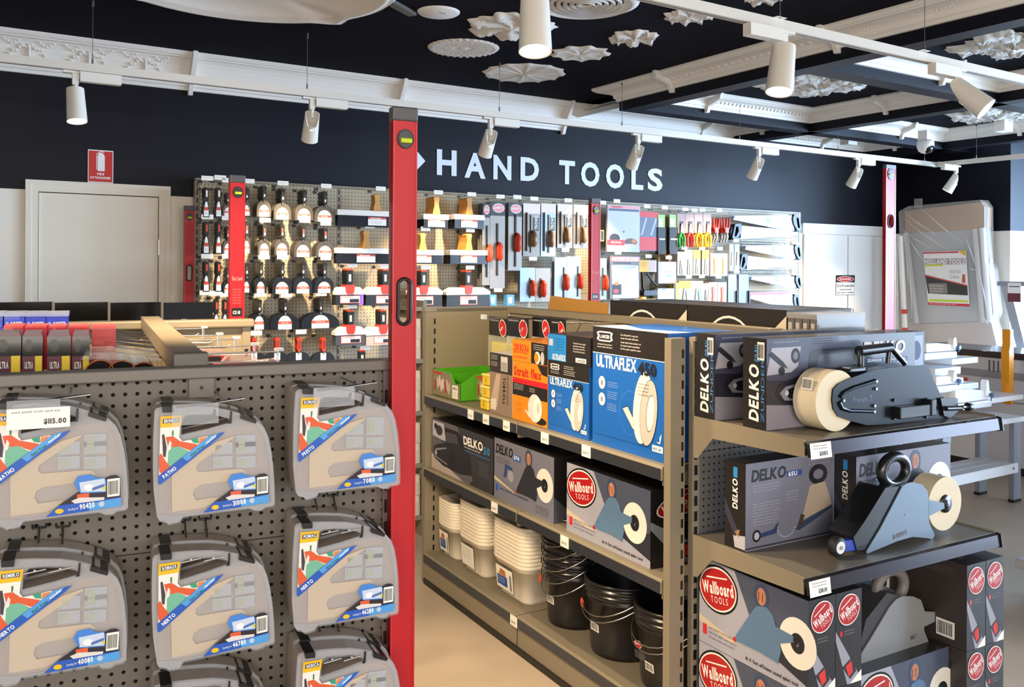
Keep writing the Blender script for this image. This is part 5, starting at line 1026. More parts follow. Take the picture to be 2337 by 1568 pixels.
def utop(mb, f, w, d): mb.rect(0, 0, w, d, f, UB, .0003).flat([(0, d * .5), (w * .5, d * .2), (w, d * .35), (w, 0), (0, 0)], f, mat('b9c8dc'), .0006).box(0, 0, 0, 0, 0, 0, UB)
Z1, Z2, Z3 = .9555, .5875, .1555
cbox('tape_carton', 'largest blue and black tape carton on the top shelf, beside the near post', G, 1.905, 2.692, Z1, .425, .30, .430, ultra('450'), uside, base=UB, top=utop)
cbox('tape_carton', 'smaller blue and black tape carton, standing beside the largest one', G, 1.905, 3.0, Z1, .285, .22, .275, ultra('450'), uside, base=UB)
def bluelie(mb, f, w, h):
    mb.rect(0, 0, w, h, f, CARD, .0003).rect(0, h * .02, w * .45, h * .96, f, mat('2580c8', .4), .0006).text('ULTRAFLEX', f, w * .12, h * .06, h * .2, w * .32, WHITE, .001).lines(f, w * .2, h * .8, w * .22, 5, h * .05, mat('15508c'), .001).rect(w * .03, h * .55, w * .1, h * .25, f, ASH, .001).lines(f, w * .62, h * .72, w * .3, 4, h * .05, PAPER, .001, seed=8).rect(w * .68, h * .08, w * .24, h * .16, f, PAPER, .001).text('LANCER', f, w * .7, h * .11, h * .09, w * .2, CARD, .0014)
cbox('tape_carton', 'blue and black tape carton lying on top of the smaller one', G, 1.903, 3.0, Z1 + .2765, .292, .20, .108, bluelie, base=CARD)
OR = mat('e08a1a', .4, coat=.15)
def orange(mb, f, w, h):
    mb.rect(0, 0, w, h, f, OR, .0003).rect(0, h * .42, w, h * .22, f, CARD, .0006).rect(0, h * .63, w, h * .09, f, mat('d8242c'), .0009).text('perfect kit', f, w * .05, h * .655, h * .035, w * .45, mat('7a1418'), .0012, 0).text('Strait flex', f, w * .04, h * .76, h * .15, w * .8, mat('c8281c'), .001, gap=.04).flat([(w * .72, h), (w, h), (w, h * .83), (w * .85, h * .85)], f, CARD, .0012).lines(f, w * .04, h * .6, w * .3, 4, h * .014, PAPER, .001).lines(f, w * .5, h * .58, w * .16, 3, h * .014, PAPER, .001)
    mb.disc(w * .80, h * .08, w * .18, h * .06, f, INK, .0009).disc(w * .66, h * .27, w * .20, h * .24, f, INK, .0012).disc(w * .66, h * .27, w * .195, h * .235, f, mat('dcdad4', .5), .0015).disc(w * .74, h * .27, w * .12, h * .2, f, mat('f2efe8', .5), .0018).disc(w * .76, h * .28, w * .04, h * .09, f, mat('c9c5bc', .5), .0021).flat([(w * .36, h * .22), (w * .44, h * .2), (w * .58, h * .1), (w * .62, h * .08), (w * .5, h * .1)], f, mat('dcdad4'), .0018).lines(f, w * .16, h * .3, w * .12, 3, h * .012, mat('8a4a10'), .001).lines(f, w * .16, h * .2, w * .12, 3, h * .012, mat('8a4a10'), .001)
cbox('tape_carton', 'orange and black tape carton standing beside the blue ones', G, 1.905, 3.283, Z1, .278, .20, .248, orange, base=OR)
def orlie(mb, f, w, h): mb.rect(0, 0, w, h, f, OR, .0003).rect(w * .55, h * .02, w * .45, h * .96, f, CARD, .0006).text('200 BOXd', f, w * .05, h * .5, h * .32, w * .42, mat('d8242c'), .001).lines(f, w * .05, h * .38, w * .42, 2, h * .12, mat('d8242c'), .001).lines(f, w * .62, h * .85, w * .3, 3, h * .05, PAPER, .001).disc(w * .72, h * .3, w * .08, h * .28, f, PAPER, .001).disc(w * .7, h * .3, w * .06, h * .22, f, OR, .0014).disc(w * .86, h * .3, w * .05, h * .3, f, ASH, .001)
cbox('tape_carton', 'orange and black tape carton lying on the orange one', G, 1.903, 3.285, Z1 + .2495, .284, .18, .090, orlie, base=OR)
def brown(mb, f, w, h):
    mb.rect(0, 0, w, h, f, mat('8f7a6a', .45), .0003).rect(0, h * .68, w, h * .32, f, mat('35312f', .4), .0006).rect(w * .5, h * .72, w * .3, h * .24, f, mat('c9c5bd', .4), .0009).rect(w * .52, h * .73, w * .26, h * .14, f, mat('9b9a96', .4), .0012).lines(f, w * .06, h * .95, w * .3, 3, h * .015, PAPER, .001).lines(f, w * .06, h * .84, w * .3, 3, h * .014, PAPER, .001)
    mb.flat([(w * .05, h * .2), (w * .3, h * .66), (w * .5, h * .66), (w * .35, h * .1)], f, mat('b9a590'), .0009).flat([(w * .05, h * .05), (w * .3, h * .05), (w * .3, h * .25), (w * .05, h * .22)], f, mat('d8cdbf'), .0012).text('TUBROLL', (f[0] + f[1] * w * .6 + f[2] * h * .62, -f[2], f[1]), 0, 0, w * .11, h * .44, INK, .0014, gap=.3).lines((f[0] + f[1] * w * .78 + f[2] * h * .66, -f[2], f[1]), 0, 0, h * .5, 1, w * .07, INK, .0012)
cbox('tube_carton', 'grey and brown photo-printed carton left of the orange ones', G, 1.905, 3.487, Z1, .200, .14, .266, brown, base=mat('d8d4cc', .5))
YTUB = mat('e0c02a', .3, coat=.3)
for i in range(3):
    o = bevel(MB().box(0, .075, 0, .12, .0, .048, YTUB).box(-.004, .079, -.004, .124, .040, .052, mat('efd870', .3)).text('5', F0, .03, .015, .022, None, mat('b08a10'), .001).build('yellow_tub'), .008)
    tag(place(o, G, 1.91 - .01 * (2 - i) * .5, 3.572, Z1 + .001 + .0545 * i, rz=-90), 'clear-lidded yellow tub beside the green bins, %s of its stack' % ('lowest', 'middle', 'topmost')[i], 'tub')
GRN = mat('4ea51e', .35, coat=.3)
def bin_(Yf, X, lb, front=True, w=.30):
    t = thing('storage_bin', lb, 'bin', G, X, Yf, Z1 + .001, rz=-90); d = .27; h = .13; s_ = .006
    mb = MB().box(0, w, 0, d, 0, s_, GRN).box(0, w, d - s_, d, 0, h, GRN).prism([(0, 0), (w, 0), (w * 1.0, h * .62), (w * .8, h * .62), (w * .65, h), (0, h)], F0, -s_, 0, GRN)
    for x in (0, w - s_): mb.prism([(0, 0), (d, 0), (d, h), (.09, h), (0, h * .62 if x else h)], fr2((x, 0, 0), (0, 1, 0), (0, 0, 1)), 0, s_, GRN)
    mb.box(w * .45, w * .45 + s_, s_, d - s_, s_, h * .9, GRN); mb.box(-.006, w + .006, d - .004, d + .01, h - .006, h + .004, GRN); mb.build('tray', t)
    m2 = MB().prism([(.004, .004), (w - .004, .004), (w - .004, h * .6), (w * .78, h * .6), (w * .62, h - .006), (.004, h - .006)], F0, .0005, .002, mat('8a7a60', .3, coat=.4)); rd = random.Random(3)
    for i in range(9): m2.disc(.03 + i * w * .075, h * .45 + rd.uniform(-.01, .02), .012, .03, F0, mat(rd.choice(('c0b0a0', 'a03c34', '7c8c4c', 'd8c8b8')), .5), .0026, rot=rd.uniform(-.4, .4))
    m2.rect(.01, h * .84, w * .3, h * .09, F0, mat('c0392b'), .003).rect(w * .74, h * .08, w * .2, h * .48, F0, PAPER, .003).text('102', F0, w * .77, h * .4, h * .1, w * .14, INK, .0036).lines(F0, w * .77, h * .3, w * .14, 3, h * .04, INK, .0036)
    m2.build('label_panel', t); return t
bin_(4.085, 1.905, 'front green plastic bin with clear printed label on the top shelf'); bin_(3.80, 2.0, 'green plastic bin behind the yellow tubs', w=.27)
# hanging packs behind the cartons
for i, (a, b, X) in enumerate(((640, 792, 2.08), (800, 978, 2.05), (1018, 1170, 2.08), (1176, 1304, 2.05))):
    p0 = G.wx(*c4(a, 160), X); p1 = G.wx(*c4(b, 190), X); w = p0[1] - p1[1]; zt = p0[2]
    t = thing('sponge_pack', 'yellow sponge in a clear bag with black header and red oval, %s from the left' % ORD[i], 'pack', G, X, p0[1], 1.12, rz=-90)
    h = min(zt, 1.385) - 1.12; MB().box(0, w, -.001, .003, h - .09, h, mat('171415', .25, coat=.4)).disc(w * .78, h - .05, w * .2, .042, F0, PAPER, .0016, rot=.4).disc(w * .78, h - .05, w * .18, .038, F0, RED, .002, rot=.4).text('Paint', (Vector((w * .66, 0, h - .07)), Vector((.75, 0, .66)), Vector((-.66, 0, .75))), 0, 0, .014, .036, WHITE, .0026).rect(.01, h - .02, w * .5, .006, F0, mat('8d8a86'), .0016).build('header_card', t)
    bevel(MB().box(w * .08, w * .92, 0, .05, .02, h * .5, mat('d8c63a', .6)).build('sponge', t), .01); MB().box(0, w, -.006, .055, 0, h - .09, mat('e8ecd8', .12, alpha=.25)).build('bag', t)
hk = thing('display_hook', 'chrome double hook rods above the hanging sponge packs', 'hook', G, 2.33, 3.25, 1.36)
MB().tube([(0, .16, 0), (-.5, .16, .02), (-.5, .15, .03)], .003, WIRE, 6).tube([(0, -.12, 0), (-.3, -.12, .01)], .003, WIRE, 6).build('rod', hk); MB().box(-.51, -.495, .14, .17, .015, .035, FL).build('ticket_flag', hk)
# second shelf: machine cartons
def delko50(mb, f, w, h):
    mb.rect(0, 0, w, h, f, GB2, .0003).flat([(0, 0), (w * .64, 0), (w * .7, h * .1), (w * .45, h), (0, h)], f, mat('625f66', .4), .0006).flat([(0, 0), (w * .55, 0), (0, h * .3)], f, mat('b9aca6', .4), .0008)
    mb.flat([(w * .02, h * .66), (w * .26, h * .62), (w * .22, h * .96), (w * .02, h * .96)], f, ASH, .001).disc(w * .14, h * .8, w * .06, h * .1, f, mat('3a3a42'), .0013).disc(w * .08, h * .86, w * .03, h * .06, f, mat('24242c'), .0014); art_long(mb, f, w * .03, h * .1, w * .6, h * .8)
    mb.text('DELKO', f, w * .56, h * .72, h * .15, w * .3, PAPER, .0024, shear=-.1, gap=.06).text('50', f, w * .87, h * .68, h * .13, w * .09, mat('3f86b8'), .0024).rect(w * .56, h * .6, w * .4, h * .012, f, mat('3f86b8'), .0024).lines(f, w * .57, h * .66, w * .26, 1, h * .03, PAPER, .0024).lines(f, w * .8, h * .5, w * .15, 9, h * .016, mat('7d7f8a'), .0024, seed=5)
cbox('machine_carton', 'dark carton printed with a long taping machine, far end of the middle shelf', G, 1.90, 4.09, Z2, .645, .32, .250, delko50)
def delkosmall(num='570', tone=GB1):
    def f_(mb, f, w, h):
        mb.rect(0, 0, w, h, f, tone, .0003).flat([(0, h * .3), (w, h * .08), (w, 0), (0, 0)], f, mat('77798a', .4), .0005).flat([(0, h * .3), (w * .42, h * .18), (w * .3, h * .24), (0, h * .36)], f, mat('c9b99f', .5), .0007)
        mb.text('DELKO', f, w * .03, h * .76, h * .15, w * .3, INK, .001, shear=.1, gap=.05)
        if num: mb.rect(w * .34, h * .73, w * .13, h * .1, f, mat('2f5fa8'), .0008).text(num, f, w * .355, h * .755, h * .06, w * .09, PAPER, .0012)
        mb.lines(f, w * .04, h * .68, w * .25, 3, h * .02, mat('2a2a30'), .001).flat([(w * .17, h * .4), (w * .2, h * .62), (w * .32, h * .6), (w * .34, h * .55), (w * .24, h * .55), (w * .22, h * .4)], f, mat('2f4a78'), .001).disc(w * .3, h * .45, w * .05, h * .09, f, mat('9a9ca8'), .0009)
        art_taper(mb, f, w * .40, h * .22, h * .72, mat('2c2f38', .35), 1.25); mb.text('best system tape applicator', f, w * .11, h * .17, h * .035, w * .5, mat('24345c'), .001).rect(w * .03, h * .12, w * .045, h * .12, f, mat('2f5fb8'), .001).lines(f, w * .72, h * .16, w * .22, 4, h * .018, mat('3a3a44'), .001)
    return f_
def dside(mb, f, w, h): mb.rect(0, 0, w, h, f, CARD, .0003); mb.text('DELKO', (f[0] + f[1] * w * .5 + f[2] * h * .5, f[2], -f[1]), 0, 0, .05, h * .4, WHITE, .001, shear=.1).flat([(0, 0), (w * .4, 0), (0, h * .4)], f, mat('4a4c58'), .0006)
cbox('machine_carton', 'grey carton printed with a small taping tool, centre of the middle shelf', G, 1.90, 3.432, Z2, .487, .30, .262, delkosmall(), dside)
def wallb(mb, f, w, h, ov=True):
    mb.rect(0, 0, w, h, f, GB3, .0003).flat([(w * .35, h), (w, h), (w, h * .12), (w * .8, h * .2), (w * .55, h * .4)], f, mat('4a5266', .4), .0005).flat([(w * .6, h * .3), (w, h * .1), (w, h * .45)], f, mat('2b2f3c', .4), .0007).flat([(0, h * .32), (w * .4, h * .18), (w * .3, h * .16), (0, h * .24)], f, mat('cabda4', .5), .0006)
    art_taper(mb, f, w * .36, h * .2, h * .74, k=1.3); oval(mb, f, w * .19, h * .70, w * .2, h * .28)
    mb.rect(w * .04, h * .11, w * .04, h * .12, f, mat('d02a2e'), .001).lines(f, w * .1, h * .2, w * .28, 3, h * .028, mat('6a5e66'), .001).text('ds A fast efficient sound quiet tool', f, w * .46, h * .06, h * .04, w * .46, INK, .001)
def wside(mb, f, w, h):
    mb.rect(0, 0, w, h, f, CARD, .0003).flat([(0, h * .6), (w, h * .02), (w, 0), (w * .45, 0), (0, h * .5)], f, mat('9a9aa4', .4), .0006).flat([(w * .55, 0), (w, 0), (w, h * .12)], f, PAPER, .0009).flat([(w * .25, h * .2), (w * .62, h * .28), (w * .8, h * .12), (w * .55, h * .05)], f, mat('2a2a30'), .001).flat([(w * .38, h * .2), (w * .6, h * .25), (w * .66, h * .12), (w * .5, h * .08)], f, mat('d8342c'), .0013)
    oval(mb, f, w * .5, h * .8, w * .46, h * .18, tilt=.55 if w < .2 else .2); mb.disc(w * .2, h * .56, .006, .008, f, RED, .001).lines(f, w * .32, h * .57, w * .4, 2, h * .018, mat('9a958f'), .001)
cbox('machine_carton', 'grey carton with big red oval logo, near end of the middle shelf', G, 1.90, 2.853, Z2, .508, .30, .263, wallb, wside)
cbox('machine_carton', 'plain dark carton lying behind the red oval logo carton', G, 2.215 if False else 2.21, 2.70, Z2, .35, .10, .30, lambda mb, f, w, h: mb.rect(0, 0, w, h, f, CARD, .0003))
# bottom shelf: nested white tubs
TUB = mat('e6dcc8', .35, coat=.15)
def tub_mesh(w, d, h):
    mb = MB(); n = 24
    def ring(W_, D__, z, r):
        pts = []
        for cx_, cy_, a0 in ((W_ - r, D__ - r, 0), (-W_ + r, D__ - r, 90), (-W_ + r, -D__ + r, 180), (W_ - r, -D__ + r, 270)):
            for k in range(6): a = math.radians(a0 + k * 18); pts.append(Vector((cx_ + r * math.cos(a), cy_ + r * math.sin(a), z)))
        return pts
    prof = [(.86, 0, .04), (.88, .012, .045), (.95, h * .8, .05), (.96, h * .8, .05), (1.0, h * .84, .055), (1.0, h * .88, .055), (1.03, h * .9, .06), (1.05, h * .99, .06), (1.0, h, .055), (.955, h * .985, .05), (.93, h * .8, .05), (.85, .015, .04)]
    rs = [ring(w / 2 * a, d / 2 * a, z, r) for a, z, r in prof]; vs = [p for r in rs for p in r]
    mb.add(vs, [(i * n + k, i * n + (k + 1) % n, (i + 1) * n + (k + 1) % n, (i + 1) * n + k) for i in range(len(rs) - 1) for k in range(n)] + [tuple(range(n))[::-1], tuple(range((len(rs) - 1) * n, len(rs) * n))], TUB, True); return mb
def tubstack(Yc, ww, n, top, lb, hh=.17, dd=.34, photo=True):
    stp = (top - Z3 - hh) / (n - 1)
    for i in range(n):
        if i == 0:
            t = thing('plastic_tub', 'white rectangular tub, lowest of the %s stack' % lb, 'tub', G, 1.925 + dd / 2, Yc, Z3 + .0005, rz=-90, group='%s stack of nested white tubs' % lb)
            tub_mesh(ww, dd, hh).build('body', t); t0 = t
            sf = fr2((-ww * .38, -dd / 2 * .925, hh * .14), (1, 0, .0), (0, -.09, 1)); l = MB().rect(0, 0, ww * .5, hh * .58, sf, PAPER, .001)
            if photo: l.rect(ww * .03, hh * .08, ww * .3, hh * .26, sf, mat('2458a8'), .0014).flat([(ww * .08, hh * .36), (ww * .3, hh * .34), (ww * .28, hh * .5), (ww * .14, hh * .52)], sf, mat('c07a3a'), .0014).rect(ww * .4, hh * .05, ww * .06, hh * .4, sf, mat('8a8a88'), .0014).lines(sf, ww * .05, hh * .27, ww * .22, 3, hh * .03, PAPER, .0018)
            else: l.lines(sf, ww * .04, hh * .5, ww * .4, 7, hh * .025, mat('8a8a88'), .0014)
            l.build('printed_label', t)
        else:
            c = t0.copy(); COL.objects.link(c); c.location = G.w(1.925 + dd / 2, Yc, Z3 + .0005 + stp * i); c['label'] = 'white rectangular tub, number %d up in the %s stack' % (i + 1, lb)
            b = t0.children[0].copy(); COL.objects.link(b); b.parent = c
tubstack(4.0 - .02, .20, 9, .44, 'far'); tubstack(3.715, .25, 11, .49, 'middle', photo=False); tubstack(3.355, .29, 11, .49, 'near')
BKT = mat('17161c', .3, coat=.3)
def bucket(X, Y, z, r, h, label, first, group=None, sticker=None):
    t = thing('bucket', label, 'bucket', G, X, Y, z, rz=-90, group=group)
    MB().lathe([(.001, .004), (r * .84, .004), (r * .86, 0), (r * .88, .02), (r * .96, h * .8), (r * 1.0, h * .8), (r * 1.0, h * .82), (r * .975, h * .83), (r * .99, h * .9), (r * 1.03, h * .9), (r * 1.03, h * .915), (r * .99, h * .92), (r, h * .97), (r * 1.05, h * .975), (r * 1.05, h), (r * .97, h), (r * .93, h * .8), (r * .83, .01), (.001, .01)], (0, 0, 0), BKT, seg=36).build('pail', t)
    pts = []
    for k in range(15): a = math.pi * (1 + k / 14); pts.append((r * 1.07 * math.cos(a), r * 1.09 * math.sin(a), h * .93 - .10 * math.sin(math.pi * k / 14)))
    MB().tube(pts, .0026, WIRE, 6).build('bail_handle', t)
    if sticker: sticker(t, r, h)
    return t
def stk1(t, r, h):
    f = fr2((-.035, -r * .965, h * .38), (1, 0, 0), (0, -.09, 1)); mb = MB().rect(.02, .0, .05, .03, f, PAPER, .002); mb.bars((f[0] + f[1] * .02, f[1], f[2]), 0, 0, .05, .03, .0024); mb.disc(-.05, .07, .012, .02, f, mat('c8552f'), -.012); mb.build('sticker', t)
def stk2(t, r, h):
    f = fr2((-.03, -r * .975, h * .3), (1, 0, 0), (0, -.09, 1)); mb = MB(); mb.disc(0, .07, .022, .014, f, PAPER, .002, rot=.3).disc(0, .07, .02, .012, f, RED, .0024, rot=.3).text('WALL', f, -.014, .067, .006, .028, WHITE, .003, rot=.2).lines(f, -.02, .045, .06, 5, .003, ASH, .002); mb.bars((f[0] + f[1] * .035 + f[2] * -.002, f[1], f[2]), 0, 0, .045, .03, .0024); mb.build('sticker', t)
BR = .148
for i in range(5): bucket(2.06, 3.02, Z3 + .0005 + .049 * i, BR * .9, .245, 'black bucket with wire bail, %s of the five-bucket stack' % ('lowest', 'second up', 'third up', 'fourth up', 'topmost')[i], i == 0, group='stack of five nested black buckets', sticker=stk1 if i == 0 else None)
for i in range(2): bucket(2.065, 2.70, Z3 + .0005 + .022 * i, BR, .255, 'black bucket, %s of the nested pair with barcode sticker' % ('outer' if i == 0 else 'inner'), False, sticker=stk1 if i == 0 else None)
for i in range(2): bucket(2.065, 2.395, Z3 + .0005 + .022 * i, BR, .255, 'black bucket, %s of the nested pair nearest the post' % ('outer' if i == 0 else 'inner'), False, sticker=stk2 if i == 0 else None)
# cartons on the far side of the spine, tops showing above the rail
def bigoval(mb, f, w, h): mb.rect(0, 0, w, h, f, mat('2a2522', .4), .0003).flat([(w * .62, h * .55), (w, h * .95), (w, 0), (w * .62, 0)], f, mat('e8d8c0', .5), .0006).disc(w * .45, h * .58, w * .27, h * .34, f, PAPER, .0009).disc(w * .45, h * .58, w * .255, h * .318, f, mat('2a2522'), .0012).disc(w * .45, h * .58, w * .2, h * .25, f, mat('f0d8b8'), .0015).disc(w * .45, h * .58, w * .19, h * .235, f, mat('cf3a1c'), .0018).text('b', f, w * .46, h * .62, h * .09, None, PAPER, .002)
for i, (a, b, ya) in enumerate(((1393, 1569, 694), (1570, 1797, 700))):
    p0 = G.wx(a, ya, 2.47); p1 = G.wx(b, ya + 8, 2.47); cbox('long_carton', 'black and cream carton with red oval above the spine, %s one' % ('farther' if i == 0 else 'nearer'), G, 2.47, p0[1], 1.02, p0[1] - p1[1] - .004, .35, 1.452 - 1.02, bigoval, base=mat('2a2522', .4))
p0 = G.wx(1248, 690, 2.47); p1 = G.wx(1392, 695, 2.47); w = p0[1] - p1[1] - .01
t = thing('open_carton', 'brown cardboard carton with raised flap behind the sponge packs', 'box', G, 2.47, p0[1], 1.02, rz=-90); KR = mat('b5853f', .6, noise=.06)
MB().box(0, w, 0, .30, 0, .34, KR).build('carton', t); MB().prism([(.01, 0), (w, 0), (w, .075), (.04, .095)], fr2((0, -.004, .342), (1, 0, 0), (0, -.0, 1)), -.003, 0, KR).build('flap', t)
p0 = G.wx(1797, 705, 2.47); p1 = G.wx(1866, 710, 2.47); w = (p0[1] - p1[1]) / 4
for i in range(4): solo(MB().box(.002, w - .002, 0, .25, 0, .42, mat('6f6a66', .3, coat=.4)).rect(w * .15, .05, w * .5, .34, F0, mat('c9c4ba'), .001).box(0, w, -.004, .25, .405, .425, mat('d8d8d6', .15, alpha=.4)), 'sleeve_pack', 'grey plastic-wrapped sleeve standing at the near end of the long cartons, %s in the row' % ORD[i], 'pack', G, 2.47, p0[1] - w * i, 1.02, rz=-90)
solo(MB().box(0, .45, 0, GY1 - GY0, .0, .03, SHM).box(.40, .45, 0, GY1 - GY0, -1.0 + .01, 0, SHM), 'carton_shelf', 'tan shelf on the far side of the centre run carrying the long cartons', 'shelf', G, 2.42, GY0, .985)
# strip of cartons seen past the far end of the run
p0 = W.wy(946, 740, 4.75); p1 = W.wy(969, 740, 4.75); ww = .085
t = thing('carton_rack', 'tan shelf unit behind the far end of the centre run', 'shelving', W, p1[0] - ww, 4.75, 0); MB().box(ww - .02, ww + .004, -.02, .3, 0, 1.40, SHM).build('side_panel', t); MB().box(0, ww, .28, .3, 0, 1.39, SHM).build('back', t)
for k in range(5): MB().box(0, ww - .021, -.02, .27, .10 + .31 * k, .125 + .31 * k, SHM).build('shelf', t)
for k in range(4):
    for j in range(2): solo(MB().box(0, ww - .03, 0, .25, 0, .118, mat('e8e0d0', .5)).prism([(0, .0), (ww - .03, .0), (ww - .03, .06), (ww - .1, .116), (0, .116)], F0, 0, .004, mat('d8cdb8', .5)), 'white_carton', 'white carton in the rear unit, %s one on its %s shelf' % (('lower', 'upper')[j], ('lowest', 'second', 'third', 'fourth')[k]), 'box', W, p1[0] - ww + .002, 4.745, .1255 + .31 * k + .12 * j)
# ================================================================ END CAP OF THE RIGHT GONDOLA
EX0, EX1, EY, EF = 1.945, 2.85, 2.20, 1.73; EW = EX1 - EX0
t = thing('end_display', 'tan steel end display frame at the near end of the centre run', 'shelving', G, EX0, EY, 0)
mb = MB()
for z0, z1 in ((.14, .56), (.562, 1.0), (1.002, 1.36)): mb.box(.03, EW - .03, -.002, .008, z0, z1, GREYPEG)
mb.build('perforated_back', t)
for x in (0, EW - .03):
    mb = MB().box(x, x + .03, -.01, .008, 0, 1.365, SHM)
    for k in range(26): mb.box(x + .009, x + .022, -.0112, -.009, .03 + k * .05, .062 + k * .05, BLACK)
    mb.build('slotted_upright', t)
MB().box(0, EW, -.02, .008, 1.3655, 1.378, SHM).build('top_rail', t); MB().box(0, EW, EF - EY, -.013, 0, .13, SHM).build('plinth', t)
for k, z in enumerate((1.12, .737)):
    s = thing('endcap_shelf', 'tan steel end display shelf, %s one' % ('upper' if k == 0 else 'middle'), 'shelf', G, EX0, EF, 0)
    dd = EY - EF - .013
    MB().box(.004, EW - .004, 0, dd, z - .02, z - .0005, mat('6f685c', .35, .15)).build('deck', s)
    for x in (0, EW - .004): MB().prism([(0, .004), (dd, .004), (dd, -.13), (dd - .02, -.13), (dd - .09, -.055), (0, -.045)], fr2((x, 0, z), (0, 1, 0), (0, 0, 1)), 0, .004, SHM).build('side_bracket', s)
    MB().prism([(0, -.002), (-.012, -.006), (-.018, -.042), (-.014, -.044), (-.006, -.012), (0, -.01)], fr2((0, 0, z), (0, 1, 0), (0, 0, 1)), 0, EW, mat('3d3a40', .18, .6)).build('ticket_strip', s); MB().prism([(0, .0), (-.018, -.004), (-.024, -.045), (0, -.05)], fr2((EW, 0, z), (0, 1, 0), (0, 0, 1)), 0, .006, BLACK).build('end_clip', s)
    f = (Vector((0, -.0135, z - .004)), Vector((1, 0, 0)), Vector((0, .13, .99)));  tk_ = MB().rect(0, -.044, .085, .044, f, PAPER, .006)
    tk_.lines(f, .012, -.010, .06, 2, .004, INK, .0065).text('$1185' if k == 0 else '$318.00', f, .035, -.036, .011, .034, INK, .0065); tk_.build('price_ticket', s)
Zu, Zm, Zl = 1.1205, .7375, .1305
def delkobig(mb, f, w, h):
    mb.rect(0, 0, w, h, f, mat('2d2c3a', .35, coat=.2), .0003).flat([(0, h * .55), (0, h), (w * .5, h), (w * .62, h * .72), (w * .3, h * .5)], f, mat('44445a', .35, coat=.2), .0005).flat([(0, 0), (w * .5, 0), (w * .3, h * .22), (0, h * .28)], f, mat('8f8a94', .4), .0006)
    mb.flat([(w * .0, h * .6), (w * .15, h * .62), (w * .19, h * .68), (w * .21, h * .9), (w * .03, h * .9)], f, mat('a9a6ae', .4), .0009).disc(w * .175, h * .8, w * .028, h * .085, f, mat('18181e'), .0012).disc(w * .175, h * .8, w * .015, h * .045, f, mat('77767e'), .0014).flat([(w * .03, h * .86), (w * .1, h * .74), (w * .13, h * .66), (w * .08, h * .7), (w * .01, h * .82)], f, mat('24242c'), .0013).disc(w * .09, h * .64, w * .02, h * .05, f, mat('18181e'), .0013)
    art_long(mb, f, w * .05, h * .2, w * .72, h * .66); mb.text('DELKO', f, w * .62, h * .76, h * .15, w * .3, PAPER, .0024, shear=.1, gap=.06).rect(w * .64, h * .66, w * .3, h * .05, f, mat('2a4f8c'), .0022).text('ZUNDER TAPING TOOL', f, w * .65, h * .672, h * .03, w * .28, PAPER, .0026).lines(f, w * .04, h * .95, w * .16, 1, h * .025, ASH, .001).lines(f, w * .28, h * .97, w * .14, 3, h * .014, INK, .001)
def dl(mb, f, w, h): spine_side(mb, f, w, h)
cbox('tool_carton', 'long dark carton with white lettering behind the black taping tool', G, 1.97, 1.896, Zu, .69, .095, .272, delkobig, None, rz=0, left=dl)
cbox('tool_carton', 'long dark carton against the upper shelf back, left of its twin', G, 1.952, 2.095, Zu, .69, .09, .272, delkobig, None, rz=0, left=dl)
def partpic(mb, f, w, h): mb.rect(0, 0, w, h, f, mat('2a3c62', .35), .0003).rect(w * .05, h * .45, w * .9, h * .5, f, mat('8f9fc0', .4), .0006).disc(w * .75, h * .75, w * .14, h * .13, f, mat('26345a'), .0009).disc(w * .3, h * .78, w * .14, h * .14, f, mat('3a4c78'), .0009).flat([(w * .2, h * .7), (w * .5, h * .75), (w * .6, h * .6), (w * .4, h * .52)], f, mat('30406c'), .0011).text('DELKO', (f[0] + f[1] * w * .7 + f[2] * h * .05, f[2], -f[1]), 0, 0, .02, h * .3, PAPER, .001)
cbox('tool_carton', 'small blue-printed carton at the right end of the upper shelf', G, 2.664, 1.99, Zu, .18, .12, .262, partpic, None, rz=0)
# the black automatic taper
MB_BLK = mat('1b1f26', .33, .5); MB_B2 = mat('16171b', .3, coat=.4); TAPE = mat('e6d8b8', .6, noise=.04)
Yt = 1.785; R0 = G.wy(*crop(1530, 730, 2.896)(1110, 530), Yt); c6e = crop(1530, 730, 2.896)
t = thing('taping_tool', 'black automatic taping tool with wide cream tape roll on the upper shelf', 'tool', G, R0[0], Yt, 0)
def q6(x, y): p = G.wy(*c6e(x, y), Yt); return (p[0] - R0[0], p[2])
rz_ = .0905; MB().lathe([(.022, 0), (rz_, 0), (rz_, .085), (.022, .085), (.022, 0)], (0, .006, Zu + rz_), TAPE, axis=(0, 1, 0), seg=48, smooth=False).bars((Vector((-.09, .06, Zu + .125)), Vector((0, -1, .0)), Vector((.2, 0, .98))), 0, 0, .04, .035).build('tape_roll', t)
pl = [q6(*p) for p in ((1068, 530), (1075, 460), (1110, 422), (1180, 388), (1340, 332), (1500, 310), (1680, 300), (1702, 312), (1790, 510), (1885, 520), (1880, 632), (1840, 648), (1600, 672), (1440, 690), (1300, 697), (1200, 672), (1110, 640), (1078, 592))]
u = fr2((0, 0, 0), (1, 0, 0), (0, 0, 1)); bevel(MB().prism(pl, u, -.004, .001, MB_BLK).build('side_plate', t), .0015); bevel(MB().prism(pl, u, -.112, -.1, MB_BLK).build('side_plate', t), .0015)
MB().prism([q6(*p) for p in ((1340, 345), (1500, 322), (1675, 312), (1780, 520), (1800, 620), (1300, 685), (1260, 600))], u, -.098, -.006, MB_B2).build('body', t)
for a in (((1120, 510), (1140, 480), (1200, 450), (1352, 402)), ((1112, 545), (1130, 585), (1180, 600), (1340, 604))): MB().tube([(q6(*p)[0], -.002, q6(*p)[1]) for p in a], .006, mat('3c434c', .22, .8), 8).build('rib', t)
mb = MB()
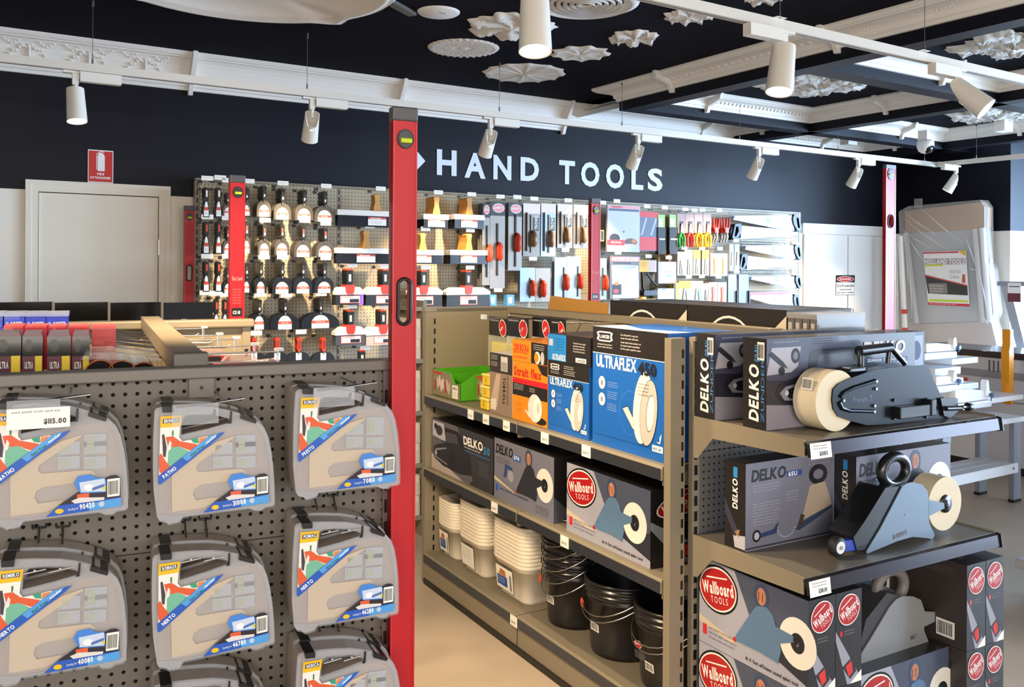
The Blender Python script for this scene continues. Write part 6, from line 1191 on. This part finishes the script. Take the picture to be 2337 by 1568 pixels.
for x, y in ((1136, 532), (1352, 405), (1350, 455), (1340, 567), (1338, 605), (1472, 530), (1472, 650), (1686, 525), (1684, 640), (1795, 520), (1818, 628)): p = q6(x, y); mb.cyl((p[0], -.003, p[1]), (p[0], -.008, p[1]), .0055, .0045, STEEL if x < 1400 else MB_B2, 10)
mb.build('bolts', t)
MB().text('Premium  T', u, q6(1205, 548)[0], q6(1205, 548)[1], .016, .085, mat('59626e', .25, .8), .0015, 0).build('embossed_name', t)
a = q6(1465, 650); b = q6(1690, 530); bevel(MB().box(a[0], b[0], -.03, -.001, a[1], b[1] - .008, MB_B2).box(b[0] - .02, b[0] + .004, -.034, -.001, a[1], b[1] + .006, MB_B2).build('pocket', t), .003)
bevel(MB().prism([q6(*p) for p in ((1768, 515), (1880, 515), (1885, 600), (1830, 648), (1790, 630))], u, .001, .01, MB_B2).build('bracket', t), .002); MB().cyl((q6(1790, 582)[0], -.016, q6(1790, 582)[1]), (q6(1890, 578)[0], -.016, q6(1890, 578)[1]), .008, .008, MB_B2, 12).cyl((q6(1890, 570)[0], -.02, q6(1890, 570)[1]), (q6(1950, 570)[0], -.02, q6(1950, 570)[1]), .006, .005, STEEL, 10).cyl((q6(1925, 570)[0], -.02, q6(1925, 570)[1]), (q6(1945, 570)[0], -.02, q6(1945, 570)[1]), .014, .013, MB_B2, 12).build('adjuster_knob', t)
h1, h2, h3, h4 = q6(1350, 330), q6(1345, 215), q6(1545, 190), q6(1640, 300)
MB().tube([(h1[0], .05, h1[1]), (h2[0], .05, h2[1]), (h2[0] + .012, .05, h2[1] + .006)], .0095, MB_B2, 10).tube([(h2[0] + .012, .05, h2[1] + .006), (h3[0], .05, h3[1]), (q6(1555, 200)[0], .05, q6(1555, 200)[1]), (h4[0], .05, h4[1])], .0085, MB_B2, 10).tube([(h3[0] - .004, .05, h3[1]), (q6(1530, 300)[0], .05, q6(1530, 300)[1])], .008, MB_B2, 8).build('handle_bar', t)
MB().cyl((h2[0] - .006, .05, h2[1]), (h3[0], .05, h3[1]), .0165, .0155, MB_B2, 16).build('grip', t)
bevel(MB().box(q6(1205, 350)[0], q6(1310, 350)[0], .01, .05, q6(1210, 352)[1], q6(1210, 322)[1], MB_B2).build('cutter', t), .003)
# middle shelf cartons
def delkoD(mb, f, w, h):
    mb.rect(0, 0, w, h, f, GB1, .0003).flat([(0, h * .04), (w, h * .04), (w, h * .02), (0, h * .02)], f, mat('33333d'), .0006).text('DELKO', f, w * .06, h * .79, h * .13, w * .38, INK, .001, shear=.12, gap=.05).rect(w * .45, h * .78, w * .18, h * .07, f, mat('2f4f90'), .0008).text('6SU', f, w * .47, h * .79, h * .05, w * .1, PAPER, .0012)
    for k, (x, y, n) in enumerate(((.08, .73, 3), (.08, .52, 8), (.45, .6, 4), (.7, .95, 3))): mb.lines(f, w * x, h * y, w * (.3 if k != 2 else .16), n, h * .018, ASH, .001, seed=k + 1)
    mb.disc(w * .82, h * .76, w * .11, h * .12, f, mat('26262c', .3), .0009).disc(w * .82, h * .76, w * .06, h * .06, f, GB1, .0012).flat([(w * .72, h * .64), (w * .9, h * .66), (w * .99, h * .36), (w * .62, h * .24)], f, mat('b0a08c', .5), .0015).flat([(w * .55, h * .15), (w * .62, h * .22), (w * .99, h * .37), (w * .99, h * .33), (w * .6, h * .13)], f, mat('39455f', .35), .0018).flat([(w * .57, h * .16), (w * .62, h * .32), (w * .66, h * .3), (w * .63, h * .2)], f, mat('4a3a32'), .0021)
    mb.disc(w * .12, h * .16, w * .045, h * .07, f, BLACK, .0012).disc(w * .12, h * .16, w * .028, h * .045, f, ASH, .0015).flat([(w * .16, h * .13), (w * .34, h * .15), (w * .36, h * .28), (w * .3, h * .2), (w * .16, h * .18)], f, mat('2f3f66'), .0012)
    for i in range(12): a = math.pi * (1 + i / 12); mb.rect(w * (.44 + .1 * math.cos(a)), h * (.2 + .12 * math.sin(a)), w * .02, h * .012, f, ASH, .001)
def dleft(mb, f, w, h):
    mb.rect(0, 0, w, h, f, CARD, .0003).text('DELKO', (f[0] + f[1] * w * .62 + f[2] * h * .46, f[2], -f[1]), 0, 0, w * .24, h * .34, WHITE, .001, shear=.1).rect(w * .42, h * .82, w * .2, h * .12, f, mat('2f8ac8'), .001).flat([(w, h * .02), (w * .5, h * .02), (w * .42, h * .15), (w * 1, h * .18)], f, ASH, .0008).flat([(0, h * .58), (w * .1, h * .5), (w * .7, h * .2), (w * .5, h * .14), (0, h * .4)], f, mat('34384c'), .001).flat([(w * .5, h * .2), (w * .75, h * .24), (w * .68, h * .14)], f, mat('a07a5a'), .0012)
cbox('tool_carton', 'grey carton with tool diagram at the left of the middle end shelf', G, 1.968, 1.976, Zm, .388, .088, .268, delkoD, None, rz=0, left=dleft)
cbox('tool_carton', 'grey carton with printed tape reel behind the triangular tool', G, 2.362, 1.89, Zm, .485, .085, .266, delkosmall(''), None, rz=0, left=dleft)
def banjo(label, pts, body, ring_c, ring_r, name, Y, arm, knob, roll=None, wheel=None, plate=None, cr_=None, bh=.10, extra=None):
    o = G.wy(*cr_(*pts[0]), Y); t = thing('drywall_taper', label, 'tool', G, o[0], Y, 0); q = lambda x, y: (G.wy(*cr_(x, y), Y)[0] - o[0], G.wy(*cr_(x, y), Y)[2]); u = fr2((0, 0, 0), (1, 0, 0), (0, 0, 1))
    bevel(MB().prism([q(*p) for p in pts], u, -.003, .001, plate).build('side_plate', t), .001); bevel(MB().prism([q(*p) for p in pts], u, -bh - .003, -bh, plate).build('side_plate', t), .001)
    MB().prism([q(*p) for p in body], u, -bh + .001, -.004, mat('3a3a3d', .45) if extra else MB_B2).build('body', t)
    c = q(*ring_c); MB().tube([(c[0] + ring_r[0] * math.cos(a), bh * .45, c[1] + ring_r[2] * math.sin(a)) for a in [k * math.pi / 14 for k in range(28)]], ring_r[1], extra or MB_B2, 12, True).build('ring_handle', t)
    bevel(MB().prism([q(*p) for p in arm], u, -.003, .0015, plate).build('arm', t), .001)
    k = q(*knob); 
    if roll: r = roll; MB().lathe([(.028, 0), (r, 0), (r, .075), (.028, .075), (.028, 0)], (k[0], .008, k[1]), TAPE, axis=(0, 1, 0), seg=44, smooth=False).build('tape_roll', t); MB().lathe([(.001, -.006), (.012, -.006), (.016, .0), (.028, -.002), (.03, .004), (.028, .07)], (k[0], .004, k[1]), MB_B2, axis=(0, 1, 0), seg=24).build('hub', t)
    else: MB().cyl((k[0] - .0, -.01, k[1]), (k[0], .06, k[1]), .016, .016, MB_B2, 18).cyl((k[0], -.012, k[1]), (k[0], -.009, k[1]), .011, .011, mat('9a9a9a', .3, .6), 18).build('hub', t)
    x0, y0, w_, s_ = name; p = q(x0, y0); MB().text(s_, u, p[0], p[1], .013, w_, mat('6b5550', .3, .3), .0015, shear=.1, rot=.12).cyl((q(1555, 505)[0] if roll else q(1510, 525)[0], -.003, q(1555, 505)[1] if roll else q(1510, 525)[1]), (q(1555, 505)[0] if roll else q(1510, 525)[0], -.001, q(1555, 505)[1] if roll else q(1510, 525)[1]), .003, .003, STEEL, 8).build('plate_marking', t)
    if wheel:
        a = q(*wheel); zc = max(a[1], Zm + .0305); MB().lathe([(.012, -.014), (.026, -.014), (.030, -.008), (.030, .008), (.026, .014), (.012, .014)], (a[0], .02, zc), mat('17171a', .6), axis=(0, 1, 0), seg=30).build('tyre', t); MB().cyl((a[0], .004, zc), (a[0], .034, zc), .0185, .0185, mat('e8e8ea', .35), 22).cyl((a[0], .001, zc), (a[0], .004, zc), .006, .006, STEEL, 10).build('wheel_hub', t)
        bevel(MB().prism([q(1165, 685), q(1300, 668), q(1320, 735), q(1170, 755)], u, -.03, -.008, mat('1c3fb0', .35, coat=.3)).build('wheel_arm', t), .002)
    return t
banjo('blue-grey triangular drywall taper with ring handle, tape roll and small front wheel', [(1298, 764), (1297, 745), (1390, 590), (1532, 318), (1560, 299), (1602, 291), (1662, 306), (1698, 348), (1706, 412), (1708, 560), (1746, 640), (1732, 668), (1690, 660), (1600, 652), (1500, 680), (1400, 722)],
  [(1218, 660), (1300, 540), (1430, 330), (1530, 320), (1690, 350), (1700, 640), (1500, 660), (1310, 740), (1240, 745)], (1560, 232), (.060, .0165, .044), (1468, 668, .068, 'DB ONEWAYS'), 1.785,
  [(1704, 408), (1806, 428), (1810, 462), (1706, 516)], (1830, 437), roll=.087, wheel=(1135, 728), plate=mat('7c8d9c', .38, .4), cr_=crop(1530, 1000, 2.896))
# lower level: stacks of cartons with red ovals
def fside(mb, f, w, h): wside(mb, f, w, h)
for k in range(2):
    zz = Zl + .2715 * k; nm = ('lower', 'upper')[k]
    for j in range(2):
        t = thing('machine_carton', 'carton with red oval and large tool picture, %s one, %s' % (nm, 'outermost at the left' if j == 0 else 'second from the left'), 'box', G, 1.962 + .112 * j, 1.726, zz); w, d, h = .110, .445, .270
        bevel(MB().box(0, w, 0, d, 0, h, CARD).build('carton', t), .0015)
        if j == 0: mb = MB(); wallb(mb, LEFTF(w, d, h), d, h); mb.build('side_print', t)
        mb = MB(); fside(mb, FRONT(w, d, h), w, h); mb.build('front_print', t)
        MB().rect(.01, .02, w * .8, d * .5, TOPF(w, d, h), CARD, .0002).text('Wallboard', (Vector((w * .2, d * .1, h)), Vector((0, 1, 0)), Vector((-1, 0, 0))), 0, -w * .5, .03, d * .5, mat('5b5654'), .0006).build('top_print', t)
        t = thing('machine_carton', 'carton with narrow red oval front, %s one, %s at the right' % (nm, 'inner' if j == 0 else 'outer'), 'box', G, 2.634 + .1 * j, 1.69 + .0 * j, zz); w, d, h = .097, .40, .270
        bevel(MB().box(0, w, 0, d, 0, h, CARD).build('carton', t), .0015); mb = MB(); fside(mb, FRONT(w, d, h), w, h); mb.build('front_print', t)
        if j == 0: mb = MB(); f = LEFTF(w, d, h); mb.rect(0, 0, d, h, f, mat('3a3230', .45), .0003).lines(f, d * .6, h * .9, d * .3, 3, h * .018, mat('6f6763'), .0006); mb.bars((f[0] + f[1] * d * .74 + f[2] * h * .08, f[1], f[2]), 0, 0, d * .16, h * .2, .0008); mb.build('side_print', t)
        MB().rect(.01, .02, w * .8, d * .5, TOPF(w, d, h), CARD, .0002).text('TOOLS', (Vector((w * .2, d * .1, h)), Vector((0, 1, 0)), Vector((-1, 0, 0))), 0, -w * .5, .03, d * .4, mat('5b5654'), .0006).build('top_print', t)
def jface(mb, f, w, h): wallb(mb, f, w, h)
cbox('machine_carton', 'red oval carton under the grey taper, bottom of the end display', G, 2.19, 1.745, Zl, .435, .36, .270, wallb, None, rz=0)
cbox('machine_carton', 'red oval carton standing behind the grey taper', G, 2.19, 1.97, Zl + .2715, .435, .10, .270, wallb, None, rz=0)
c8e = crop(1530, 1250, 2.896); GRY = mat('939596', .4, .3)
bj = banjo('plain grey triangular drywall taper with thick ring handle on the lower cartons', [(1222, 786), (1222, 762), (1330, 590), (1450, 388), (1490, 342), (1532, 320), (1602, 321), (1655, 345), (1680, 420), (1675, 545), (1716, 650), (1702, 680), (1640, 682), (1440, 738)],
  [(1262, 640), (1300, 480), (1440, 300), (1530, 322), (1670, 380), (1690, 650), (1300, 750)], (1535, 285), (.066, .0175, .050), (1585, 610, .03, 'SMALLY'), 1.80,
  [(1672, 420), (1790, 425), (1802, 440), (1798, 462), (1676, 522)], (1825, 430), plate=GRY, cr_=c8e, extra=mat('75706c', .45))
# ================================================================ RIGHT BACKGROUND
cb = crop(2037, 440, 4.357); XB = 8.78; WRAP = mat('e6e2de', .16, alpha=.3, bump=.9, scale=5); KRAFT = mat('d2aa80', .6, noise=.08, scale=4); ALU = mat('dfe4ea', .4, .1); WHT2 = mat('f0f3f7', .4)
o_ = W.wx(*cb(110, 1530), XB)
def qb(x, y, X=XB): p = W.wx(*cb(x, y), X); return (-(p[1] - o_[1]), p[2] - o_[2])
ub = fr2((0, 0, 0), (0, -1, 0), (0, 0, 1))
t = thing('wrapped_panel', 'tall plastic-wrapped pack with kraft top and poster leaning on the end wall', 'pack', W, XB, o_[1], o_[2])
low = -o_[2] + .01
MB().prism([qb(100, 180), qb(880, 90), qb(930, 150), qb(925, 350), qb(110, 400)], ub, -.10, -.035, KRAFT).build('kraft_panel', t)
MB().prism([qb(110, 402), qb(920, 352), qb(1000, 1280), qb(240, 1300)], ub, -.10, -.045, mat('cdcbc9', .35, coat=.3)).build('inner_sheets', t)
for a in (((60, 410), (130, 1300)), ((130, 400), (240, 1300)), ((820, 360), (900, 1290)), ((890, 350), (965, 1290))):
    p0, p1 = qb(*a[0]), qb(*a[1]); MB().cyl((-.0, -p0[0], p0[1]), (.0, -p1[0], p1[1]), .03, .03, mat('efe9e2', .25, coat=.5), 12).build('pole', t)
MB().prism([qb(150, 1310), qb(1000, 1280), qb(1010, 1330), qb(1060, 1560), (qb(1060, 1560)[0], low), (qb(180, 1560)[0], low)], ub, -.09, -.03, mat('dcc8b8', .45, noise=.05)).build('lower_wrap', t)
sh = [qb(85, 190), qb(180, 135), qb(700, 88), qb(890, 72), qb(935, 140), qb(940, 680), qb(985, 760), qb(1030, 1190), qb(1000, 1270), qb(1065, 1530), (qb(1065, 1530)[0], low), (qb(110, 1530)[0], low), qb(150, 1300), qb(100, 600)]
o = MB().prism(sh, ub, -.12, .045, WRAP).build('plastic_wrap', t)
for i, (a, b) in enumerate((((100, 170), (480, 430)), ((130, 260), (620, 600)), ((300, 150), (720, 500)), ((150, 400), (350, 700)), ((100, 350), (420, 560)), ((750, 440), (850, 720)), ((780, 740), (860, 760)), ((900, 1200), (980, 1310)), ((160, 600), (180, 900)), ((190, 620), (215, 1250)), ((880, 760), (960, 1150)))):
    p0, p1 = qb(*a), qb(*b); m0 = ((p0[0] + p1[0]) / 2 + .01, (p0[1] + p1[1]) / 2 - .015); MB().tube([(-.046, -p0[0], p0[1]), (-.052, -m0[0], m0[1]), (-.046, -p1[0], p1[1])], [.001, .006, .001], mat('f6f3ee', .12, coat=.8), 5).build('wrap_fold', t)
# poster
mb = MB(); F_ = ub; P4 = lambda *L_: [qb(*p) for p in L_]
mb.flat(P4((335, 590), (760, 575), (798, 1130), (385, 1108)), F_, PAPER, .056).flat(P4((335, 592), (680, 583), (690, 598), (335, 608)), F_, RED, .0565).flat(P4((680, 580), (758, 578), (755, 630)), F_, YEL, .057).flat(P4((345, 655), (757, 652), (757, 712), (350, 715)), F_, mat('b09a98'), .0565)
p0, p1 = qb(352, 708), qb(750, 702); mb.text('HOLLAND TOOLS', F_, p0[0], p0[1], qb(352, 660)[1] - p0[1], p1[0] - p0[0], WHITE, .0575)
mb.flat(P4((348, 718), (532, 713), (532, 728), (348, 733)), F_, mat('d8d800'), .0565).flat(P4((355, 818), (775, 925), (780, 1020), (385, 1000)), F_, mat('37332f'), .0565).flat(P4((355, 812), (775, 918), (775, 930), (355, 826)), F_, RED, .057).flat(P4((385, 900), (570, 900), (580, 1000), (400, 1000)), F_, mat('8d7f74'), .057).lines(F_, qb(400, 930)[0], qb(400, 930)[1], .16, 3, .015, PAPER, .058)
p0 = qb(600, 800); mb.text('DUSTEX', F_, p0[0], p0[1], .03, .12, mat('b08f8c'), .0575, 0).text('Cable', F_, p0[0], p0[1] - .05, .03, .1, mat('b08f8c'), .0575, 0).flat(P4((725, 810), (752, 812), (755, 898), (722, 895)), F_, mat('c25a44'), .057)
mb.flat(P4((385, 1008), (780, 1020), (782, 1048), (388, 1040)), F_, PAPER, .057).flat(P4((395, 1055), (780, 1070), (780, 1090), (395, 1076)), F_, mat('d4de20'), .057).flat(P4((383, 1088), (795, 1105), (798, 1130), (385, 1112)), F_, mat('d8303a'), .057).lines(F_, qb(400, 1104)[0], qb(400, 1104)[1], .3, 1, .012, WHITE, .058)
mb.build('poster', t)
# tubes and strips at its left
for i, (a, b, m_, lb) in enumerate((((75, 430), (180, 1310), 'efe6da', 'pale long roll with red bands leaning left of the wrapped pack'), ((42, 480), (60, 1300), 'd8d4ce', 'thin grey pole leaning behind the pale roll'))):
    p0 = W.wx(*cb(*a), 8.62); p1 = W.wx(*cb(*b), 8.62); mb = MB().cyl((0, p0[1] - p1[1], p0[2]), (0, 0, .0), .028 if i == 0 else .018, .028, mat(m_, .3, coat=.4), 14)
    if i == 0:
        for q0, q1 in ((.60, .575), (.50, .465)): mb.cyl((0, (p0[1] - p1[1]) * q0, p0[2] * q0), (0, (p0[1] - p1[1]) * q1, p0[2] * q1), .0295, .0295, mat('d8402a', .4), 14, caps=False)
    solo(mb, 'long_roll', lb, 'roll', W, 8.62, p1[1], 0.001)
p = W.wx(*cb(260, 105), 8.94); solo(MB().box(-.03, 0, -.04, .04, -.05, .05, mat('b9b3a8')), 'wall_box', 'small grey box on the dark wall above the wrapped pack', 'fitting', W, 8.948, p[1], p[2])
# counter with dark red-black top
cnt = thing('work_counter', 'white counter unit with dark cushioned top behind the aluminium trestle', 'counter', W, 7.05, 2.2, 0)
MB().box(0, .5, 0, 2.45, .06, .90, mat('c9ccd4', .35)).box(-.006, 0, 0, 2.45, .74, .80, mat('8f919a', .35)).box(-.004, 0, 0, 2.45, .56, .565, mat('5a5c64')).build('body', cnt); bevel(MB().box(-.03, .53, -.02, 2.47, .905, .955, mat('2a1c2c', .35, coat=.4)).build('top', cnt), .012)
MB().box(0, .5, 0.05, 2.4, 0, .055, BLACK).build('plinth', cnt)
def on7(px, py): p = W.wx(px, py, 7.05); return p[1] - 2.2, p[2]
for nm, px0, px1, py0, py1, m_ in (('yellow_label', 2201, 2223, 803, 815, 'd8d014'), ('warning_label', 2190, 2200, 801, 813, '7a3a2c'), ('red_label', 2192, 2209, 862, 873, 'c8343c')):
    a, b = on7(px0, py1), on7(px1, py0); m2 = MB().box(-.0075, -.0062, min(a[0], b[0]), max(a[0], b[0]), a[1], b[1], mat(m_, .4)); m2.build(nm, cnt)
a = on7(2252, 838); mb = MB()
for i in range(6): mb.box(-.008, -.006, a[0] - .02 - i * .035, a[0] - .03 - i * .035, a[1] - .03, a[1] + .06, mat('4c4e56'))
mb.build('vent_slots', cnt)
# yellow guide rail
p = W.wy(2300, 752, 3.62); q = W.wy(2306, 922, 3.62); H_ = p[2] - q[2]; YR = mat('e89a10', .35, coat=.3)
t = thing('guide_bar', 'tall yellow-orange plastic handle upright on the trestle in front of the white counter', 'handle', W, p[0], 3.62, q[2])
bevel(MB().prism([(-.02, H_), (.022, H_), (.028, H_ * .7), (.028, 0), (.0, .0), (-.02, .05), (-.028, H_ * .3), (-.034, H_ * .4), (-.034, H_ * .72), (-.02, H_ * .8)], fr2((0, 0, 0), (1, 0, 0), (0, 0, 1)), -.03, .03, YR).build('grip', t), .006)
for k in (.2, .62): MB().box(.03, .07, -.01, .01, H_ * k, H_ * k + .03, YR).build('lug', t)
# aluminium trestle
A0 = W.wz(2262, 1130, 0); t = thing('aluminium_trestle', 'low aluminium trestle platform standing right of the end display', 'platform', W, 6.22, 3.30, 0)
LEG = mat('9aa2b0', .35, .6)
bevel(MB().box(-1.0, .05, -.03, .42, .56, .595, ALU).build('platform', t), .004)
for x, y in ((-.03, .0), (-.03, .24), (-.86, .0), (-.86, .24)):
    M_ = .10 if x < -.5 else 0
    MB().prism([(0, .56), (.09, .56), (.09 - M_, .0), (0 - M_, .0)], fr2((x, y, 0), (1, 0, 0), (0, 0, 1)), -.035, .0, LEG).box(x - M_ - .004, x + .094 - M_, y - .002, y + .037, 0, .02, BLACK).build('leg', t)
mb = MB(); 
for k in range(3): mb.box(-.9, -.0, -.01 + .085 * k, .065 + .085 * k, .255, .275, ALU)
mb.box(-.9, 0, -.014, -.009, .21, .27, ALU).cyl((-.06, -.016, .245), (-.06, -.012, .245), .01, .01, STEEL, 10).build('step', t)
MB().prism([(-.78, .55), (-.70, .55), (-.42, .28), (-.50, .28)], fr2((0, .30, 0), (1, 0, 0), (0, 0, 1)), -.02, .01, ALU).build('brace', t)
# stacked white mitre units on the trestle
cm = crop(2120, 740, 7.129)
def mitre(x0, x1, y0, y1, fin, Y, lb, slab=None, knob=True):
    a = W.wy(*cm(x0, y1), Y); b = W.wy(*cm(x1, y1), Y); tt = W.wy(*cm(x0, y0), Y); w = b[0] - a[0]; h = tt[2] - a[2]; t = thing('mitre_stand', lb, 'tool', W, a[0], Y, a[2])
    bevel(MB().prism([(0, 0), (w, 0), (w, h * .6), (w * .35, h), (0, h)], F0, -.20, 0, WHT2).build('base', t), .006)
    bevel(MB().box(-.05, w * .95, -.02, .24, -.05, -.004, ALU).build('tray', t), .008)
    f0 = W.wy(*cm(fin, y0), Y)[0] - a[0]; bevel(MB().prism([(f0 - .02, h * .3), (f0 + .03, h * .2), (f0 + .01, h * 1.5), (f0 - .004, h * 1.6), (f0 - .016, h * 1.35)], F0, -.03, .012, WHT2).build('fence', t), .003)
    if knob: MB().cyl((f0 + .03, -.03, h * .35), (f0 + .03, .0, h * .35), .014, .014, mat('4a6690', .3, .3), 12).cyl((f0 + .028, -.02, h * .3), (f0 + .028, -.02, -.01), .004, .004, mat('4a6690', .3, .3), 8).build('knob', t)
    return t
mitre(-40, 440, 320, 460, 400, 3.46, 'top white mitre stand of the stack behind the taping tool'); mitre(120, 560, 560 + 300, 1000, 400, 3.42, 'middle white mitre stand of the stack behind the taping tool'); mitre(430, 1010, 1080, 1290, 930, 3.38, 'lowest and nearest white mitre stand with tall fence')
for i, (x0, x1, y0, y1, Y, lb) in enumerate(((380, 800, 545, 665, 3.55, 'white board under the top mitre stand'), (260, 810, 985, 1110, 3.52, 'white board between the middle and lowest mitre stands'), (240, 1540, 1290, 1400, 3.50, 'wide white board across the aluminium trestle'), (100, 520, 700, 850, 3.5, 'silver tray beneath the top mitre stand'))):
    a = W.wy(*cm(x0, y1), Y); b = W.wy(*cm(x1, y1), Y); tt = W.wy(*cm(x0, y0), Y); h = max(.02, (tt[2] - a[2]) * .8)
    bb = MB().box(0, b[0] - a[0], 0, .26, 0, h, ALU if i == 3 else WHT2); o = solo(bb, 'white_board' if i < 3 else 'silver_tray', lb, 'board' if i < 3 else 'tray', W, a[0], Y, a[2]); bevel(o, .004)
# ladder and shelf at the far right edge
t = thing('work_bench', 'grey bench top with leaning steel leg at the right edge', 'bench', W, 8.2, 3.3, 0); p = W.wz(2276, 641, 1.47); 
MB().box(.0, .6, -.6, 1.235, 1.46, 1.50, mat('9a9ea6', .35, .3)).build('top', t); MB().prism([(1.20, 1.46), (1.12, 1.46), (.74, .0), (.82, .0)], fr2((0, 0, 0), (0, 1, 0), (0, 0, 1)), 0, .04, mat('aeb4bc', .3, .5)).build('leg', t); MB().box(.5, .56, -.55, -.49, 0, 1.46, ALU).build('leg', t); MB().box(.02, .08, -.55, -.49, 0, 1.46, ALU).build('leg', t)
a = W.wx(2299, 691, 8.19); b = W.wx(2329, 648, 8.19)
solo(MB().box(-.004, 0, b[1] - a[1], 0, 0, b[2] - a[2], PAPER).box(-.0052, -.004, b[1] - a[1], 0, 0, (b[2] - a[2]) * .45, mat('6a2a3a', .4)).box(-.0052, -.004, (b[1] - a[1]) * .9, (b[1] - a[1]) * .1, (b[2] - a[2]) * .78, (b[2] - a[2]) * .82, INK), 'hanging_sign', 'small white and dark red card hanging from the grey bench edge', 'sign', W, 8.1998, a[1], 1.49 - (b[2] - a[2]))
# folded ladder standing further right, yellow label
t = thing('step_ladder', 'aluminium step ladder with yellow label at the right edge of the view', 'ladder', W, 6.35, 2.93, 0)
for y in (0, -.42):
    MB().prism([(0, 0), (.07, 0), (.07, 1.0), (0, 1.0)], fr2((0, y, 0), (0, 1, 0), (0, 0, 1)), -.03, 0, ALU).build('rail', t)
for z in (.25, .5, .75): MB().box(.0, .08, -.36, .0, z, z + .025, ALU).build('rung', t)
MB().box(-.034, -.0305 if False else -.0305, .002, .068, .50, .64, YEL).build('yellow_label', t); MB().box(.02, .10, -.40, .06, 1.0, 1.03, WHT2).build('top_plate', t)
# grey plastic box low at the right edge
p = W.wz(2318, 1380, .02); t = thing('grey_crate', 'small grey plastic crate on the floor cut by the right edge', 'crate', W, p[0] + .04, p[1] - .3, 0)
bevel(MB().box(0, .3, 0, .28, .03, .19, mat('b5b3b4', .45)).build('body', t), .006); bevel(MB().box(-.03, .33, -.03, .31, .19, .235, mat('a9a7a8', .45)).build('rim', t), .006)
for x, y in ((.02, .25), (.25, .25), (.02, .0), (.25, .0)): MB().box(x, x + .03, y, y + .03, 0, .03, BLACK).build('foot', t)
